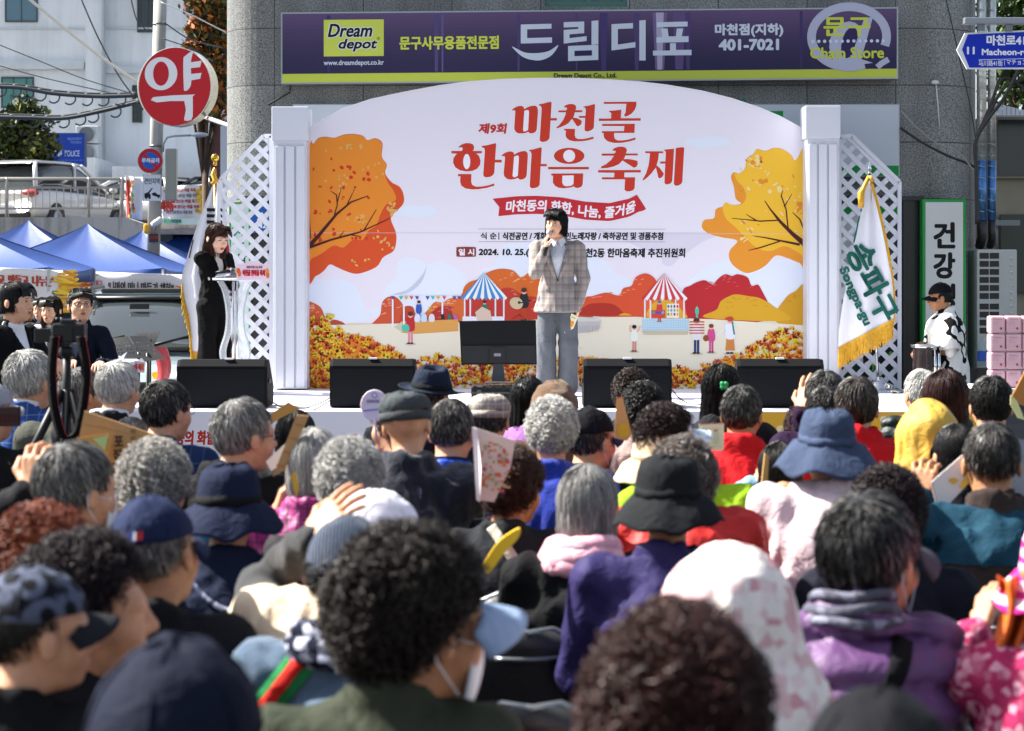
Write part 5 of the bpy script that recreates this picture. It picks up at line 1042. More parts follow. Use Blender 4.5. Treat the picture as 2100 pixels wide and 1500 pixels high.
def head_prims(c):
    e = lambda p, r, k=.022: ('e', c + V3(*p), r, 0, 0, None, k); q = lambda a, b, ra, rb, k=.012: ('c', c + V3(*a), c + V3(*b), ra, rb, None, k)
    return [e((0, -.012, .028), (.074, .093, .088)), e((0, .022, -.03), (.06, .07, .082)), e((0, .047, -.082), (.036, .036, .03)), e((.038, .05, -.03), (.028, .03, .03)), e((-.038, .05, -.03), (.028, .03, .03)), e((0, .072, .018), (.05, .018, .014)),
            q((0, .088, .008), (0, .107, -.03), .008, .0125, .012), q((.011, .094, -.036), (-.011, .094, -.036), .008, .008, .01), e((0, .087, -.062), (.024, .011, .009), .008),
            e((.078, -.008, -.008), (.009, .018, .029), .008), e((-.078, -.008, -.008), (.009, .018, .029), .008)]
HEAD_SUB = lambda c: [('e', c + V3(s * .031, .097, .001), (.017, .012, .0085)) for s in (-1, 1)]
def hand_prims(w, d, n, side, curl=.35, spread=0.):
    """Palm, four fingers of different lengths and a thumb; d fingers, n palm normal, side +1 when the thumb lies on d x n."""
    d = unit(d); n = unit(n - d * (n @ d)); u = np.cross(d, n) * side; w = np.array(w, float); P = []
    for i, (L, r) in enumerate(((.066, .0082), (.074, .0084), (.069, .0081), (.054, .0073))):
        b = w + d * (.083 - .004 * abs(i - 1)) + u * (.031 - .021 * i); P.append(('c', w + d * .01 + u * (.018 - .012 * i), b, .014, .0112, None, .012)); p = b; a = 0.; dd = unit(d + u * spread * (1.5 - i) * .2)
        for f_, c_ in ((.45, .5), (.3, .9), (.25, .6)):
            a += curl * c_ * 1.3; q = p + (dd * math.cos(a) + n * math.sin(a)) * L * f_; P.append(('c', p, q, r, r * .94, None, .0025)); p = q; r *= .95
    b = w + d * .022 + u * .026; m = b + unit(d * .62 + u * .75 + n * .25) * .046; P += [('c', w + d * .015 + u * .01, b, .017, .015, None, .012), ('c', b, m, .0125, .0105, None, .006), ('c', m, m + unit(d * .85 + u * .2 + n * (.3 + curl * .5)) * .034, .0102, .0085, None, .004)]
    return P
def body_mesh(J, hands=None, h=.0095):
    c = J['head']; P = head_prims(c)
    P += [('c', c + V3(0, -.025, -.07), J['neck'] + V3(0, -.01, -.02), .052, .06, None, .025), ('c', J['chest'], J['neck'] + V3(0, 0, -.1), .09, .055, (1.1, .85, 1), .03), ('c', J['pelvis'], J['chest'], .105, .1, (1.1, .8, 1), .05), ('c', J['shL'], J['shR'], .042, .042, None, .03)]
    for s in 'LR': P += [('c', J['sh' + s], J['el' + s], .045, .037, None, .03), ('c', J['el' + s], J['wr' + s], .036, .025, None, .02), ('c', J['hip' + s], J['kn' + s], .07, .05, None, .04), ('c', J['kn' + s], J['an' + s], .047, .034, None, .02), ('c', J['an' + s], J['an' + s] + V3(0, .13, -.05), .036, .028, None, .02)]
    V, Q = sdf_mesh(P, h, .025)
    low = (V[:, 2] < c[2] - .16) | (np.hypot(V[:, 0] - c[0], V[:, 1] - c[1] - .01) > .125)
    Vh, Qh = sdf_mesh(head_prims(c) + [('c', c + V3(0, -.025, -.07), J['neck'] + V3(0, -.01, -.02), .052, .06, None, .025)], .0055, .022, subs=HEAD_SUB(c))
    keep = ~(~low)[Q].any(1); keep_h = ~(Vh[:, 2] < c[2] - .185)[Qh].any(1)
    Vs, Qs, o = [V, Vh], [Q[keep], Qh[keep_h] + len(V)], len(V) + len(Vh); nb = o
    for s in 'LR':
        d, n, cu, sp = (hands or {}).get(s, (unit(J['wr' + s] - J['el' + s]), V3(0, 0, -1) + V3(.3 if s == 'L' else -.3, 0, 0), .45, 0))
        v, q = sdf_mesh(hand_prims(J['wr' + s], d, n, {'L': 1, 'R': -1}[s], cu, sp), .0036, .01); Vs.append(v); Qs.append(q + o); o += len(v)
    return np.concatenate(Vs), np.concatenate(Qs), nb
_bt = {}
def skin(tone):
    m = mat('skin ' + tone, {'fair': '#d9a688', 'mid': '#bb8a6b', 'tan': '#a0704f', 'pale': '#e0b49c'}[tone], .5, spec=.35, var=.16, vscale=34, bump=.22, bscale=140)
    b = m.node_tree.nodes['Principled BSDF']; b.inputs['Subsurface Weight'].default_value = .12; b.inputs['Subsurface Radius'].default_value = (.012, .005, .003); b.inputs['Subsurface Scale'].default_value = .6; return m
# ---- cloth
def cloth(key, col, kind='plain', col2=None, rough=.85, sc_=1.):
    k = f'{kind} cloth {key}'
    if k in _m: return _m[k]
    m = mat(k, col, rough, spec=.12 if rough > .6 else .35, sheen=.3 if kind in ('fleece', 'knit') else 0); nt = m.node_tree; b = nt.nodes['Principled BSDF']; N = nt.nodes.new; L = nt.links.new
    c = lin(col) if isinstance(col, str) else col; tc = N('ShaderNodeTexCoord')
    def noise(s, d=4, r=.5): n = N('ShaderNodeTexNoise'); n.inputs['Scale'].default_value = s; n.inputs['Detail'].default_value = d; n.inputs['Roughness'].default_value = r; L(tc.outputs['Object'], n.inputs['Vector']); return n.outputs['Fac']
    def ramp(fac, stops):
        r = N('ShaderNodeValToRGB'); e = r.color_ramp.elements
        while len(e) < len(stops): e.new(.5)
        for el, (p, cc) in zip(e, stops): el.position = p; el.color = (*cc, 1)
        L(fac, r.inputs[0]); return r.outputs[0]
    base = ramp(noise(6), [(.3, tuple(x * .86 for x in c)), (.7, tuple(min(x * 1.1, 1) for x in c))]); hgt = noise(420, 2)
    if kind in ('plaid', 'check'):
        c2 = lin(col2); sx = N('ShaderNodeSeparateXYZ'); L(tc.outputs['Object'], sx.inputs[0])
        for ax, per, w in ((0, .048, .07), (2, .06, .06)) if kind == 'plaid' else ((0, .03, .2), (2, .034, .2), (0, .061, .1)):
            d = N('ShaderNodeMath'); d.operation = 'DIVIDE'; d.inputs[1].default_value = per * sc_; L(sx.outputs[ax], d.inputs[0]); fr = N('ShaderNodeMath'); fr.operation = 'FRACT'; L(d.outputs[0], fr.inputs[0])
            lt = N('ShaderNodeMath'); lt.operation = 'LESS_THAN'; lt.inputs[1].default_value = w; L(fr.outputs[0], lt.inputs[0]); mu = N('ShaderNodeMath'); mu.operation = 'MULTIPLY'; mu.inputs[1].default_value = .6; L(lt.outputs[0], mu.inputs[0])
            mx = N('ShaderNodeMix'); mx.data_type = 'RGBA'; L(mu.outputs[0], mx.inputs[0]); L(base, mx.inputs[6]); mx.inputs[7].default_value = (*c2, 1); base = mx.outputs[2]
    elif kind == 'stripe':
        c2 = lin(col2); sx = N('ShaderNodeSeparateXYZ'); L(tc.outputs['Object'], sx.inputs[0]); d = N('ShaderNodeMath'); d.operation = 'DIVIDE'; d.inputs[1].default_value = .03 * sc_; L(sx.outputs[2], d.inputs[0]); fr = N('ShaderNodeMath'); fr.operation = 'FRACT'; L(d.outputs[0], fr.inputs[0])
        base = ramp(fr.outputs[0], [(.45, c), (.5, c2)])
    elif kind in ('floral', 'blotch', 'leopard'):
        v = N('ShaderNodeTexVoronoi'); v.inputs['Scale'].default_value = {'floral': 42, 'blotch': 60, 'leopard': 24}[kind] * sc_; L(tc.outputs['Object'], v.inputs['Vector']); c2 = lin(col2)
        if kind == 'leopard': base = ramp(v.outputs['Distance'], [(.0, c), (.3, c), (.42, c2), (.62, c2), (.75, c)])
        else:
            hv = N('ShaderNodeSeparateColor'); L(v.outputs['Color'], hv.inputs[0]); base = ramp(hv.outputs[0], [(.0, c), (.45, c), (.55, c2), (.75, tuple(.5 * (x + y) for x, y in zip(c, c2))), (.9, c)])
    elif kind == 'brush':
        n1 = noise(5, 2); base = ramp(n1, [(.0, c), (.54, c), (.545, lin(col2)), (.62, lin(col2)), (.625, c)])
    if kind == 'fleece': hgt = noise(110, 5, .8)
    if kind == 'knit':
        w = N('ShaderNodeTexWave'); w.inputs['Scale'].default_value = 45; w.inputs['Distortion'].default_value = 1.5; L(tc.outputs['Object'], w.inputs['Vector']); hgt = w.outputs['Fac']
    L(base, b.inputs['Base Color']); bp = N('ShaderNodeBump'); bp.inputs['Strength'].default_value = {'fleece': .9, 'knit': .7}.get(kind, .25); bp.inputs['Distance'].default_value = .006 if kind in ('fleece', 'knit') else .002; L(hgt, bp.inputs['Height'])
    b2 = N('ShaderNodeBump'); b2.inputs['Strength'].default_value = .55; b2.inputs['Distance'].default_value = .012; n3 = N('ShaderNodeTexNoise'); n3.inputs['Scale'].default_value = 22; n3.inputs['Detail'].default_value = 3; n3.inputs['Distortion'].default_value = 1.2; L(tc.outputs['Object'], n3.inputs['Vector']); L(n3.outputs['Fac'], b2.inputs['Height']); L(b2.outputs[0], bp.inputs['Normal']); L(bp.outputs[0], b.inputs['Normal'])
    _m[k] = m; return m
def jacket_mesh(J, seed=0, fat=1., style='plain', h=.012, hem=None, sleeve=.92, collar=.02, short=False, sh=1., open_v=None, arms='LR', thick=0., cut=None, skirt=1.):
    P = []; pz = J['pelvis'] if hem is None else V3(0, 0, hem); ck = J['chest']; nk = J['neck']; t = thick; inn = .016 if thick < 0 else 0
    if cut is not None: P.append(('c', V3(0, 0, cut - .06), pz, .15 * fat * skirt + t, .138 * fat + t, (1.16, .98, 1), .04))
    P += [('c', pz + V3(0, .0, .02), ck, .135 * fat + t, .13 * fat + t, (1.12, .9, 1), .05), ('c', ck, nk + V3(0, -.01, -.08), .125 + t, .085 + t, (1.2, .82, 1), .05), ('c', J['shL'] * V3(.85, 1, 1), J['shR'] * V3(.85, 1, 1), .062 + t, .062 + t, None, .05), ('c', ck + V3(0, 0, .05), nk + V3(0, -.005, -.035), .1 + t, .078 + t, None, .04)]
    for s in 'LR':
        a, e, w = J['sh' + s], J['el' + s], J['wr' + s]
        if s in arms:
            P.append(('c', a, e, .064 + t, .053 + t, None, .026))
            if not short: P.append(('c', e, e + (w - e) * sleeve, .051 + t, .04 + t, None, .02))
        elif t >= 0: P.append(('c', a, a + (e - a) * .1, .064 + t, .06 + t, None, .03))
    if collar:
        for k in range(12):
            a0, a1 = k * math.pi / 6, (k + 1) * math.pi / 6; r = lambda a: nk + V3(.066 * math.sin(a), .062 * math.cos(a) + .005, .012 - .02 * math.cos(a) + collar); P.append(('c', r(a0) - V3(0, 0, .03), r(a1), .02 + t * .4, .017 + t * .4, None, .015))
    wr = wrinkle(seed, .006 + .5 * t, 15); subs = []
    def post(G, f):
        f = wr(G, f)
        if style == 'puffer': f = f - .03 * np.sqrt(np.abs(np.sin((G[..., 2] + .5 * G[..., 0] ** 2 + .004 * np.sin(40 * G[..., 0])) * math.pi / .085))) + .018
        if cut is not None: f = np.maximum(f, cut - G[..., 2])
        if open_v is not None:
            zb, half = open_v; x = np.abs(G[..., 0]); vc = np.maximum(x - (G[..., 2] - zb) * half, -(G[..., 1] - .02)); vc = np.maximum(vc, zb - G[..., 2]); f = np.maximum(f, -vc)
        return f
    return sdf_mesh(P, h, .032, post)
def trousers_mesh(J, seed=1, r=(.088, .066, .055), h=.014, wide=0.):
    P = [('c', J['hipL'], J['hipR'], .1, .1, (1, .95, 1), .04), ('c', J['pelvis'] + V3(0, 0, .08), J['pelvis'], .118, .115, (1.1, .85, 1), .04)]
    for s in 'LR': P += [('c', J['hip' + s], J['kn' + s], r[0], r[1], None, .03), ('c', J['kn' + s], J['an' + s] + V3(0, 0, .0), r[1], r[2] + wide, None, .02)]
    return sdf_mesh(P, h, .03, wrinkle(seed, .005, 13))
def shoes_mesh(J, h=.01):
    P = []
    for s in 'LR': P += [('c', J['an' + s] + V3(0, -.05, -.045), J['an' + s] + V3(0, .15, -.055), .042, .036, (1, 1, .85), .02), ('c', J['an' + s] + V3(0, -.02, -.03), J['an' + s], .042, .04, None, .02)]
    return sdf_mesh(P, h, .02)
# ---- hair
HC, HR = V3(0, -.012, .03), V3(.077, .096, .092)
def hairline(az, style):
    """Lowest elevation (radians) covered by hair, for azimuth az from the face (0) to the back (pi)."""
    pts = {'short': [(0, 38), (45, 34), (75, 6), (95, -2), (115, -28), (180, -38)], 'bald': [(0, 100), (40, 100), (60, 30), (95, 6), (115, -20), (180, -34)], 'perm': [(0, 32), (45, 24), (75, -5), (95, -18), (115, -40), (180, -52)], 'nape': [(0, 100), (50, 100), (75, 4), (95, -4), (115, -28), (180, -40)], 'long': [(0, 36), (45, 28), (75, -10), (95, -25), (115, -45), (180, -55)]}
    p = pts[style]; return np.radians(np.interp(np.degrees(az), [x[0] for x in p], [x[1] for x in p]))
def covered(d, style):
    az = np.arccos(np.clip(d[:, 1] / np.maximum(np.hypot(d[:, 0], d[:, 1]), 1e-6), -1, 1)); el = np.arcsin(np.clip(d[:, 2], -1, 1)); return (el > hairline(az, style)) & ((style != 'nape') | (el < .16))
def tubes(paths, rad, cols):
    """Three-sided strand tubes: paths (N,K,3), rad (N,K), cols (N,3)."""
    N, K_, _ = paths.shape; t = np.gradient(paths, axis=1); t /= np.maximum(np.linalg.norm(t, axis=2, keepdims=True), 1e-9)
    ref = np.where(np.abs(t[..., 2:3]) < .8, V3(0, 0, 1), V3(1, 0, 0)); u = np.cross(t, ref); u /= np.maximum(np.linalg.norm(u, axis=2, keepdims=True), 1e-9); w = np.cross(u, t)
    ang = np.array([0, 2.094, 4.189]); V = paths[:, :, None, :] + rad[:, :, None, None] * (np.cos(ang)[:, None] * u[:, :, None, :] + np.sin(ang)[:, None] * w[:, :, None, :])
    i = np.arange(N)[:, None, None] * K_ * 3; k = np.arange(K_ - 1)[None, :, None] * 3; a = np.arange(3)[None, None, :]; b = (a + 1) % 3
    Q = np.stack([i + k + a, i + k + b, i + k + 3 + b, i + k + 3 + a], -1).reshape(-1, 4); return V.reshape(-1, 3), Q, np.repeat(cols, K_ * 3, 0)
def hair_mesh(kind, seed, col, gray=0., n=1500, vol=.1, length=.05, r=.0016, part=0.):
    rg = np.random.default_rng(seed); style = {'short': 'short', 'perm': 'perm', 'bob': 'long', 'long': 'long', 'bald': 'bald', 'nape': 'nape', 'permnape': 'nape', 'tail': 'short'}[kind]
    g = rg.normal(size=(int(n * 2.6), 3)); g /= np.linalg.norm(g, axis=1, keepdims=True); g = g[covered(g, style)][:n]; N = len(g); K_ = 8 if 'perm' in kind else 6
    c0 = np.array(lin(col)); gm = np.clip(gray + rg.normal(0, .16 * (gray > .03), (N, 1)) + .22 * (gray > .1) * np.array([[mnoise.noise(Vector(x * 3 + seed))] for x in g]), 0, 1) ** 1.3; cols = (np.array(lin('#c4c3bf')) * gm + c0 * (1 - gm)) * rg.uniform(.6, 1.3, (N, 1))
    s = np.linspace(0, 1, K_)[None, :, None]
    whorl = V3(part, -.35, .94); fl = g - whorl; fl[:, 2] -= .25; fl -= g * (fl * g).sum(1, keepdims=True); fl /= np.maximum(np.linalg.norm(fl, axis=1, keepdims=True), 1e-6)
    lay = rg.uniform(.15, 1, (N, 1, 1)) * vol; J_ = rg.normal(0, .25, (N, 3)); J_ -= g * (J_ * g).sum(1, keepdims=True); fl = fl + J_
    clump = np.array([mnoise.noise(Vector(x * 5 + seed)) for x in g])[:, None, None]
    if 'perm' in kind:
        rad = 1 + vol * (rg.uniform(.3, 1., (N, 1, 1)) + .6 * clump); base = HC + HR * g[:, None, :] * (rad + .05 * s) + fl[:, None, :] * (s - .5) * length * .9
        a = rg.uniform(0, 6.28, (N, 1, 1)) + s * rg.uniform(7, 12, (N, 1, 1)) * rg.choice([-1, 1], (N, 1, 1)); cr = rg.uniform(.0038, .0078, (N, 1, 1)) * (length / .04)
        e1 = np.cross(fl, g)[:, None, :]; P = base + cr * (np.cos(a) * e1 + np.sin(a) * g[:, None, :])
    else:
        L = length * rg.uniform(.7, 1.15, (N, 1, 1)); d = g[:, None, :] + fl[:, None, :] * s * L / .09; d /= np.linalg.norm(d, axis=2, keepdims=True)
        lift = 1 + lay * (1 + .5 * clump) * np.sin(np.minimum(s * 1.7 + .15, 1.57)) + .02
        P = HC + HR * d * lift
        if kind in ('bob', 'long', 'tail'):
            zmin = {'bob': -.105, 'long': -.27, 'tail': -.05}[kind] * (length / .05)
            ang = np.arctan2(g[:, 0], g[:, 1]); Lf = (HC[2] + HR[2] * g[:, 2] - zmin)[:, None] * rg.uniform(.85, 1.03, (N, 1)); out = np.zeros((N, K_, 3))
            cur = HC + HR * g * (1 + lay[:, 0]); step = Lf / (K_ - 1) * 1.08; out[:, 0] = cur
            for k in range(1, K_):
                dd = (cur - HC) / HR; dd /= np.linalg.norm(dd, axis=1, keepdims=True); dn = V3(0, 0, -1) - dd * (-dd[:, 2:3]); dn = dn / np.maximum(np.linalg.norm(dn, axis=1, keepdims=True), .15)
                free = cur[:, 2] < HC[2] - .02; mv = np.where(free[:, None], V3(0, 0, -1) + .06 * rg.normal(size=(N, 3)), dn + .12 * fl); cur = cur + mv * step
                fr = ~free; q = (cur - HC) / HR; nq = np.linalg.norm(q, axis=1, keepdims=True); cur = np.where(fr[:, None], HC + HR * q / nq * (1 + lay[:, 0]), cur)
                if kind == 'bob': cur = np.where((cur[:, 2:3] < -.05), cur * V3(.985, .99, 1), cur)
                out[:, k] = cur
            bad = (out[:, :, 1] > .055) & (out[:, :, 2] < .02) & (np.abs(out[:, :, 0]) < .066); out[..., 1] = np.where(bad, .045, out[..., 1]); out[..., 0] = np.where(bad, np.sign(out[..., 0]) * .078, out[..., 0]); P = out
    rr = r * rg.uniform(.7, 1.4, (N, 1)) * np.interp(np.linspace(0, 1, K_), [0, .3, .8, 1], [.8, 1, .9, .35])[None, :]
    V, Q, C = tubes(P, rr, cols)
    # under-layer so no scalp shows
    nu, nv = 40, 22; th = np.linspace(0, 2 * math.pi, nu, endpoint=False); ph = np.linspace(-1.2, 1.57, nv); D = np.array([(math.cos(p) * math.sin(t), math.cos(p) * math.cos(t), math.sin(p)) for p in ph for t in th])
    cov = covered(D, style); f = 1.012 + vol * (.55 if 'perm' in kind else .35) + .03 * np.array([mnoise.noise(Vector(x * 6 + seed)) for x in D]); S = HC + HR * D * f[:, None]
    if kind in ('bob', 'long'):
        low = D[:, 2] < -.15; S[low, 2] = np.maximum(S[low, 2], -.09)
    q = np.array([(i * nu + j, i * nu + (j + 1) % nu, (i + 1) * nu + (j + 1) % nu, (i + 1) * nu + j) for i in range(nv - 1) for j in range(nu)]); q = q[cov[q].all(1)]
    V = np.concatenate([V, S]); Q = np.concatenate([Q, q + len(V) - len(S)]); sc_c = c0 * .7 * (1 - gray) + np.array(lin('#8f8f8c')) * gray; C = np.concatenate([C, np.repeat(sc_c[None], len(S), 0)]); return V, Q, C
def hair_mat(): return attr_mat('hair strands', .42, .28)
# ---- hats, all in the head frame
def fix(mb, M): mb.v = [tuple(M @ Vector(v)) for v in mb.v]; return mb
def ell_cap(mb, c, r, z0, n=28, m=12, bump=0., seed=0, top=0.):
    P = []
    for i in range(m):
        el = z0 + (math.pi / 2 - .02 - z0) * i / (m - 1); P.append([Vector((c[0] + r[0] * math.cos(el) * math.sin(a), c[1] + r[1] * math.cos(el) * math.cos(a), c[2] + r[2] * math.sin(el))) * 1. + Vector((0, 0, bump * mnoise.noise(Vector((math.sin(a) * 2, math.cos(a) * 2, el * 3 + seed))))) for a in np.linspace(0, 2 * math.pi, n, endpoint=False)])
    mb.grid(P, close=True); o = len(mb.v) - n; mb.f.append(tuple(range(o, o + n))); mb.mi.append(0); mb.sm.append(True); return mb
def brim_mesh(w=.078, y0=.075, L=.085, z=.035, droop=.02, th=.004):
    m = MB(); P = []
    for v in np.linspace(0, 1, 7):
        row = []
        for u in np.linspace(-1, 1, 15):
            a = u * 1.25; x = w * math.sin(a) * (1 + .12 * v) / math.sin(1.25); y = y0 * math.cos(a * .9) + L * v * math.cos(a * 1.15) ** .8 if abs(a) < 1.3 else y0 * math.cos(a); row.append(Vector((x, y, z - droop * v - .03 * (x / w) ** 2)))
        P.append(row)
    m.grid(P); return m
def add_hat(t, kind, M, m1, m2=None, seed=0):
    """Builds headwear as children of person t; returns the main mesh object."""
    m2 = m2 or m1; c, r = (0, -.012, .03), (.086, .106, .102)
    if kind in ('cap', 'ballcap'):
        o = ell_cap(MB(), c, r, .12, bump=.009, seed=seed); o = fix(o, M).build('cap', m1, t, local=True, solid=.003)
        b = fix(brim_mesh(), M).build('brim', m2, o, local=True, solid=.005)
        s = MB()
        for k in range(6): s.tube([Vector(c) + Vector((r[0] * 1.012 * math.cos(e) * math.sin(k * math.pi / 3), r[1] * 1.012 * math.cos(e) * math.cos(k * math.pi / 3), r[2] * 1.012 * math.sin(e))) for e in np.linspace(.15, 1.5, 8)], .0018, 4, cap=False)
        s.sphere((0, -.012, .134), (.008, .008, .005), 8); fix(s, M).build('seam', m2, o, local=True); return o
    if kind == 'visor':
        P = [[Vector((.083 * math.sin(a), -.012 + .104 * math.cos(a), z)) for a in np.linspace(0, 2 * math.pi, 32, endpoint=False)] for z in (.022, .06)]; m = MB(); m.grid(P, close=True); o = fix(m, M).build('visor_band', m1, t, local=True, solid=.004)
        fix(brim_mesh(.085, .085, .1, .03, .03), M).build('brim', m2, o, local=True, solid=.005); return o
    if kind in ('bucket', 'widebucket', 'sunhat'):
        k = {'bucket': 1, 'widebucket': 1.35, 'sunhat': 1.5}[kind]; n = 40; P = []
        prof = [(.02, .137), (.055, .135), (.078, .122), (.087, .095), (.092, .06), (.096, .03), (.104, .02), (.104 + .028 * k, -.002), (.104 + .05 * k, -.028 - .012 * k), (.104 + .056 * k, -.036 - .014 * k)]
        for i, (q, z) in enumerate(prof):
            P.append([Vector((q * math.sin(a), q * 1.12 * math.cos(a) - .012, z + (.026 * k * mnoise.noise(Vector((math.sin(a) * 1.8, math.cos(a) * 1.8, seed))) if i > 6 else .011 * mnoise.noise(Vector((math.sin(a) * 3, math.cos(a) * 3, i * .6 + seed)))))) for a in np.linspace(0, 2 * math.pi, n, endpoint=False)])
        m = MB(); m.grid(P, close=True); m.f.append(tuple(range(n))); m.mi.append(0); m.sm.append(True); o = fix(m, M).build('hat', m1, t, local=True, solid=.004)
        b = MB(); b.grid([[p * 1.015 for p in P[5]], [p * 1.018 + Vector((0, 0, -.003)) for p in P[4]]], close=True); fix(b, M).build('hat_band', m2, o, local=True, solid=.002); return o
    if kind == 'flatcap':
        P = []
        for i, el in enumerate(np.linspace(-.25, 1.5, 11)):
            P.append([Vector((.094 * math.cos(el) ** .7 * math.sin(a), -.0 + (.122 if math.cos(a) > 0 else .104) * math.cos(el) ** .7 * math.cos(a), .062 + .058 * math.sin(el) + .018 * (-math.cos(a)) * math.cos(el) + .012 * mnoise.noise(Vector((math.sin(a) * 2.5, math.cos(a) * 2.5, el * 2.5 + seed))))) for a in np.linspace(0, 2 * math.pi, 32, endpoint=False)])
        m = MB(); m.grid(P, close=True); o = len(m.v) - 32; m.f.append(tuple(range(o, o + 32))); m.mi.append(0); m.sm.append(True); o = fix(m, M).build('flat_cap', m1, t, local=True)
        P2 = [[Vector((.089 * math.sin(a), -.01 + .108 * math.cos(a), z + .012 * -math.cos(a))) for a in np.linspace(0, 2 * math.pi, 32, endpoint=False)] for z in (.02, .052)]; b = MB(); b.grid(P2, close=True); fix(b, M).build('cap_band', m1, o, local=True, solid=.004)
        fix(brim_mesh(.07, .085, .045, .03, .012), M).build('brim', m2, o, local=True, solid=.006); return o
    if kind == 'fedora':
        P = []
        for i, (q, z) in enumerate([(.02, .115), (.05, .128), (.07, .125), (.082, .1), (.09, .06), (.097, .03), (.11, .024), (.14, .026), (.158, .036)]):
            row = []
            for a in np.linspace(0, 2 * math.pi, 40, endpoint=False):
                pin = 1 - (.22 * math.exp(-((abs(math.sin(a)) - .8) / .3) ** 2) * max(math.cos(a), 0) if i < 4 else 0); zz = z - (.02 if i == 0 else 0) - (.03 * max(math.cos(a), 0) ** 2 if i > 6 else 0) + (.012 if i < 3 and math.cos(a) > 0 else 0)
                row.append(Vector((q * math.sin(a) * pin, q * 1.15 * math.cos(a) - .012, zz)))
            P.append(row)
        m = MB(); m.grid(P, close=True); m.f.append(tuple(range(40))); m.mi.append(0); m.sm.append(True); o = fix(m, M).build('hat', m1, t, local=True, solid=.004, sub=1)
        b = MB(); b.grid([[p * 1.02 for p in P[5]], [p * 1.02 for p in P[4]]], close=True); fix(b, M).build('hat_band', m2, o, local=True, solid=.002); return o
    if kind == 'beanie':
        o = ell_cap(MB(), (0, -.012, .03), (.091, .111, .115), -.05, bump=.006, seed=seed); return fix(o, M).build('knit_hat', m1, t, local=True, solid=.006)
    if kind == 'fur':
        o = ell_cap(MB(), (0, -.012, .035), (.1, .118, .1), -.1, bump=.02, seed=seed); return fix(o, M).build('fur_hat', m1, t, local=True, solid=.01)
def add_glasses(t, M):
    m = MB()
    for s in (-1, 1):
        m.tube([(s * .032 + .021 * math.cos(a), .1 - .004 * abs(math.cos(a)), .0 + .016 * math.sin(a)) for a in np.linspace(0, 6.283, 17)], .0017, 5); m.tube([(s * .053, .098, .004), (s * .076, .06, .006), (s * .08, -.01, .004)], .0016, 5)
    m.tube([(-.011, .1, .004), (.011, .1, .004)], .0016, 5); return fix(m, M).build('glasses', mat('dark glasses frame', (.01, .01, .011), .3), t, local=True)
def add_face(t, M, lip='#9c4a44', brow='#3a2c26', closed=False, mouth=0., lipw=1.):
    dk = mat('dark iris', (.012, .008, .006), .2, spec=.7); wh = mat('eye white', '#d8cfc8', .3)
    for s in (-1, 1):
        e = MB().sphere((s * .031, .085, .0015), (.0135, .0085, .004 if not closed else .0022), 12); eo = fix(e, M).build('eye', dk if closed else wh, t, local=True)
        if not closed: fix(MB().sphere((s * .031, .0915, .0015), (.0062, .004, .0048), 10), M).build('iris', dk, eo, local=True)
        fix(MB().tube([(s * (.016 + .007 * k), .0945 - .0012 * k * k, .0075 - .0007 * (k - 2) ** 2 - .0008) for k in range(5)], [.0008, .0012, .0014, .0012, .0008], 5), M).build('eyelid', dk, t, local=True)
        fix(MB().tube([(s * (.013 + .009 * k), .0955 - .0016 * k * k, .0185 + .002 * k - .0011 * k * k) for k in range(5)], [.0014, .002, .002, .0016, .001], 6), M).build('eyebrow', mat('brow ' + brow, brow, .8), t, local=True)
    m = MB(); m.sphere((0, .0965, -.0595), (.02 * lipw, .005, .0038), 12); m.sphere((0, .096, -.0675 - mouth), (.0175 * lipw, .0055, .0046), 12)
    lo = fix(m, M).build('lips', mat('lips ' + lip, lip, .45), t, local=True)
    if mouth: fix(MB().sphere((0, .095, -.064 - mouth / 2), (.014, .005, mouth * .8), 10), M).build('mouth', mat('mouth interior', '#2a0c0c', .6), lo, local=True)
def add_mask(t, M, m=None):
    P = []
    for v in np.linspace(0, 1, 8): P.append([Vector((.066 * u * (1 - .25 * v * v), .104 - .052 * u * u + .012 * math.sin(v * 3.14) * (1 - u * u) - .012 * v, -.012 - .1 * v)) for u in np.linspace(-1, 1, 13)])
    b = MB(); b.grid(P); o = fix(b, M).build('face_mask', m or mat('white mask', '#d3d7de', .75), t, local=True, solid=.003)
    for s in (-1, 1):
        l = MB().tube([(s * .066, .052, -.02), (s * .08, .0, -.0), (s * .082, -.028, .005), (s * .08, -.025, -.03), (s * .058, .03, -.09)], .0014, 4)
        fix(l, M).build('ear_loop', mat('white mask', '#d3d7de', .75), o, local=True)
def decal(t, target, a2d, name, mt, sgn=-1, lift=.003, parent=None):
    """Lays a flat drawing (Art in local x, z metres) on the back (sgn=-1) or chest (sgn=1) of a garment."""
    dg = [v.co.copy() for v in target.data.vertices]; bv = BVHTree.FromPolygons(dg, [tuple(p.vertices) for p in target.data.polygons]); out = []
    for x, y, z in a2d.mb.v:
        h = bv.ray_cast(Vector((x, sgn * 2, z)), Vector((0, -sgn, 0))); yy = h[0].y if h[0] is not None else y
        out.append((x, yy + sgn * (lift + y), z))
    a2d.mb.v = out; return a2d.mb.build(name, mt, parent or target, local=True)
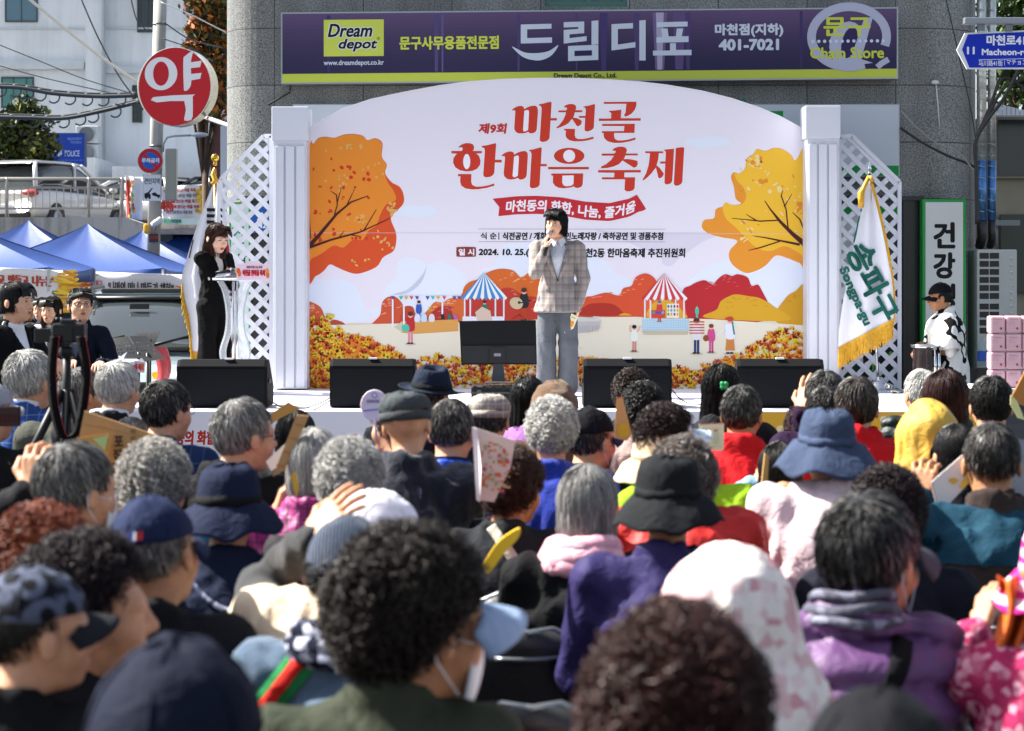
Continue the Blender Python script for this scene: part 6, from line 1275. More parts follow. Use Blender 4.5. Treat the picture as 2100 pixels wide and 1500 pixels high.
def strap(t, target, pts, w, mt, sgn=-1, name='strap', lift=.008):
    """Band across the back or chest following the garment: pts in local (x, z)."""
    dg = [v.co.copy() for v in target.data.vertices]; bv = BVHTree.FromPolygons(dg, [tuple(p.vertices) for p in target.data.polygons]); q = smooth_closed(pts, 8, False); P = []
    last = 0
    for i, p in enumerate(q):
        a, b = q[max(i - 1, 0)], q[min(i + 1, len(q) - 1)]; tt = unit(b - a); nn = np.array((-tt[1], tt[0])) * w / 2; row = []
        for k in (-1, 0, 1):
            x, z = p + nn * k; h = bv.ray_cast(Vector((x, sgn * 2, z)), Vector((0, -sgn, 0))); last = h[0].y if h[0] is not None else last; row.append(Vector((x, last + sgn * lift, z)))
        P.append(row)
    m = MB(); m.grid(P); return m.build(name, mt, target, local=True, solid=.005)
TR = mat('dark trouser cloth', (.02, .021, .026), .85, bump=.2, bscale=200); SHM = mat('black shoe leather', (.014, .013, .013), .45)
_share = {}
def make_person(label, J, loc, rot, sc1, hs, yaw, pitch, tone='mid', hands=None, roll=0., group=None, bodykey=None, jac=None, jm=None, legs=True, tm=None, jname='jacket', tr=(.088, .066, .055), wide=0.):
    """Root at the feet; returns (root, head matrix, jacket object)."""
    t = thing('person', label, 'person', loc, group); t.rotation_euler[2] = rot
    key = bodykey
    if key and key in _bt: V, Q, nb = _bt[key]
    else:
        V, Q, nb = body_mesh(J, hands)
        if key: _bt[key] = (V, Q, nb)
    c = J['head']; pv = J['neck'] + V3(0, -.01, .04)
    Rm = np.array(Matrix.Rotation(-yaw, 3, 'Z') @ Matrix.Rotation(roll, 3, 'Y') @ Matrix.Rotation(pitch, 3, 'X')); off = Rm @ (c - pv)
    Hd = ((V - c) * hs / sc1) @ Rm.T + pv + off; w = np.clip((V[:, 2] - (J['neck'][2] + .0)) / (c[2] - .1 - J['neck'][2]), 0, 1); w = (w * w * (3 - 2 * w))
    near = np.hypot(V[:, 0] - c[0] * np.clip((V[:, 2] - J['neck'][2]) / (c[2] - J['neck'][2]), 0, 1), V[:, 1] - c[1]) < .17; w[nb:] = 0; w = np.where(near, w, 0)[:, None]
    Vp = (V * (1 - w) + Hd * w) * sc1; body = np_mesh('body', Vp, Q, skin(tone), t)
    M = Matrix.Translation(Vector((pv + off) * sc1)) @ Matrix(Rm).to_4x4() @ Matrix.Scale(hs, 4)
    jo = None
    if jac is not None:
        Vj, Qj = jac; jo = np_mesh(jname, Vj * sc1, Qj, jm, t)
    if legs:
        k = ('tr', bodykey or label, tr); 
        if k not in _share: _share[k] = (trousers_mesh(J, 1, tr, wide=wide), shoes_mesh(J))
        (tv, tq), (sv, sq) = _share[k]; np_mesh('trousers', tv * sc1, tq, tm or TR, t); np_mesh('shoes', sv * sc1, sq, SHM, t)
    return t, M, jo
def add_hair(t, M, kind, seed, col, gray=0., **kw):
    V, Q, C = hair_mesh(kind, seed, col, gray, **kw); A = np.array(M); V = V @ A[:3, :3].T + A[:3, 3]; return np_mesh('hair', V, Q, hair_mat(), t, C)
# ------------------------------------------------------------------ the seated crowd
WID = {'short': .172, 'perm': .202, 'bob': .186, 'long': .186, 'bald': .158, 'tail': .176, 'cap': .178, 'ballcap': .178, 'bucket': .31, 'widebucket': .345, 'sunhat': .37, 'flatcap': .192, 'beanie': .186, 'fedora': .32, 'fur': .204, 'hood': .27}
TOP = {'short': .133, 'perm': .148, 'bob': .134, 'long': .134, 'bald': .12, 'tail': .13, 'cap': .134, 'ballcap': .134, 'bucket': .139, 'widebucket': .139, 'sunhat': .139, 'flatcap': .122, 'beanie': .148, 'fedora': .128, 'fur': .135, 'hood': .155}
VOL = {'short': .1, 'perm': .26, 'bob': .13, 'long': .12, 'bald': .05, 'nape': .06, 'permnape': .2, 'tail': .07}
CG = 'seated audience'
PEOPLE = {}
chair_plastic = mat('black chair plastic', (.013, .014, .015), .42, bump=.15, bscale=120)
def P_(key, label, cx, ytop, w, hair, jac, hat=None, yaw=0, pitch=2, zh=1.17, tone='mid', fat=1., body=0, glasses=False, mask=False, shirt=None, collar=.02, jk='plain', vest=None, raise_=None, Y=None, roll=0, lean=0, part=0., vkind=None, hlen=None, jname='jacket', short=False, vol=None, n=None, shrug=0., hx=0.):
    sil = hat[0] if hat and hat[0] != 'visor' else hair[0]
    wd_, tp = WID[sil], TOP[sil]
    Yg = Y
    if Y is None: Y = (H - zh) * F / (ytop - Y0 + tp * w / wd_)
    hs_ = w * Y / F / wd_
    while hs_ < .95 and zh > 1.05 and Yg is None: zh -= .01; Y = (H - zh) * F / (ytop - Y0 + tp * w / wd_); hs_ = w * Y / F / wd_
    fat = fat * 1.08
    hsc = min(max(hs_, .86), 1.2); zc = Z_(ytop, Y) - tp * hsc; sc1 = min(max(zc / (1.155 - shrug), .94), 1.1)
    J = seated(); J['head'] = J['head'] + V3(hx, lean, -shrug); J['neck'] = J['neck'] + V3(hx * .4, 0, -shrug * .6)
    for q in ('shL', 'shR'): J[q] = J[q] + V3(0, 0, shrug * .1)
    hands = None; seed = abs(hash(key)) % 1000 if False else sum(map(ord, key)) * 7 % 997
    # head centre in local coordinates decides where the root goes
    pv = J['neck'] + V3(0, -.01, .04); Rm = np.array(Matrix.Rotation(-R(yaw), 3, 'Z') @ Matrix.Rotation(R(roll), 3, 'Y') @ Matrix.Rotation(R(pitch), 3, 'X')); hc = (pv + Rm @ (J['head'] - pv)) * sc1
    rot = -R(body); ox, oy = hc[0] * math.cos(rot) - hc[1] * math.sin(rot), hc[0] * math.sin(rot) + hc[1] * math.cos(rot)
    loc = Vector((X_(cx, Y) - ox, Y - oy, zc - hc[2])); bk = 'seated' if not (lean or shrug or hx) else None
    if raise_:
        bk = None; hands = {}
        for side, px, py, dY, fd, nn, cu, outw in raise_:
            p = W(px, py, Y + dY) - loc; p = Vector((p.x * math.cos(-rot) - p.y * math.sin(-rot), p.x * math.sin(-rot) + p.y * math.cos(-rot), p.z)) / sc1
            J = reach(J, side, p, outw); hands[side] = (V3(*fd), V3(*nn), cu, .6)
    far = Y > 6.5; hj = .012 if Y > 6 else .0105
    col = jac if not isinstance(jac, tuple) else jac[0]; jm = jac[1] if isinstance(jac, tuple) else cloth(key, jac)
    jm_ = jacket_mesh(J, seed, fat, jk, hj, collar=collar, arms='' if vest else 'LR', thick=.006 if vest else 0., short=short)
    t, M, jo = make_person(label, J, loc, rot, sc1, hsc, R(yaw), R(pitch), tone, hands, R(roll), CG, bk, jm_, jm, jname=jname if not vest else 'vest')
    if vest:
        V, Q = jacket_mesh(J, seed + 1, fat * .97, 'plain', hj, collar=.0); np_mesh('shirt', V * sc1, Q, vest, t)
    if shirt:
        m = MB(); P = [[Vector(((.068 + .004 * k) * math.sin(a), .064 * math.cos(a) + .003, J['neck'][2] + .015 + .022 * k - .018 * math.cos(a))) * sc1 for a in np.linspace(0, 2 * math.pi, 28, endpoint=False)] for k in (0, 1, 2)]; m.grid(P, close=True); m.build('shirt_collar', shirt, t, local=True, solid=.005)
    if hair:
        kind, hcol, gray = hair; hk = kind
        if hat and hat[0] != 'visor': hk = {'perm': 'permnape' if hat[0] in ('beanie', 'fur', 'cap') else 'nape', 'long': 'long', 'tail': 'long'}.get(kind, 'nape')
        if not (kind == 'bald' and hat): add_hair(t, M, hk, seed, hcol, gray, n=n or (2900 if hk == 'perm' else 2500 if hk not in ('nape', 'permnape', 'bald') else 1000), vol=vol or VOL[hk], length=hlen or {'perm': .042, 'permnape': .035, 'bald': .03, 'nape': .03}.get(hk, .05), r=.0015 if far else .0011, part=part)
    ho = add_hat(t, hat[0], M, hat[1], hat[2] if len(hat) > 2 else None, seed) if hat and hat[0] != 'hood' else None
    if glasses: add_glasses(t, M)
    if mask: add_mask(t, M, mat('white mask', '#d3d7de', .75) if mask is True else mask)
    PEOPLE[key] = (t, M, jo, sc1, Y, J, ho)
    print('P', key, 'Y%.2f hs%.2f zc%.2f z0%.2f' % (Y, hs_, zc, loc.z))
    return t
c_ = cloth
navyc = c_('navy twill', '#18233f'); blackc = c_('black twill', '#121316'); whitec = c_('white shirt cotton', '#d6d8de')
P_('A1', 'person with swept silver hair in a blue checked suit jacket, left of the camera tripod', 62, 715, 90, ('short', '#4a4a4a', .8), ('', c_('blue check', '#2b4a8a', 'plaid', '#7d96c8')), yaw=28, shirt=whitec, zh=1.22, vol=.14)
P_('A2', 'person with short dark hair and olive grey jacket, half hidden by the camera tripod', 168, 752, 76, ('short', '#2a2422', .3), '#44463f', yaw=50, zh=1.2)
P_('A3', 'person with smooth white hair and dark suit below the paper table', 243, 737, 82, ('short', '#8d8a86', .97), '#1d1b20', yaw=24, shirt=whitec, zh=1.22, vol=.13, hlen=.06)
P_('A4', 'person with thick dark hair, glasses and a navy checked jacket below the podium monitor', 343, 776, 90, ('short', '#17120f', .06), ('', c_('navy check', '#1c2c4c', 'plaid', '#3d5580')), yaw=38, glasses=True, zh=1.2, vol=.13, part=.2)
P_('A5', 'person with greying hair, glasses and black roll neck looking right along the stage skirt', 502, 813, 110, ('short', '#1d1b1a', .4), '#0e0f11', yaw=52, glasses=True, zh=1.2, collar=.035, shirt=blackc)
P_('A6', 'bald person low between the white haired man and the cardboard sheet', 270, 857, 70, ('bald', '#2a2624', .4), '#26282c', yaw=10, zh=1.02, Y=7.6)
P_('A7', 'person with pale grey cap and black jacket at the photo edge filming with a phone', -16, 783, 86, ('short', '#1a1817', .1), '#0f1012', hat=('cap', c_('pale grey cap', '#8f8f98')), yaw=30, zh=1.3, Y=7.0, fat=1.15)
P_('B1', 'person with short black hair behind a tilted strip of cardboard', 608, 838, 88, ('bob', '#0d0c0c', 0), '#141417', yaw=15, zh=1.12, hlen=.035)
P_('B3', 'person with greying black hair, white ear loop mask and dark jacket before the cardboard sheet', 157, 900, 144, ('short', '#161615', .28), '#15161a', yaw=42, mask=True, zh=1.18, raise_=(('L', 68, 1010, .12, (.1, .1, 1), (.3, .9, 0), .7, 1.),))
P_('B4', 'person with round fluffy beige grey perm and teal jacket', 318, 898, 148, ('perm', '#6f6558', .6), '#20627e', yaw=8, zh=1.13)
P_('B5', 'person in a navy quilted bucket hat with beaded cord and navy coat', 472, 953, 176, ('perm', '#141214', 0), '#131b31', hat=('bucket', c_('navy quilted', '#141c33'), blackc), yaw=5, zh=1.13, fat=1.15, Y=5.1)
P_('B6', 'person in a navy baseball cap with bare tanned neck and black coat', 322, 1015, 168, ('short', '#2b241f', .2), '#17191d', hat=('ballcap', c_('navy cap', '#192340')), yaw=20, tone='tan', zh=1.16, roll=-6)
P_('B7', 'person with curly auburn perm behind the dark maroon perm', 88, 1030, 215, ('perm', '#6d3018', 0), '#3a2226', yaw=10, zh=1.12)
P_('B8', 'person with dark maroon perm showing cheek and nose in profile', 185, 1085, 240, ('perm', '#1c1015', 0), '#1b1c22', yaw=68, zh=1.1, Y=3.6)
P_('B9', 'person in a grey and black leopard print cap with a plain brim', 80, 1160, 190, ('short', '#15110f', 0), '#101114', hat=('cap', c_('leopard cap', '#101218', 'leopard', '#4e5466'), c_('charcoal brim', '#1e1f25')), yaw=58, zh=1.1, Y=3.35)
P_('B10', 'person in a plain dark navy cap nearest the camera beside the olive jacket', 365, 1300, 400, ('short', '#100f10', 0), '#101828', hat=('cap', c_('dark navy cap cloth', '#0f1526')), yaw=5, zh=1.12)
P_('C2', 'person with rounded fluffy grey hair beside the raised hands', 718, 893, 148, ('perm', '#5f5e5c', .72), '#2c2a2e', yaw=5, zh=1.14, vol=.22)
P_('C1', 'person with grey bobbed hair and magenta jacket holding a cardboard strip overhead', 645, 873, 120, ('bob', '#6f6e6c', .8), ('', c_('magenta check', '#8e1f68', 'check', '#3a1430', .5)), yaw=10, zh=1.14, hlen=.035, raise_=(('L', 566, 1058, .1, (.25, .1, 1), (.95, .2, -.2), .75, 1.2),))
P_('C3', 'person in a white baseball cap turned to the right', 780, 1003, 166, ('short', '#161414', .1), '#23262c', hat=('cap', c_('white cap', '#dedce6')), yaw=62, zh=1.12, pitch=6, Y=4.6)
P_('C5', 'person in a cream coat raising a hand in a charcoal knitted sleeve', 712, 1078, 112, ('short', '#16120f', 0), ('', c_('cream coat', '#cdbda4')), yaw=10, zh=1.08, vest=c_('charcoal knit', '#232527', 'fleece'), fat=1.25, raise_=(('L', 640, 1102, .06, (.66, .1, .75), (.5, .6, -.5), .22, .7),), jname='coat', Y=4.3, shrug=0.09)
P_('C4', 'person in a navy knitted hat and denim jacket with a green and red bag strap', 716, 1055, 152, ('perm', '#171312', 0), ('', c_('denim', '#4c6178', 'fleece')), hat=('beanie', c_('navy knit', '#1f2f45', 'knit')), yaw=10, zh=1.1, Y=3.95)
P_('D1', 'person with big black perm, white mask and olive green jacket', 850, 1070, 300, ('perm', '#1d1510', 0), '#30352a', hat=('visor', c_('black visor band', '#16171a'), c_('pale blue brim', '#7f93b0')), yaw=50, mask=True, zh=1.13, tone='tan', collar=.03, fat=1.15, n=5600)
P_('D2', 'person with dark reddish brown perm nearest the camera', 1388, 1235, 385, ('perm', '#301511', 0), '#191216', yaw=12, zh=1.14, n=5600)
P_('D3', 'person under a white floral sun hood draping over the shoulders', 1492, 1120, 300, ('short', '#15110f', 0), ('', c_('floral', '#d8cfca', 'floral', '#c08a92')), hat=('hood', c_('floral', '#d8cfca', 'floral', '#c08a92')), yaw=10, zh=1.12, fat=1.15, Y=3.45)
P_('D4', 'person in a plain black cap at the bottom edge below the purple jacket', 1800, 1405, 345, ('short', '#100f10', 0), '#0e0f12', hat=('cap', c_('black cap cloth', '#111217')), yaw=5, zh=1.13)
P_('D5', 'person with black hair, dark visor and purple quilted down jacket', 1785, 1005, 192, ('short', '#0d0c0c', .04), ('', c_('purple down', '#53355f', rough=.5)), hat=('visor', blackc, c_('grey brim', '#33353c')), yaw=40, mask=mat('pale blue mask', '#a9c0d6', .75), zh=1.13, jk='puffer', fat=1.25, hlen=0.05, collar=0.05, tone='tan', vol=0.16)
P_('D6', 'person in a pink speckled sweater at the photo edge lifting an orange scarf', 2175, 1075, 190, ('perm', '#1a1413', 0), ('', c_('pink speckle', '#9e2a55', 'blotch', '#d9a3b4')), hat=('bucket', c_('pink stripe hat', '#c2267a', 'stripe', '#e0b4cc', .8)), zh=1.13, fat=1.2, raise_=(('L', 2012, 1290, .25, (.35, .5, 1), (.8, .2, -.3), .6, 1.3),), Y=4.0)
P_('E3', 'person in a navy felt fedora close to the stage', 886, 755, 108, ('short', '#15130f', .1), '#15161b', hat=('fedora', c_('navy felt', '#172031'), blackc), yaw=25, zh=1.24, roll=8, Y=8.2)
P_('E4', 'person with frizzy brown hair and purple jacket holding a round pale fan', 806, 808, 84, ('perm', '#33231d', .05), '#4e2a5c', yaw=-45, zh=1.16, hlen=.035, Y=7.4)
P_('E1', 'person in a dark grey flat cap and navy fleece vest over a checked shirt', 834, 803, 112, ('bald', '#7a6f66', .5), ('', c_('navy fleece', '#151c2c', 'fleece')), hat=('flatcap', c_('grey cap', '#3c4144')), yaw=6, zh=1.2, tone='mid', vest=c_('navy tartan', '#1d2340', 'plaid', '#b6b9c4', .45), fat=0.9, collar=.03, roll=-5, Y=6.25)
P_('E2', 'person with cropped dark hair and bright blue jacket beside the flat cap', 927, 813, 98, ('short', '#1d1a18', .12), ('', c_('royal blue shell', '#0f3fae', rough=.55)), yaw=14, zh=1.18, hlen=.022, vol=.05, shirt=navyc, fat=1.08, Y=6.75)
P_('E5', 'person in a pale grey woollen flat cap in front of the road case', 1003, 808, 92, ('short', '#1c1917', .1), '#17181c', hat=('flatcap', c_('oatmeal cap', '#857d76', 'check', '#a19a93', .5)), yaw=5, zh=1.17)
P_('E6', 'person with long straight black hair and lilac top', 1083, 768, 84, ('long', '#0b0a0b', 0), '#8a5f9a', yaw=0, zh=1.2)
P_('E7', 'person in a brown fur hat behind the white perm', 1138, 784, 96, ('perm', '#2a1e18', .1), '#4a3a30', hat=('fur', c_('brown fur', '#5c4128', 'fleece')), yaw=5, zh=1.2)
P_('E9', 'person in a black cap and mask looking right, beside the white perm', 1213, 834, 96, ('short', '#14110f', .05), '#0f1013', hat=('ballcap', c_('black cap', '#101116'), c_('navy peak', '#222a48')), yaw=42, mask=True, zh=1.16)
P_('E8', 'person with bright white perm and royal blue jacket', 1131, 812, 108, ('perm', '#a5a29c', .97), ('', c_('royal blue fleece', '#0f2f9c', 'fleece')), yaw=3, zh=1.16, fat=1.12, Y=6.75)
P_('E10', 'person with brown perm, charcoal jacket and a beige bag strap', 1052, 912, 132, ('perm', '#352116', .03), '#202327', yaw=26, zh=1.12, tone='tan', glasses=True)
P_('E12', 'person with smooth grey bob, pink scarf and black jacket', 1206, 948, 136, ('bob', '#4b4b4a', .5), '#121315', yaw=14, zh=1.12, hlen=.03)
P_('E13', 'person in a black bucket hat and indigo jacket', 1371, 935, 212, ('short', '#15110f', 0), ('', c_('indigo shell', '#2b2650', rough=.65)), hat=('bucket', c_('black cotton hat', '#17191c')), yaw=10, zh=1.12, tone='tan', fat=.92, Y=4.9)
P_('E14', 'person in a cream sun hat behind the brown grey perm', 1348, 878, 150, ('short', '#2a201a', .1), '#1b1c20', hat=('bucket', c_('cream hat', '#d6bd98')), yaw=-10, zh=1.13, Y=6.3)
P_('E15', 'person with greying brown perm and scarlet jacket behind the black bucket hat', 1402, 893, 146, ('perm', '#45352b', .25), ('', c_('scarlet shell', '#b8201c', rough=.6)), yaw=8, zh=1.14, fat=1.3, shrug=0.06, Y=5.6)
P_('E17', 'person with dark brown hair directly before the stage monitor by the speaker', 1297, 752, 88, ('perm', '#24150f', 0), '#1d1a1c', yaw=10, zh=1.22, vol=.18)
P_('E16', 'person with wavy black hair and mauve beige jacket holding a leaflet', 1320, 780, 98, ('perm', '#0e0d0d', .03), '#94807b', yaw=14, zh=1.2, vol=.2, raise_=(('L', 1268, 912, .12, (.2, .2, 1), (.9, .3, 0), .55, 1.2),))
P_('E18', 'person with dark perm, floral sun visor and lime green jacket', 1372, 824, 92, ('perm', '#21120f', 0), ('', c_('lime fleece', '#7fa820')), hat=('visor', c_('white visor band', '#c9c9cc'), c_('floral visor', '#cfd6dc', 'floral', '#5f86b0', .7)), yaw=62, zh=1.17, pitch=10, hx=-0.15, fat=1.15, Y=6.3)
P_('E21', 'person with long wavy black hair and a green clover clip', 1480, 745, 86, ('long', '#0a0a0b', 0), '#1b1b20', yaw=10, zh=1.24, vol=.2)
redv = c_('red vest', '#b3141c', rough=.75)
P_('E20', 'person with short black hair and red lettered vest, right of the clover clip', 1521, 787, 86, ('short', '#131110', .08), ('', redv), yaw=18, zh=1.2, collar=.04, vest=c_('red shirt', '#9c1219'), fat=1.12, hlen=.03, tone='tan', Y=7.1)
P_('F1', 'person with short black hair shading the face with one hand', 1691, 757, 84, ('short', '#0f0e0e', .05), '#200f2a', yaw=-8, zh=1.22, raise_=(('L', 1648, 842, .05, (.25, .3, 1), (.6, .7, 0), .2, .3),))
P_('F2', 'person with black hair just below the one shading the face', 1694, 789, 88, ('short', '#0c0c0c', .03), '#17171c', yaw=5, zh=1.17)
P_('F3', 'person with maroon perm half covered by the slate sun hat', 1655, 826, 94, ('perm', '#341419', 0), '#28202a', yaw=0, zh=1.14)
P_('F4', 'person with dark brown hair and red lettered vest, left of the yellow hood', 1756, 768, 92, ('short', '#221a15', .05), ('', redv), yaw=8, zh=1.2, collar=.04, vest=c_('navy sleeve', '#161d38'), fat=1.15)
P_('F6', 'person with short black hair and pale denim top holding a thin fan', 1600, 903, 94, ('bob', '#110f0f', .02), ('', c_('pale denim', '#7698ad', 'floral', '#8fb0c4')), yaw=5, zh=1.1, hlen=.03, raise_=(('L', 1558, 992, .1, (.3, .2, 1), (.9, .3, 0), .6, 1.1),), Y=6.6)
P_('F5', 'person in a slate blue wide brimmed sun hat and pale pink jacket', 1694, 838, 186, ('bob', '#14110f', 0), ('', c_('pale pink shell', '#c9b4ba', rough=.6)), hat=('widebucket', c_('slate hat', '#364158'), c_('slate band', '#3d4862')), yaw=-6, zh=1.12, fat=1.22, hlen=.03, pitch=6, Y=5.8, shrug=0.03)
P_('F7', 'person with silver hair and dark green padded jacket near the flag base', 1889, 755, 70, ('short', '#4f4f50', .75), ('', c_('bottle green down', '#12201f', rough=.5)), yaw=-14, zh=1.2, jk='puffer')
P_('F8', 'person with wavy maroon brown bob beside the silver haired head', 1939, 757, 96, ('bob', '#2c130f', 0), '#15172a', yaw=5, zh=1.2, vol=.2, hlen=.032)
P_('F9', 'person with black hair, bare neck and grey T-shirt near the pink tissue packs', 2032, 767, 88, ('short', '#11100f', .02), '#7d808a', yaw=6, zh=1.2, collar=0, short=True)
P_('F10', 'person hidden under a mustard yellow hood', 1898, 826, 120, ('short', '#15110f', 0), ('', c_('mustard shell', '#bf9a3c', rough=.6)), hat=('hood', c_('mustard shell', '#bf9a3c', rough=.6)), yaw=-5, zh=1.17, fat=1.1, Y=6.6)
P_('F11', 'person with glossy black ponytail behind the white leaflet', 1958, 866, 88, ('tail', '#0a0a0b', 0), '#15161c', yaw=-10, zh=1.14, Y=6.35)
P_('F12', 'balding person in a teal and brown jacket holding up a white leaflet', 2033, 868, 112, ('bald', '#181412', .05), ('', c_('brown fleece', '#352c2a')), yaw=6, zh=1.16, tone='tan', fat=1.2, collar=.035, raise_=(('L', 1893, 1022, .14, (.1, .3, 1), (.5, .9, 0), .6, 1.3),))
P_('F13', 'person with dark maroon perm and navy coat, in front of the yellow hood', 1822, 950, 160, ('perm', '#1d1014', 0), '#12141f', yaw=10, zh=1.12, vol=.24)
# ---- details on single people
def loc_of(key): t, M, jo, s, Y, J, ho = PEOPLE[key]; return t, M, jo, s, Y, J, ho
def lettering(key, items, col):
    t, M, jo, s, Y, J, ho = loc_of(key); a = Art(lambda u, v, d: (u, d, v), .0003)
    for txt, x0, z0, x1, z1 in items: a.text(txt, x0, z0, x1, z1, col, .004, .15)
    decal(t, jo, a, 'lettering', attr_mat('stitched lettering', .7, .2))
lettering('E20', (('주', -.15, .8, -.09, .87), ('민', -.075, .8, -.015, .87), ('자', .01, .8, .075, .87), ('치', .1, .8, .16, .87), ('마천2동', -.1, .7, .1, .74)), '#d98a1c')
lettering('F4', (('주', -.17, .8, -.11, .87), ('자', -.08, .8, -.02, .87), ('치', .01, .8, .075, .87), ('회', .105, .8, .17, .87), ('마천2동', -.1, .7, .1, .74)), '#d98a1c')
def bag_strap(key, pts, w, m, name='bag_strap'): t, M, jo, s, Y, J, ho = loc_of(key); return strap(t, jo, [(x * s, z * s) for x, z in pts], w, m, -1, name, .008 if name == 'bag_strap' else .02)
bag_strap('E10', [(-.04, 1.06), (.02, .98), (.1, .86), (.17, .74)], .03, c_('beige webbing', '#b8b0a0'))
bag_strap('D5', [(.09, 1.02), (.02, .88), (-.06, .72), (-.13, .55)], .04, c_('black webbing', '#0d0e11'))
bag_strap('C4', [(-.05, 1.04), (-.1, .98), (-.16, .9), (-.2, .82)], .055, c_('green webbing', '#1f6e3c')); bag_strap('C4', [(-.05, 1.045), (-.1, .985), (-.16, .905), (-.2, .825)], .024, c_('red webbing', '#b3241f'), 'strap_stripe')
bag_strap('B5', [(-.1, 1.02), (-.02, .95), (.06, .93), (.14, 1.0)], .012, c_('beads', '#3a3f55', 'blotch', '#a9aec4', 2.))
def scarf(key, m, r=.035, tail=None, name='scarf', zoff=.0):
    t, M, jo, s, Y, J, ho = loc_of(key); nk = J['neck']; P = []
    rg = np.random.default_rng(3)
    for k, (zz, rr, q) in enumerate(((.0, .092, 1), (.028, .082, .9), (-.025, .1, .85))):
        P = [Vector(tuple((nk + V3(rr * math.sin(a), rr * math.cos(a) + .0, zz + zoff - .022 * math.cos(a) + .006 * math.sin(3 * a + k))) * s)) for a in np.linspace(0, 2 * math.pi, 25)]
        mm = MB(); mm.tube(P, [r * q * (.85 + .25 * rg.random()) for _ in P], 10, cap=False); mm.build(name if k == 0 else name + '_fold', m, t if k == 0 else first, local=True)
        if k == 0: first = t.children[-1] if False else [o for o in bpy.data.objects if o.parent == t and o.name.startswith(name)][-1]
    return first
pinkc = c_('pink scarf cloth', '#d79aaa', 'blotch', '#e2b9c2', .5)
scarf('E12', pinkc, .036, zoff=.005)
scarf('C4', c_('navy dotted scarf', '#141829', 'blotch', '#b4b8ca', .9), .026, zoff=.01); scarf('D5', c_('grey scarf', '#4b4c58', 'floral', '#7d7f90'), .012, zoff=.045)
# sun hoods
def hood(key, m, drape):
    t, M, jo, s, Y, J, ho = loc_of(key); A = np.array(M)
    if drape: pr = [('e', (0, -.015, .045), (.115, .13, .115)), ('c', (0, -.03, -.03), (0, -.05, -.16), .115, .155, (1.1, .9, 1), .05), ('c', (0, -.05, -.16), (0, -.07, -.3), .155, .17, (1.25, .85, 1), .05)]
    else: pr = [('e', (0, -.02, .05), (.1, .125, .118)), ('c', (0, -.04, -.0), (0, -.055, -.13), .108, .125, (1.08, .85, 1), .05), ('c', (.0, -.09, .07), (0, -.09, -.1), .045, .06, None, .06)]
    wr = wrinkle(5, .006, 16)
    def post(G, f): f = wr(G, f); return np.maximum(f, -prim_d(G, ('c', (0, .07, .02), (0, .13, -.06), .075, .085)))
    V, Q = sdf_mesh(pr, .0085, .04, post); V = V @ A[:3, :3].T + A[:3, 3]; np_mesh('hood', V, Q, m, t)
hood('D3', c_('floral', '#d8cfca', 'floral', '#c08a92'), True); hood('F10', c_('mustard shell', '#bf9a3c', rough=.6), False)
# ponytail, clover clip, cap patch, teal yoke
t, M, jo, s, Y, J, ho = loc_of('F11'); V, Q, C = tubes(*(lambda n, rg: (np.stack([np.stack([rg.normal(0, .008 + .014 * math.sin(k), n), -.1 - .03 * math.sin(k * 1.4) + rg.normal(0, .008, n), .03 - .19 * k * rg.uniform(.8, 1, n)], -1) for k in np.linspace(0, 1, 6)], 1), np.full((n, 6), .0018), np.array([lin('#0b0b0c')]) * rg.uniform(.6, 1.6, (n, 1))))(350, np.random.default_rng(2)))
A = np.array(M); np_mesh('ponytail', V @ A[:3, :3].T + A[:3, 3], Q, hair_mat(), t, C)
fix(MB().tube([(.02 * math.cos(a), -.108, .03 + .02 * math.sin(a)) for a in np.linspace(0, 6.283, 13)], .006, 6), M).build('hair_tie', blackc, t, local=True)
t, M, jo, s, Y, J, ho = loc_of('E21'); m = MB()
for k in range(4): m.sphere((.02 + .011 * math.cos(k * 1.571 + .78), -.125, .045 + .011 * math.sin(k * 1.571 + .78)), (.011, .004, .011), 10)
fix(m, M).build('hair_clip', mat('green clip', '#2aa05a', .35), t, local=True)
t, M, jo, s, Y, J, ho = loc_of('B6'); m = MB()
P0 = lambda x, z: (x + .02, -.012 - .108 * math.sqrt(max(1 - ((x + .02) / .088) ** 2 - ((z - .03) / .104) ** 2, 0)) - .004, z)
for x0, x1, c in ((-.016, -.003, '#20306a'), (-.003, .003, '#cdd2da'), (.003, .016, '#a3242c')): m.add([P0(x0, .052), P0(x1, .052), P0(x1, .07), P0(x0, .07)], [(0, 1, 2, 3)], 0, False, lin(c))
fix(m, M).build('cap_patch', attr_mat('stitched lettering', .7, .2), ho, local=True)
t, M, jo, s, Y, J, ho = loc_of('F12')
V, Q = jacket_mesh(J, sum(map(ord, 'F12')) * 7 % 997, 1.2 * 1.08, 'plain', .012, collar=0, thick=.005); k = (V[:, 2] > .885) & (np.hypot(V[:, 0], V[:, 1]) > .075); Q = Q[k[Q].all(1)]
np_mesh('yoke', V * s, Q, c_('teal yoke', '#17394a'), t)
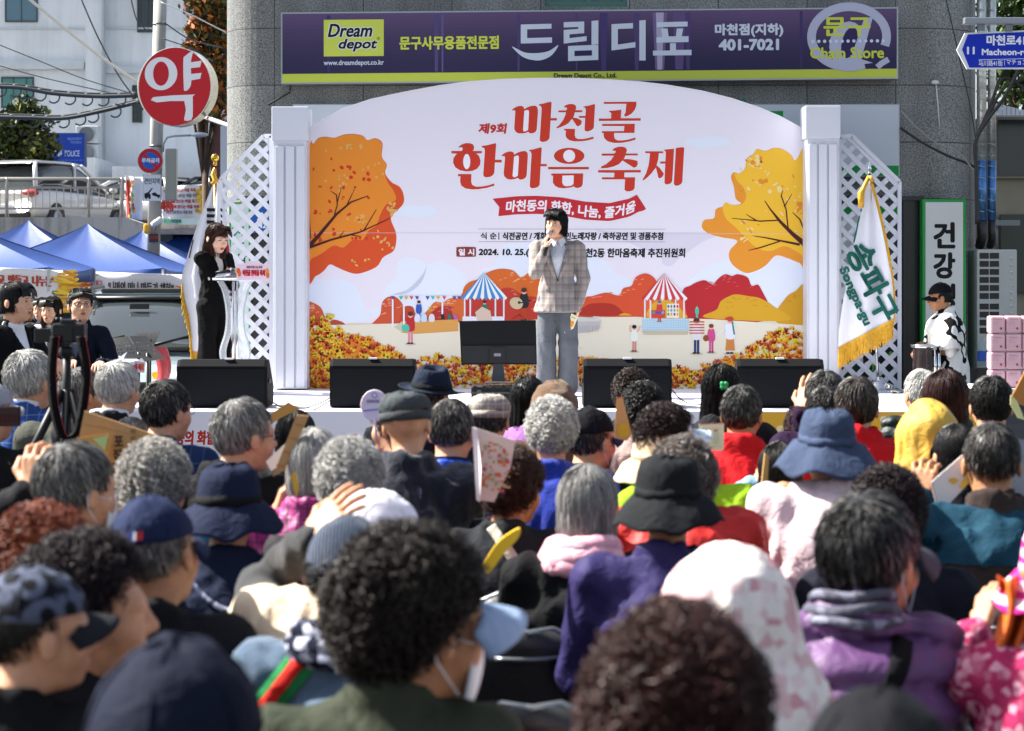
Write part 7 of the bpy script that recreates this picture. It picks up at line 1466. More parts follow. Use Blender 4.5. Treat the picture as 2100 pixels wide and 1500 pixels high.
# ---- chairs
def chair_proto(loc, label, yaw=0., labelled=False):
    t = thing('folding_chair', label, 'chair', loc, 'black folding chairs'); t.rotation_euler[2] = yaw
    P = []
    for v in np.linspace(0, 1, 9):
        w = .215 * (1 - .0 * v) * (1 if v < .55 else math.sqrt(max(1 - ((v - .55) / .47) ** 2, .02))); P.append([Vector((w * u, -.2 - .05 * v - .045 * (1 - u * u), .5 + .34 * v)) for u in np.linspace(-1, 1, 15)])
    m = MB(); m.grid(P); bk = m.build('backrest', chair_plastic, t, local=True, solid=.008)
    e = [P[i][0] for i in range(9)] + [P[8][7]] + [P[i][-1] for i in range(8, -1, -1)]; MB().tube([Vector((e[0].x, e[0].y + .02, .0))] + e + [Vector((e[-1].x, e[-1].y + .02, .0))], .0095, 8).build('frame', mat('satin chair steel', '#8b9091', .3, metal=.8), t, local=True)
    h = MB(); h.tube([(.085 * u, -.298 + .02 * u * u, .775) for u in np.linspace(-1, 1, 9)], .007, 6); h.build('handle_slot', mat('handle rim', '#6f7478', .35, metal=.6), bk, local=True)
    P = [[Vector((.2 * u, -.16 + .36 * v, .44 - .015 * (1 - u * u) + .02 * v)) for u in np.linspace(-1, 1, 9)] for v in np.linspace(0, 1, 7)]; m = MB(); m.grid(P); m.build('seat', chair_plastic, t, local=True, solid=.02)
    for x in (-1, 1): MB().tube([(x * .2, .2, .44), (x * .205, -.12, .0)], .0095, 8).build('leg', mat('satin chair steel', '#8b9091', .3, metal=.8), t, local=True)
    if labelled:
        a = Art(lambda u, v, d: (u, -.295 - d + .05 * (u / .2) ** 2 * 2, v)); a.poly([(-.05, .66), (.07, .655), (.068, .715), (-.052, .72)], '#16418f'); a.text('마천2동', -.03, .672, .05, .69, '#b8c6e2', .001); a.text('주민자치위원회', -.042, .697, .06, .708, '#8fa5d0'); a.build('sticker', bk)
    return t
def chair_at(px, ytop, Y, label, lab=True, yaw=0.):
    return chair_proto(Vector((X_(px, Y), Y + .25, Z_(ytop, Y) - .845)), label, yaw, lab)
chair_at(1085, 1203, 5.55, 'empty black folding chair with a blue sticker, farther of the two beside the olive jacket', True, .05)
chair_at(1062, 1289, 5.0, 'empty black folding chair with a blue sticker, nearer of the two beside the olive jacket', True, .1)
chair_at(1090, 1440, 4.2, 'empty black folding chair at the bottom edge beside the olive jacket', False, .0)
for key, lab in (('F5', 'under the pale pink jacket'), ('F12', 'under the teal and brown jacket'), ('E18', 'under the lime green jacket'), ('E1', 'under the navy fleece vest'), ('E20', 'under the red vest by the clover clip'), ('E12', 'under the pink scarf')):
    t, M, jo, s, Y, J, ho = loc_of(key); chair_proto(Vector((t.location.x, t.location.y, max(t.location.z, -.03) - .03)), 'occupied black folding chair ' + lab, t.rotation_euler[2], False)
# ------------------------------------------------------------------ people on and beside the stage
def stand(label, px, ytop, Y, base, rot, yaw, pitch, hair, edit, jac, jm, tm, tone='fair', hs=1., hands=None, top=.133, tr=(.088, .066, .055), wide=0., hem=.84, fat=.95, roll=0., jname='jacket', group=None, open_v=None, collar=.02, seed=3, vol=None, hlen=None, short=False, sleeve=.92, J0=None, targets=(), n=1900, cut=None, skirt=1.):
    J = J0 or standing(); edit(J) if edit else None
    sc1 = (Z_(ytop, Y) - top * hs - base) / J['head'][2]
    loc = Vector((X_(px, Y), Y, base)); rotr = R(rot); hd = {}
    for side, tx, ty, dY, fd, nn, cu, ow in targets:
        p = W(tx, ty, Y + dY) - loc; p = Vector((p.x * math.cos(rotr) + p.y * math.sin(rotr), -p.x * math.sin(rotr) + p.y * math.cos(rotr), p.z)) / sc1
        J = reach(J, side, p, ow); c, s_ = math.cos(rotr), math.sin(rotr); tl = lambda v: V3(v[0] * c + v[1] * s_, -v[0] * s_ + v[1] * c, v[2])
        hd[side] = (tl(fd), tl(nn), cu, .5)
    jm_ = jacket_mesh(J, seed, fat, 'plain', .0105, hem=hem, open_v=open_v, collar=collar, cut=cut, skirt=skirt, short=short, sleeve=sleeve)
    t, M, jo = make_person(label, J, loc, rotr, sc1, hs * sc1 if False else hs, R(yaw), R(pitch), tone, hd or None, R(roll), group, None, jm_, jm, True, tm, jname, tr, wide)
    if hair: add_hair(t, M, hair[0], seed, hair[1], hair[2], n=n, vol=vol or VOL[hair[0]], length=hlen or .05, r=.0016)
    return t, M, jo, sc1, J
def tartan(key):
    m = mat(key, '#8b857e', .85, spec=.15); nt = m.node_tree; b = nt.nodes['Principled BSDF']; N = nt.nodes.new; L = nt.links.new
    tc = N('ShaderNodeTexCoord'); sx = N('ShaderNodeSeparateXYZ'); L(tc.outputs['Object'], sx.inputs[0]); base = None; prev = (.27, .25, .235, 1)
    for ax, per, w, col, f in ((0, .052, .4, (.13, .125, .12), .35), (2, .058, .4, (.13, .125, .12), .35), (0, .026, .12, (.42, .4, .38), .3), (2, .029, .12, (.42, .4, .38), .3), (0, .052, .1, (.3, .12, .1), .4), (2, .058, .1, (.3, .12, .1), .35)):
        d = N('ShaderNodeMath'); d.operation = 'DIVIDE'; d.inputs[1].default_value = per; L(sx.outputs[ax], d.inputs[0]); fr = N('ShaderNodeMath'); fr.operation = 'FRACT'; L(d.outputs[0], fr.inputs[0])
        lt = N('ShaderNodeMath'); lt.operation = 'LESS_THAN'; lt.inputs[1].default_value = w; L(fr.outputs[0], lt.inputs[0]); mu = N('ShaderNodeMath'); mu.operation = 'MULTIPLY'; mu.inputs[1].default_value = f; L(lt.outputs[0], mu.inputs[0])
        mx = N('ShaderNodeMix'); mx.data_type = 'RGBA'; L(mu.outputs[0], mx.inputs[0])
        if base is None: mx.inputs[6].default_value = prev
        else: L(base, mx.inputs[6])
        mx.inputs[7].default_value = (*col, 1); base = mx.outputs[2]
    L(base, b.inputs['Base Color']); return m
# the standing speaker
YS = 16.8
def ed(J): J['shR'] = V3(.185, 0, 1.335); J['shL'] = V3(-.185, 0, 1.335)
t, M, jo, s, J = stand('person speaking into a microphone on stage in a grey tartan blazer', 1143, 428, YS, SZ, 180, 22, 3, None, ed, None, tartan('grey tartan'), c_('grey trousers', '#585d63'), 'fair', 1.02,
    targets=(('R', 1119, 508, -.2, (.05, -.2, 1), (1, .1, .1), .95, .35), ('L', 1187, 632, -.04, (-.15, -.1, -1), (-1, .1, 0), .5, .6)), tr=(.09, .082, .08), wide=.012, hem=.93, cut=.755, skirt=1.34, fat=1.0, open_v=(1.05, .27), roll=-3, seed=11)
V, Q, C = hair_mesh('bob', 4, '#0b0a0a', 0, n=2200, vol=.19, length=.038, r=.002, part=.1); A = np.array(M); np_mesh('hair', V @ A[:3, :3].T + A[:3, 3], Q, hair_mat(), t, C)
rg_ = np.random.default_rng(8); n_ = 420; xs = rg_.uniform(-.062, .066, n_); st_ = np.linspace(0, 1, 6); fr_ = np.stack([np.stack([xs + .012 * k, .035 + .07 * math.sin(1.7 * k + .1) + rg_.normal(0, .003, n_) - .35 * (xs * .9) ** 2 * 10 * .25, .118 - (.05 + .25 * np.abs(xs)) * k ** 1.3 + rg_.normal(0, .003, n_)], -1) for k in st_], 1)
V, Q, C = tubes(fr_, np.full((n_, 6), .002), np.array([lin('#0c0b0b')]) * rg_.uniform(.6, 1.5, (n_, 1))); np_mesh('fringe', V @ A[:3, :3].T + A[:3, 3], Q, hair_mat(), t, C)
add_face(t, M, '#a04a48', mouth=.008)
V, Q = jacket_mesh(J, 5, .95, 'plain', .0105, hem=.92, collar=.0, arms='', thick=-.012); k = V[:, 1] > -.02; np_mesh('blouse', V * s, Q, c_('white blouse', '#d3d6e0'), t)
def chest_decal(t, target, polys, name, mt, s, lift=.004, solid=.004):
    dg = [v.co.copy() for v in target.data.vertices]; bv = BVHTree.FromPolygons(dg, [tuple(p.vertices) for p in target.data.polygons]); m = MB()
    for pts in polys:
        P = []; n = len(pts) // 2
        for i in range(n):
            a, b = np.array(pts[i]), np.array(pts[len(pts) - 1 - i]); row = []
            for q in np.linspace(0, 1, 5):
                x, z = (a * (1 - q) + b * q) * s; h = bv.ray_cast(Vector((x, 2, z)), Vector((0, -1, 0))); y = h[0].y if h[0] is not None else .1; row.append(Vector((x, y + lift, z)))
            P.append(row)
        m.grid(P)
    return m.build(name, mt, target, local=True, solid=solid)
for sg in (-1, 1):
    chest_decal(t, jo, [[(sg * x, z) for x, z in ((.035, 1.405), (.075, 1.33), (.06, 1.2), (.012, 1.06), (.03, 1.06), (.1, 1.2), (.115, 1.31), (.07, 1.39))]], 'lapel', tartan('grey tartan'), s)
    chest_decal(t, jo, [[(sg * x, z) for x, z in ((.075, .975), (.16, .965), (.16, .93), (.075, .94))]], 'pocket_flap', tartan('grey tartan'), s)
for z in (1.045,): 
    m = MB(); m.sphere((0, .165 * s, z * s), .011, 10); m.build('button', mat('dark button', (.02, .018, .016), .3), jo, local=True)
m = MB()
for sg in (-1, 1): m.add([Vector(p) * s for p in ((sg * .005, .085, 1.395), (sg * .055, .05, 1.43), (sg * .075, .06, 1.385), (sg * .035, .115, 1.345))], [(0, 1, 2, 3)])
m.build('shirt_collar', c_('white blouse', '#d3d6e0'), t, local=True, solid=.005)
p0, p1 = W(1120, 520, YS - .235), W(1126, 478, YS - .2); t2 = thing('microphone', 'black handheld microphone with silver mesh held at the speaker mouth', 'microphone', p0)
MB().tube([p0 - Vector((.012, 0, .02)), p0.lerp(p1, .75)], [.015, .018], 10).build('handle', blp, t2); MB().sphere(p1, (.026, .026, .03), 12).build('mesh_head', mat('mesh silver', '#a8a8ac', .4, metal=.6, bump=.5, bscale=200), t2)
t2 = thing('script_card', 'cream festival leaflet held low by the standing speaker', 'card', W(1170, 684, YS - .1)); yy = YS - .09
MB().prism([W(1172, 643, yy), W(1186, 650, yy), W(1176, 674, yy), W(1157, 684, yy)], (0, .004, 0)).build('card', mat('cream paper', '#d9cfae', .7), t2)
a = Art(on_wall(yy - .001)); a.blob([(1168, 660), (1177, 660), (1174, 670), (1166, 672)], '#c98a2c'); a.line([(1172, 650), (1180, 654)], 1.4, '#7f9a50'); a.build('printing', t2)
# the woman at the podium
YM = 17.2
t, M, jo, s, J = stand('person with long brown hair and black trouser suit reading at the clear podium', 438, 453, YM, SZ, -128, 8, -14, ('long', '#3a1d12', 0), None, None, c_('black suit', '#08080a'), c_('black suit', '#08080a'), 'pale', 1.06,
    targets=(('L', 466, 552, -.02, (1, -.25, -.12), (.1, .1, -1), .35, .5), ('R', 476, 556, .22, (1, -.3, -.1), (.1, .1, -1), .35, .5)), tr=(.098, .085, .085), wide=.03, hem=.95, cut=.78, fat=.9, open_v=(1.12, .26), seed=21, vol=.12, hlen=.055, n=2200)
add_face(t, M, '#a8262c', closed=True)
V, Q = jacket_mesh(J, 6, .93, 'plain', .0105, hem=.95, collar=.01, arms='', thick=-.012); np_mesh('blouse', V * s, Q, c_('cream silk', '#cfcac0'), t)
A = np.array(M); n_ = 300; xs = rg_.uniform(-.06, .06, n_); fr_ = np.stack([np.stack([xs * (1 + .35 * k) + np.sign(xs) * .012 * k, .05 + .05 * math.sin(1.9 * k) - .06 * k * np.abs(xs) * 12 * .5, .115 - (.035 + .9 * np.abs(xs)) * k ** 1.2], -1) for k in st_], 1)
V, Q, C = tubes(fr_, np.full((n_, 6), .002), np.array([lin('#3a1d12')]) * rg_.uniform(.6, 1.5, (n_, 1))); np_mesh('fringe', V @ A[:3, :3].T + A[:3, 3], Q, hair_mat(), t, C)
fix(MB().tube([(-.084, -.005, -.045), (-.088, -.002, -.06), (-.084, .0, -.075)], .005, 6), M).build('earring', mat('silver earring', '#c9c9cc', .2, metal=1.), t, local=True)
m = MB().sphere(Vector((-.06, .12, 1.02)) * s, .012, 10); m.build('button', mat('gold button', '#a08a50', .3, metal=.8), jo, local=True)
# acrylic podium
YP_ = 16.95
t = thing('podium', 'clear acrylic podium with curved legs and a festival sign', 'podium', (X_(485, YP_), YP_, SZ))
def acr():
    m = mat('clear acrylic', '#e8eef2', .04, spec=.8, alpha=.28); return m
ac = acr(); ae = mat('acrylic edge', '#c3ccd4', .15, spec=.9, alpha=.85)
MB().prism([W(436, 572, YP_), W(463, 553, YP_ + .36), W(552, 553, YP_ + .36), W(553, 574, YP_)], (0, 0, -.012)).build('top', ac, t)
MB().tube([W(436, 573, YP_ - .005), W(553, 575, YP_ - .005)], .011, 6).build('top_edge', ae, t)
for sg, xs_ in ((-1, [(452, 577), (463, 600), (470, 640), (468, 680), (457, 720), (462, 760), (458, 800)]), (1, [(512, 577), (503, 600), (495, 640), (497, 680), (508, 720), (503, 760), (508, 800)])):
    q = smooth_closed(xs_, 6, False); 
    for dx, mt, nm in ((0, ac, 'leg'), (5 * sg, ae, 'leg_edge')):
        m = MB(); w2 = 7 if nm == 'leg' else 1.1; m.grid([[W(p[0] + dx - w2, p[1], YP_ + .02), W(p[0] + dx + w2, p[1], YP_ + .02)] for p in q]); m.build(nm, mt, t, solid=.016)
for x in (478, 486): MB().tube([W(x, 577, YP_ + .1), W(x, 806, YP_ + .1)], .012, 8).build('pole', mat('chrome', '#c9ccd0', .12, metal=1.), t)
MB().box2(W(440, 811, YP_ - .1), W(530, 806, YP_ + .4)).build('base', ac, t)
t = thing('podium_sign', 'pink festival name sign fixed to the podium front', 'sign', W(519, 577, YP_ - .04)); MB().prism([W(485, 543, YP_ - .04), W(500, 541, YP_ - .04), W(510, 536, YP_ - .04), W(528, 536, YP_ - .04), W(540, 542, YP_ - .04), W(554, 545, YP_ - .04), W(554, 577, YP_ - .04), W(485, 573, YP_ - .04)], (0, .01, 0)).build('board', mat('pink sign board', '#d9c0d0', .5), t)
a = Art(on_wall(YP_ - .043)); a.text('마천동의 화합, 나눔, 즐거움', 506, 546, 538, 551, '#6d3a48', .2); a.text('마천골 한마음 축제', 498, 554, 543, 566, '#b02030', .7)
for x, y, c in ((489, 556, '#c8501f'), (491, 562, '#c8642a'), (548, 557, '#d08a2c'), (549, 565, '#c8642a')): a.ell(x, y, 3.5, 6, c)
a.build('printing', t)
p = W(476, 556, YP_ + .08); t2 = thing('podium_microphone', 'grey microphone lying on the podium top', 'microphone', p); MB().sphere(p, .025, 12).build('mesh_head', mat('mesh dark', '#4a5058', .5, metal=.4), t2); MB().tube([p, p + Vector((-.14, -.03, -.015))], [.016, .012], 8).build('handle', blp, t2)
tag(MB().prism([W(442, 568, YP_ + .04), W(470, 566, YP_ + .04), W(476, 558, YP_ + .26), W(452, 558, YP_ + .26)], (0, 0, .006)).build('script_sheets', mat('white paper', '#d8dae8', .7)), 'sheets of script lying under the hands on the podium', 'paper')
# flags
def drape(name, label, L, Rr, Y, folds, amp, body, pole, fr, seed, cat='flag'):
    """Hanging flag between a left and a right outline (photo rows), folded in depth."""
    t = thing(name, label, cat, (X_(pole[0][0], Y), Y, SZ)); lx, ly = zip(*L); rx, ry = zip(*Rr)
    def at_(v, u): a = np.array((np.interp(v, np.linspace(0, 1, len(L)), lx), np.interp(v, np.linspace(0, 1, len(L)), ly))); b = np.array((np.interp(v, np.linspace(0, 1, len(L)), rx), np.interp(v, np.linspace(0, 1, len(L)), ry))); return a * (1 - u) + b * u
    dep = lambda v, u: Y - amp * (.25 + v) * (math.sin(u * folds + seed + v * 1.2) * .6 + .4 * math.sin(u * folds * 2.1 + seed * 2)) - .1 * math.sin(u * math.pi) * v
    nv, nu = 40, 40; P = [[W(*at_(v, u), dep(v, u)) for u in np.linspace(0, 1, nu)] for v in np.linspace(0, 1, nv)]
    m = MB(); m.grid(P); cl = m.build('cloth', body, t)
    # pixel -> surface depth
    vs = [(v, u) for v in np.linspace(0, 1, 60) for u in np.linspace(0, 1, 40)]; S_ = np.array([at_(v, u) for v, u in vs]); D_ = np.array([dep(v, u) for v, u in vs])
    def pt(x, y, d):
        q = np.argsort((S_[:, 0] - x) ** 2 + (S_[:, 1] - y) ** 2)[:4]; w = 1 / ((S_[q, 0] - x) ** 2 + (S_[q, 1] - y) ** 2 + .01); return tuple(W(x, y, float((D_[q] * w).sum() / w.sum()) - .012 - d))
    return t, cl, at_, dep, pt
flw = mat('white flag cloth', '#dcdee6', .6, bump=.15, bscale=30); gold = mat('gold fringe thread', '#c9981c', .5, var=.25, vscale=40, bump=.4, bscale=120); chrome = mat('chrome', '#c9ccd0', .12, metal=1.)
def fringe(t, at_, dep, rows, n, ln, name='fringe'):
    rg = np.random.default_rng(5); m = MB()
    for v0, u0, v1, u1 in rows:
        for k in range(n):
            q = (k + rg.random()) / n; v, u = v0 + (v1 - v0) * q, u0 + (u1 - u0) * q; p = at_(v, u); Y = dep(v, u) - .004; l = ln * rg.uniform(.8, 1.1)
            m.tube([W(p[0], p[1] - 3, Y), W(p[0] + rg.normal(0, 1), p[1] + l * .6, Y - .005), W(p[0] + rg.normal(0, 2), p[1] + l, Y)], .0045, 4, cap=False)
        m.grid([[W(*(at_(v0 + (v1 - v0) * q, u0 + (u1 - u0) * q) + np.array((0, o))), dep(v0 + (v1 - v0) * q, u0 + (u1 - u0) * q) - .007) for q in np.linspace(0, 1, 24)] for o in (-9, 2)])
    return m.build(name, gold, t)
YF = 17.5
t, cl, at_, dep, pt = drape('national_flag', 'white national flag with red and blue circle hanging behind the woman at the podium', [(439, 372), (418, 425), (400, 475), (384, 525), (372, 570), (376, 612), (388, 660), (394, 730)], [(447, 372), (458, 415), (466, 460), (472, 505), (477, 560), (479, 620), (482, 680), (486, 735)], YF, 7, .06, flw, [(441, 325)], None, 2)
a = Art(pt, .0006)
for k in range(3): a.poly([(424, 427 + k * 12.5), (455, 428 + k * 12.5), (457, 434 + k * 12.5), (424, 434 + k * 12.5)], '#17191e')
a.blob([(452, 482), (462, 486), (469, 505), (471, 530), (466, 535), (458, 522), (452, 515), (447, 500)], '#b0202c'); a.blob([(470, 536), (474, 545), (474, 580), (466, 600), (458, 590), (462, 560), (465, 545)], '#21307a')
a.line([(396, 492), (388, 530)], 2.4, '#17191e')
for k in range(3): a.poly([(463, 602 + k * 12), (478, 601 + k * 12), (479, 607 + k * 12), (464, 608 + k * 12)], '#2b3040')
a.build('emblem', cl)
fringe(t, at_, dep, [(1, 0, 1, 1), (.62, .0, 1, .0)], 60, 26)
MB().tube([W(441, 372, YF), W(450, 806, YF)], .014, 8).tube([W(441, 345, YF), W(441, 372, YF)], .012, 8).build('pole', mat('brass pole', '#b08a3a', .25, metal=.9), t); MB().sphere(W(441, 324, YF), .036, 16).lathe([(0, .04), (.012, .03), (.02, 0), (.012, -.01)], W(441, 338, YF), 12).build('finial', mat('gold ball', '#c9a23a', .2, metal=1.), t)
MB().tube([W(439, 346, YF - .03), W(436, 358, YF - .04), W(443, 371, YF - .05), W(434, 378, YF - .05)], [.01, .02, .028, .02], 7).build('tassel', gold, t)
MB().lathe([(.18, 0), (.18, .02), (.08, .05), (.03, .09)], W(450, 806, YF), 24).build('base', chrome, t)
YG = 17.3
t, cl, at_, dep, pt = drape('district_flag', 'white district flag with green lettering and gold fringe hanging on a chrome pole', [(1774, 376), (1768, 430), (1757, 480), (1745, 530), (1736, 580), (1727, 630), (1720, 680), (1719, 722)], [(1789, 376), (1801, 420), (1812, 465), (1821, 510), (1829, 555), (1834, 600), (1835, 635), (1833, 662)], YG, 6, .07, flw, [(1800, 335)], None, 1)
a = Art(pt, .0006); gr = '#135c50'
def rt(cx, cy, ang): c, s_ = math.cos(R(ang)), math.sin(R(ang)); return lambda x, y: (cx + x * c - y * s_, cy + x * s_ + y * c)
for ch, cx, cy, w_, h_ in (('송', 1768, 528, 54, 56), ('파', 1790, 580, 54, 54), ('구', 1812, 632, 50, 48)): a.text(ch, -w_ / 2, -h_ / 2, w_ / 2, h_ / 2, gr, 2.2, warp=rt(cx, cy, 62))
a.text('Songpa-gu', -66, -12, 60, 12, gr, 1.2, warp=rt(1754, 611, 66))
a.blob([(1764, 442), (1760, 462), (1753, 496), (1750, 494), (1756, 468), (1760, 448)], gr)
a.build('lettering', cl)
fringe(t, at_, dep, [(1, 0, 1, 1)], 130, 34)
m = MB(); m.grid([[W(*(at_(v, 1) + np.array((o, 0))), dep(v, 1) - .006) for v in np.linspace(0, 1, 20)] for o in (-4, 2)]); m.build('border', gold, cl)
MB().tube([W(1783, 352, YG + .02), W(1801, 806, YG + .02)], .013, 10).build('pole', chrome, t); MB().lathe([(.0, .1), (.008, .05), (.022, .02), (.01, 0), (.018, -.02)], W(1783, 352, YG + .02), 12).build('finial', chrome, t)
MB().tube([W(1781, 362, YG - .02), W(1778, 372, YG - .04), W(1772, 384, YG - .05), W(1766, 396, YG - .05), W(1766, 426, YG - .05)], [.012, .02, .018, .03, .024], 8).tube([W(1783, 362, YG - .02), W(1790, 373, YG - .04)], .018, 6).build('tassel', gold, t)
MB().lathe([(.2, 0), (.2, .02), (.16, .04), (.12, .05), (.12, .07), (.05, .1), (.02, .14)], W(1804, 806, YG), 32).build('base', chrome, t)
# the percussionist and the drum
t, M, jo, s, J = stand('person in a black cap and white shirt with black brush pattern beside the stage', 1938, 578, 17.2, 0., 84, -4, -8, ('nape', '#141210', 0), None, None, c_('brush shirt', '#d9d9d6', 'brush', '#101012'), TR, 'tan', 1.0,
    targets=(('L', 1893, 716, -.12, (-1, .1, -.3), (0, .2, -1), .9, .3), ('R', 1900, 704, .2, (-1, .1, -.2), (0, .2, -1), .8, .3)), short=True, hem=.9, cut=.74, fat=1.5, top=.134, seed=31, collar=.03)
sl_ = MB(); el, sh_ = Vector(J['elL'] * s), Vector(J['shL'] * s); sl_.tube([sh_, sh_.lerp(el, .6), sh_.lerp(el, .95)], [.085, .08, .085], 14, cap=False); sl_.build('sleeve', c_('brush shirt', '#d9d9d6', 'brush', '#101012'), jo, local=True, solid=.004)
o = add_hat(t, 'ballcap', M, c_('black cap', '#101116'), c_('black cap', '#101116'), 4)
YD = 17.0
t = thing('conga_drum', 'conga drum with chrome hardware played by the person in the patterned shirt', 'drum', (X_(1897, YD), YD, 0))
c = W(1897, 0, YD); zt = Z_(708, YD); MB().lathe([(.07, .25), (.1, .5), (.105, zt - .15), (.1, zt - .02)], (c.x, YD, 0), 24).build('shell', mat('dark drum shell', '#17090b', .25, coat=.6), t); MB().lathe([(0, zt), (.105, zt), (.12, zt - .01)], (c.x, YD, 0), 24).build('drum_head', mat('drum skin', '#cfc3aa', .6), t)
m = MB(); m.lathe([(.118, zt - .02), (.124, zt), (.118, zt + .006)], (c.x, YD, 0), 24); m.build('rim', chrome, t)
for x in (1918, 1926): MB().tube([W(x, 716, YD - .1), W(x, 790, YD - .1)], .014, 8).box2(W(x - 5, 718, YD - .13), W(x + 5, 712, YD - .07)).build('stand_post', chrome, t)
for k in range(3): MB().tube([(c.x, YD, .3), (c.x + .25 * math.cos(k * 2.1), YD + .25 * math.sin(k * 2.1), .01)], .012, 6).build('leg', chrome, t)
# staff standing on the left
suit = c_('charcoal suit', '#0d0e12'); SG = 'staff standing by the cars'
t, M, jo, s, J = stand('person with tied dark hair and black suit over a white top at the photo edge', 26, 575, 12.3, 0, -112, 0, 2, ('tail', '#0f0d0d', 0), None, None, suit, TR, 'fair', 1.04, targets=(('L', 108, 738, -.1, (.5, -.2, -.8), (0, .5, -.5), .4, .6), ('R', 60, 750, .2, (.6, -.2, -.8), (0, .4, -.5), .4, .6)), open_v=(1.16, .33), group=SG, seed=41, hlen=.055)
add_face(t, M, '#a0554e'); V, Q = jacket_mesh(J, 7, .95, 'plain', .011, collar=.022, arms='', thick=-.012); np_mesh('white_top', V * s, Q, whitec, t)
A = np.array(M); n_ = 240; xs = rg_.uniform(-.06, .06, n_); fr_ = np.stack([np.stack([xs * (1 + .2 * k), .05 + .058 * math.sin(1.8 * k) - .3 * k * xs ** 2 * 8, .115 - (.06 + .5 * np.abs(xs)) * k ** 1.2], -1) for k in st_], 1)
def fringe_hair(t, M, col, f=fr_, seed=1):
    A = np.array(M); rg = np.random.default_rng(seed); V, Q, C = tubes(f, np.full((len(f), 6), .002), np.array([lin(col)]) * rg.uniform(.6, 1.5, (len(f), 1))); np_mesh('fringe', V @ A[:3, :3].T + A[:3, 3], Q, hair_mat(), t, C)
fringe_hair(t, M, '#0f0d0d')
t, M, jo, s, J = stand('person with glasses and navy jacket standing before the silver car', 162, 590, 14.4, 0, 180, -22, 8, ('short', '#0e0c0b', 0), None, None, c_('navy jacket', '#0f1524'), TR, 'fair', 1.05, targets=(('R', 150, 742, -.3, (0, -1, -.2), (0, 0, -1), .4, .5), ('L', 205, 745, -.3, (0, -1, -.2), (0, 0, -1), .4, .5)), open_v=(1.15, .3), group=SG, seed=43, vol=.14)
add_face(t, M, '#9c5a50'); add_glasses(t, M); fringe_hair(t, M, '#0e0c0b', seed=3); V, Q = jacket_mesh(J, 8, .95, 'plain', .011, collar=.025, arms='', thick=-.012); np_mesh('shirt', V * s, Q, c_('grey blue shirt', '#5a6078'), t)
t, M, jo, s, J = stand('person in a pale striped top with shoulder length dark hair behind the glasses man', 110, 606, 18.4, -.05, 172, 10, 0, ('long', '#14100f', 0), None, None, c_('pale striped top', '#b8a8a6', 'stripe', '#d2c8c6', .8), TR, 'fair', 1.06, group=SG, seed=45, hlen=.04)
add_face(t, M, '#b04a48'); fringe_hair(t, M, '#14100f', seed=4)
t, M, jo, s, J = stand('person in dark clothes half hidden behind the striped top', 91, 609, 20.6, -.12, 180, 20, 0, ('short', '#15110f', 0), None, None, c_('slate top', '#2a2e3a'), TR, 'fair', 1., group=SG, seed=47)
add_face(t, M, '#a0605a'); fringe_hair(t, M, '#15110f', seed=5)
t, M, jo, s, J = stand('person with glasses and dark jacket behind the young one in a suit', 55, 612, 21.5, -.15, 180, -14, 0, ('short', '#15110f', .05), None, None, c_('dark olive jacket', '#1a1c1c'), TR, 'tan', 1., group=SG, seed=49)
add_face(t, M, '#9c5a50'); add_glasses(t, M); fringe_hair(t, M, '#15110f', seed=6)
# ------------------------------------------------------------------ camera tripod, phone, things held up by the audience
YT = 7.6
t = thing('tripod_camera', 'black camera with flip out screen on a tripod among the front row', 'camera', (X_(137, YT), YT, 0))
MB().box2(W(106, 703, YT), W(172, 664, YT) + Vector((0, .07, 0)), bev=.008).box2(W(122, 668, YT + .005), W(152, 655, YT + .005) + Vector((0, .05, 0)), bev=.006).build('body', blp, t)
MB().lathe([(0, .1), (.032, .1), (.035, 0)], W(142, 684, YT + .07), 20, rot=Matrix.Rotation(R(-90), 3, 'X')).build('lens', blp, t); MB().box2(W(108, 701, YT - .004), W(148, 672, YT - .0005)).build('rear_panel', mat('dark screen glass', (.006, .007, .01), .15), t)
MB().box2(W(70, 703, YT - .01), W(104, 674, YT - .002), bev=.003).build('flip_screen', mat('dark screen glass', (.006, .007, .01), .15), t)
m = MB()
for k, x in enumerate((118, 128, 155, 162)): m.lathe([(0, .008), (.009, .008), (.01, 0)], W(x, 660 if k > 1 else 656, YT + .03), 10)
m.build('dial', blp, t)
MB().sphere(W(136, 722, YT + .03), .03, 12).box2(W(122, 712, YT), W(150, 704, YT + .06)).tube([W(137, 725, YT + .03), W(137, 905, YT + .03)], .017, 10).build('column', blp, t)
for x1_, y1_, x0_, y0_ in ((66, 925, 128, 800), (200, 1050, 145, 800), (128, 1060, 137, 800)): MB().tube([W(x0_, y0_, YT + .03), W(x1_, y1_, YT - .02), Vector((W(x1_, y1_, YT).x + (x1_ - x0_) * .0026, YT - .1, .01))], [.018, .017, .014], 8).build('leg', blp, t)
for pts, nm in (([(112, 690), (106, 760), (110, 830), (125, 890), (140, 900)], 'left'), ([(165, 690), (176, 760), (172, 820), (160, 880), (145, 898)], 'right')):
    q = smooth_closed(pts, 8, False); m = MB(); m.grid([[W(p[0] - 9, p[1], YT - .03), W(p[0], p[1], YT - .045), W(p[0] + 9, p[1], YT - .03)] for p in q]); so_ = m.build('strap', c_('camera strap', '#0c0c0e'), t, solid=.003)
    MB().tube([W(p[0] + 9.5, p[1], YT - .032) for p in q], .0022, 4).build('piping', mat('red piping', '#8f1c20', .6), so_)
YH = 6.6
t = thing('mobile_phone', 'dark mobile phone held up sideways at the photo edge', 'phone', W(10, 875, YH)); MB().box2(W(-30, 875, YH), W(42, 834, YH) + Vector((0, .01, 0)), bev=.004).build('body', blp, t); MB().box2(W(-28, 872, YH - .002), W(39, 837, YH - .0005)).build('screen', mat('phone screen', (.02, .006, .008), .12), t)
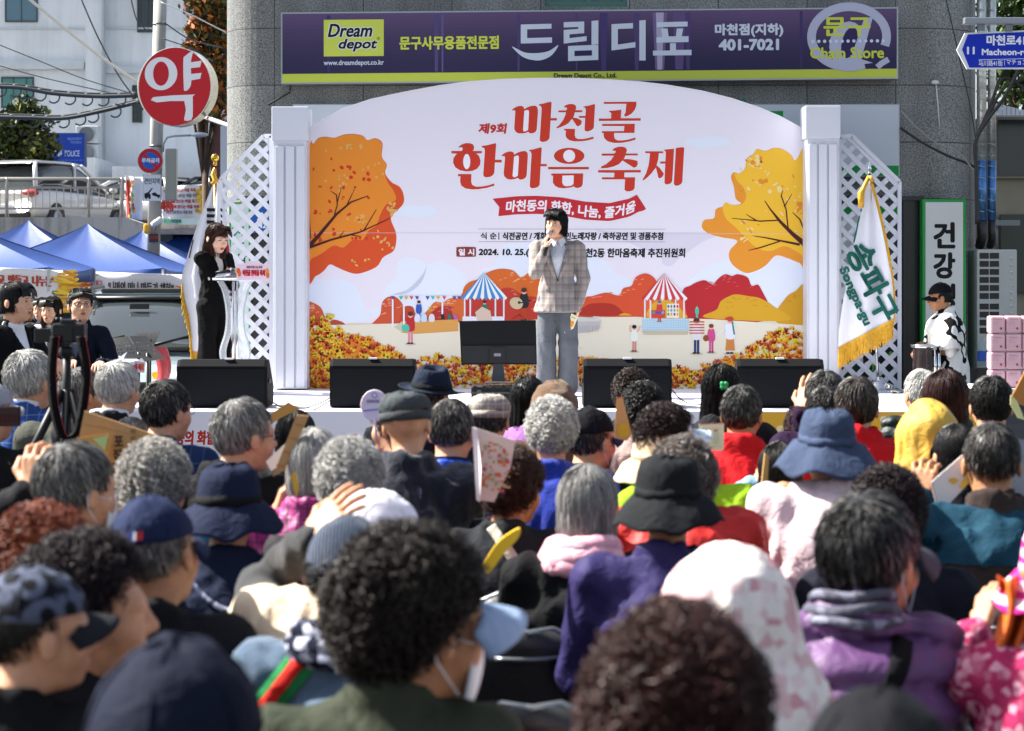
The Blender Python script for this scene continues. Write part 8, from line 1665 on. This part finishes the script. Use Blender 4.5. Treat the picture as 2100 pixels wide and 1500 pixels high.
a = Art(on_wall(YH - .003)); [a.rect(-26 + 8 * k, 850, -20 + 8 * k, 868, '#3a0f12') for k in range(8)]; a.build('screen_image', t)
def sheet(name, label, cat, pts, Y, mt, th=.006, draw=None, group=None, bend=0., dY=None):
    t = thing(name, label, cat, W(*max(pts, key=lambda p: p[1]), Y), group); dY = dY or [0] * len(pts)
    MB().prism([W(x, y, Y + d) for (x, y), d in zip(pts, dY)], (0, th, 0)).build('board' if th > .005 else 'sheet', mt, t)
    if draw:
        a = Art(lambda u, v, d: tuple(W(u, v, Y - .0015 - d)), .0005); draw(a); a.build('printing', t)
    return t
card = mat('corrugated cardboard', '#a98253', .85, var=.08, vscale=6, bump=.2, bscale=60)
def d1(a):
    for k in range(5): a.line([(172 + k * 2, 870 + 34 * k), (335, 905 + 36 * k)], 1, '#8f6c42')
    for ch, x, y in (('포', 243, 905), ('장', 241, 932), ('한', 239, 960), ('마', 237, 986), ('음', 235, 1012)): a.text(ch, x - 9, y - 10, x + 9, y + 10, '#2a2018', .8, warp=None)
    for k in range(9): a.text('마천', 268 - k * .6, 880 + k * 15, 278 - k * .6, 890 + k * 15, '#4a3a28', .2)
sheet('cardboard_sheet', 'large sheet of printed cardboard held up behind the beige grey perm', 'cardboard', [(173, 843), (345, 901), (318, 1080), (205, 1092), (163, 893)], 5.95, card, .008, d1)
sheet('paper_fan', 'orange festival leaflet propped on the cardboard sheet', 'leaflet', [(158, 898), (222, 890), (228, 905), (205, 1010), (185, 1010)], 5.9, mat('orange leaflet', '#b8843a', .7), .004, lambda a: a.poly([(190, 900), (222, 893), (215, 925)], '#a9b878'))
t = thing('round_fan', 'round pale fan with blue crest held beside the grey flat cap', 'fan', W(768, 862, 7.3)); c = W(768, 832, 7.3); MB().lathe([(0, 0), (.05, 0), (.0515, -.004), (0, -.004)], c, 40, rot=Matrix.Rotation(R(90), 3, 'X'), smooth=False, sy=1.12).build('disc', mat('pale fan paper', '#cdbfcb', .7), t)
a = Art(on_wall(7.297)); a.ell(768, 811, 6, 6, '#6a80b4'); a.ell(768, 811, 4, 4, '#cdbfcb'); a.text('연세이디아', 752, 820, 778, 827, '#7d7a98', .4); a.line([(745, 843), (790, 838)], 3, '#5f7fc0'); a.build('printing', t)
MB().tube([W(768, 858, 7.3), W(772, 900, 7.3)], .005, 6).build('handle', mat('pale fan paper', '#cdbfcb', .7), t)
sheet('cardboard_strip', 'long narrow cardboard strip raised by the person in magenta', 'cardboard', [(608, 852), (633, 853), (584, 965), (559, 978)], 5.95, card, .012, lambda a: [a.line([(606 - 13 * k, 870 + 28 * k), (622 - 13 * k, 874 + 28 * k)], 3, '#9c6a3a') for k in range(4)])
sheet('white_leaflet', 'white and orange leaflet behind the raised cardboard strip', 'leaflet', [(545, 947), (588, 907), (576, 955), (556, 966)], 6.1, mat('white leaflet', '#ded6c6', .6), .004)
sheet('orange_leaflet', 'orange leaflet held up beside the black hair near the stage skirt', 'leaflet', [(551, 852), (591, 825), (615, 838), (575, 858), (554, 872)], 7.3, mat('orange leaflet', '#b8843a', .7), .004)
sheet('yellow_leaflet', 'thin yellow leaflet under the raised cardboard strip', 'leaflet', [(596, 976), (606, 968), (613, 1000), (607, 1022)], 5.85, mat('yellow leaflet', '#d0a32c', .6), .004)
def dn(a):
    for k in range(60): a.rect(*(lambda x, y: (x, y, x + random.uniform(3, 9), y + random.uniform(3, 8)))(random.uniform(985, 1040), random.uniform(905, 1005)), random.choice(['#b8903a', '#c06a3a', '#a89a80', '#8a9a5a', '#b0506a']))
sheet('newspaper', 'colour printed newspaper held open in front of the brown perm', 'newspaper', [(973, 877), (1057, 904), (1047, 960), (1013, 1030), (981, 1026)], 5.75, mat('newsprint', '#cfc2b8', .8), .005, dn)
tag(MB().prism([W(968, 876, 5.74), W(978, 880, 5.74), W(987, 960, 5.72), W(984, 1030, 5.74), (W(977, 1026, 5.74))], (0, .01, 0)).build('newspaper_fold', mat('newsprint edge', '#ddd6da', .8)), 'pale outer fold of the colour newspaper', 'newspaper')
sheet('event_leaflet', 'orange event leaflet with red edge held by the mauve jacket', 'leaflet', [(1265, 816), (1276, 813), (1296, 892), (1285, 905), (1259, 898)], 7.05, mat('apricot leaflet', '#c98f58', .7), .004, lambda a: (a.line([(1265, 817), (1275, 814)], 2, '#b3242c'), a.blob([(1268, 875), (1285, 868), (1290, 892), (1270, 896)], '#cf9a2c')))
sheet('programme_sheet', 'white programme sheet with red top edge held above the lime green jacket', 'leaflet', [(1434, 870), (1485, 869), (1484, 924), (1435, 924)], 6.55, mat('programme paper', '#d8d6b8', .7), .003, lambda a: (a.line([(1435, 870.5), (1484, 870)], 1.5, '#b3242c'), [a.rect(x, 882, x + 8, 885, '#b3242c') for x in (1444, 1464)], [a.line([(x, 889 + 4 * k), (x + 13, 889 + 4 * k)], .9, '#9a9880') for x in (1440, 1462) for k in range(6)], a.line([(1440, 879), (1480, 879)], .8, '#c98a5a'), a.line([(1440, 916), (1480, 916)], .8, '#c98a5a')))
sheet('thin_fan', 'thin tan fan seen edge on in the pale denim arm', 'fan', [(1569, 930), (1577, 938), (1574, 990), (1568, 1028), (1558, 1028)], 6.4, mat('tan fan', '#a8844e', .7), .02)
sheet('tilted_leaflet', 'white leaflet tilted beside the balding head', 'leaflet', [(1980, 928), (1991, 987), (1925, 1056), (1909, 990)], 5.85, mat('white card', '#dddcda', .6), .004, lambda a: (a.line([(1911, 990), (1926, 1054)], 1.5, '#b02a30'), a.blob([(1945, 985), (1955, 980), (1965, 985), (1955, 993)], '#d8b040'), a.blob([(1968, 995), (1988, 970), (1989, 985), (1975, 1002)], '#e0c050')))
sheet('wooden_board', 'orange wood grain board raised at the photo edge', 'board', [(2106, 755), (2076, 812), (2098, 833), (2110, 830)], 7., mat('varnished wood', '#a8702c', .5, var=.2, vscale=9), .01)
sheet('lime_leaflet', 'pale lime leaflet held under the wood board', 'leaflet', [(2073, 811), (2082, 813), (2102, 862), (2088, 858), (2072, 830)], 7.1, mat('lime leaflet', '#cdd49a', .7), .004)
P = smooth_closed([(1067, 1085), (1062, 1105), (1030, 1140), (1003, 1176), (991, 1164), (996, 1150), (1022, 1112), (1052, 1090)], 4); tag(MB().prism([W(x, y, 4.88) for x, y in P], (0, .02, 0)).build('yellow_fan', mat('yellow plastic sheet', '#e0b818', .35)), 'glossy yellow fan tucked between the charcoal jacket and the pink scarf', 'fan')
m = MB(); rg = np.random.default_rng(4); P = []
for v in np.linspace(0, 1, 14): P.append([W(2046 + 60 * u + 12 * math.sin(v * 4) - 14 * v * (1 - u), 1180 + 175 * v + 10 * math.sin(u * 5), 3.95 + .04 * math.sin(u * 11 + v * 3)) for u in np.linspace(0, 1, 14)])
m.grid(P); tag(m.build('orange_scarf', c_('orange chiffon', '#d8641a', rough=.6), solid=.004), 'bright orange scarf dangling from a hand at the photo edge', 'scarf')
# pink packs on a table, bottle
tb = thing('goods_table', 'table carrying pink tissue packs beyond the audience', 'table', (X_(2110, 14.5), 14.5, 0)); MB().box2((X_(2020, 14.5), 14.4, Z_(796, 14.5) - .03), (X_(2250, 14.5), 15.1, Z_(796, 14.5) - .002)).build('table_top', mat('pale table top', '#c2c6cc', .6), tb)
for x in (2026, 2240): MB().box2((X_(x, 14.5), 14.5, 0), (X_(x, 14.5) + .04, 14.54, Z_(796, 14.5) - .033)).build('leg', stl, tb)
pk = mat('pink wrapping film', '#e6b6c0', .3, var=.12, vscale=9, bump=.5, bscale=14, spec=.6); n_ = 0
names = ['bottom', 'second', 'third', 'fourth', 'top']
for c_i, (x0_, x1_) in enumerate(((2031, 2062), (2064, 2096), (2098, 2130))):
    for r_ in range(4):
        y1_, y0_ = 796 - 37 * r_ - (1 if r_ else 0), 796 - 37 * (r_ + 1)
        t = thing('tissue_pack', f"{names[r_] if r_ < 3 else 'top'} pink tissue pack of the stack {('nearest the air conditioner', 'in the middle', 'cut by the photo edge')[c_i]}", 'tissue pack', W((x0_ + x1_) / 2, y1_, 14.5), 'pink tissue packs')
        mb = MB(); a_, b_ = W(x0_, y1_, 14.5), W(x1_, y0_ + .6, 14.5) + Vector((0, .12, 0)); mb.box2(a_, b_, bev=.014); mb.build('wrapping', pk, t)
        a = Art(on_wall(14.497)); a.ell(x0_ + 22, y0_ + 26, 2.2, 2.6, '#b03a50'); a.rect(x0_ + 4, y0_ + 10, x0_ + 16, y0_ + 18, '#dcb4bd'); a.line([(x0_ + 6, y0_ + 7), (x0_ + 24, y0_ + 8)], 1, '#c88a98'); a.build('print', t)
t = thing('water_bottle', 'clear water bottle with a blue label by the air conditioner', 'bottle', W(2016, 760, 17.9)); MB().lathe([(0, 0), (.04, 0), (.042, .1), (.04, .2), (.015, .24), (.015, .27)], W(2014, 752, 17.9), 16).build('bottle', mat('clear plastic', '#9fb4b8', .1, alpha=.5), t); MB().lathe([(.0435, .05), (.0435, .14)], W(2014, 752, 17.9), 16).build('label_band', mat('blue label', '#1f4fae', .5), t); MB().box2(W(2004, 800, 17.8), W(2030, 754, 18.1)).build('tray', mat('dark crate', (.02, .02, .022), .6), t)
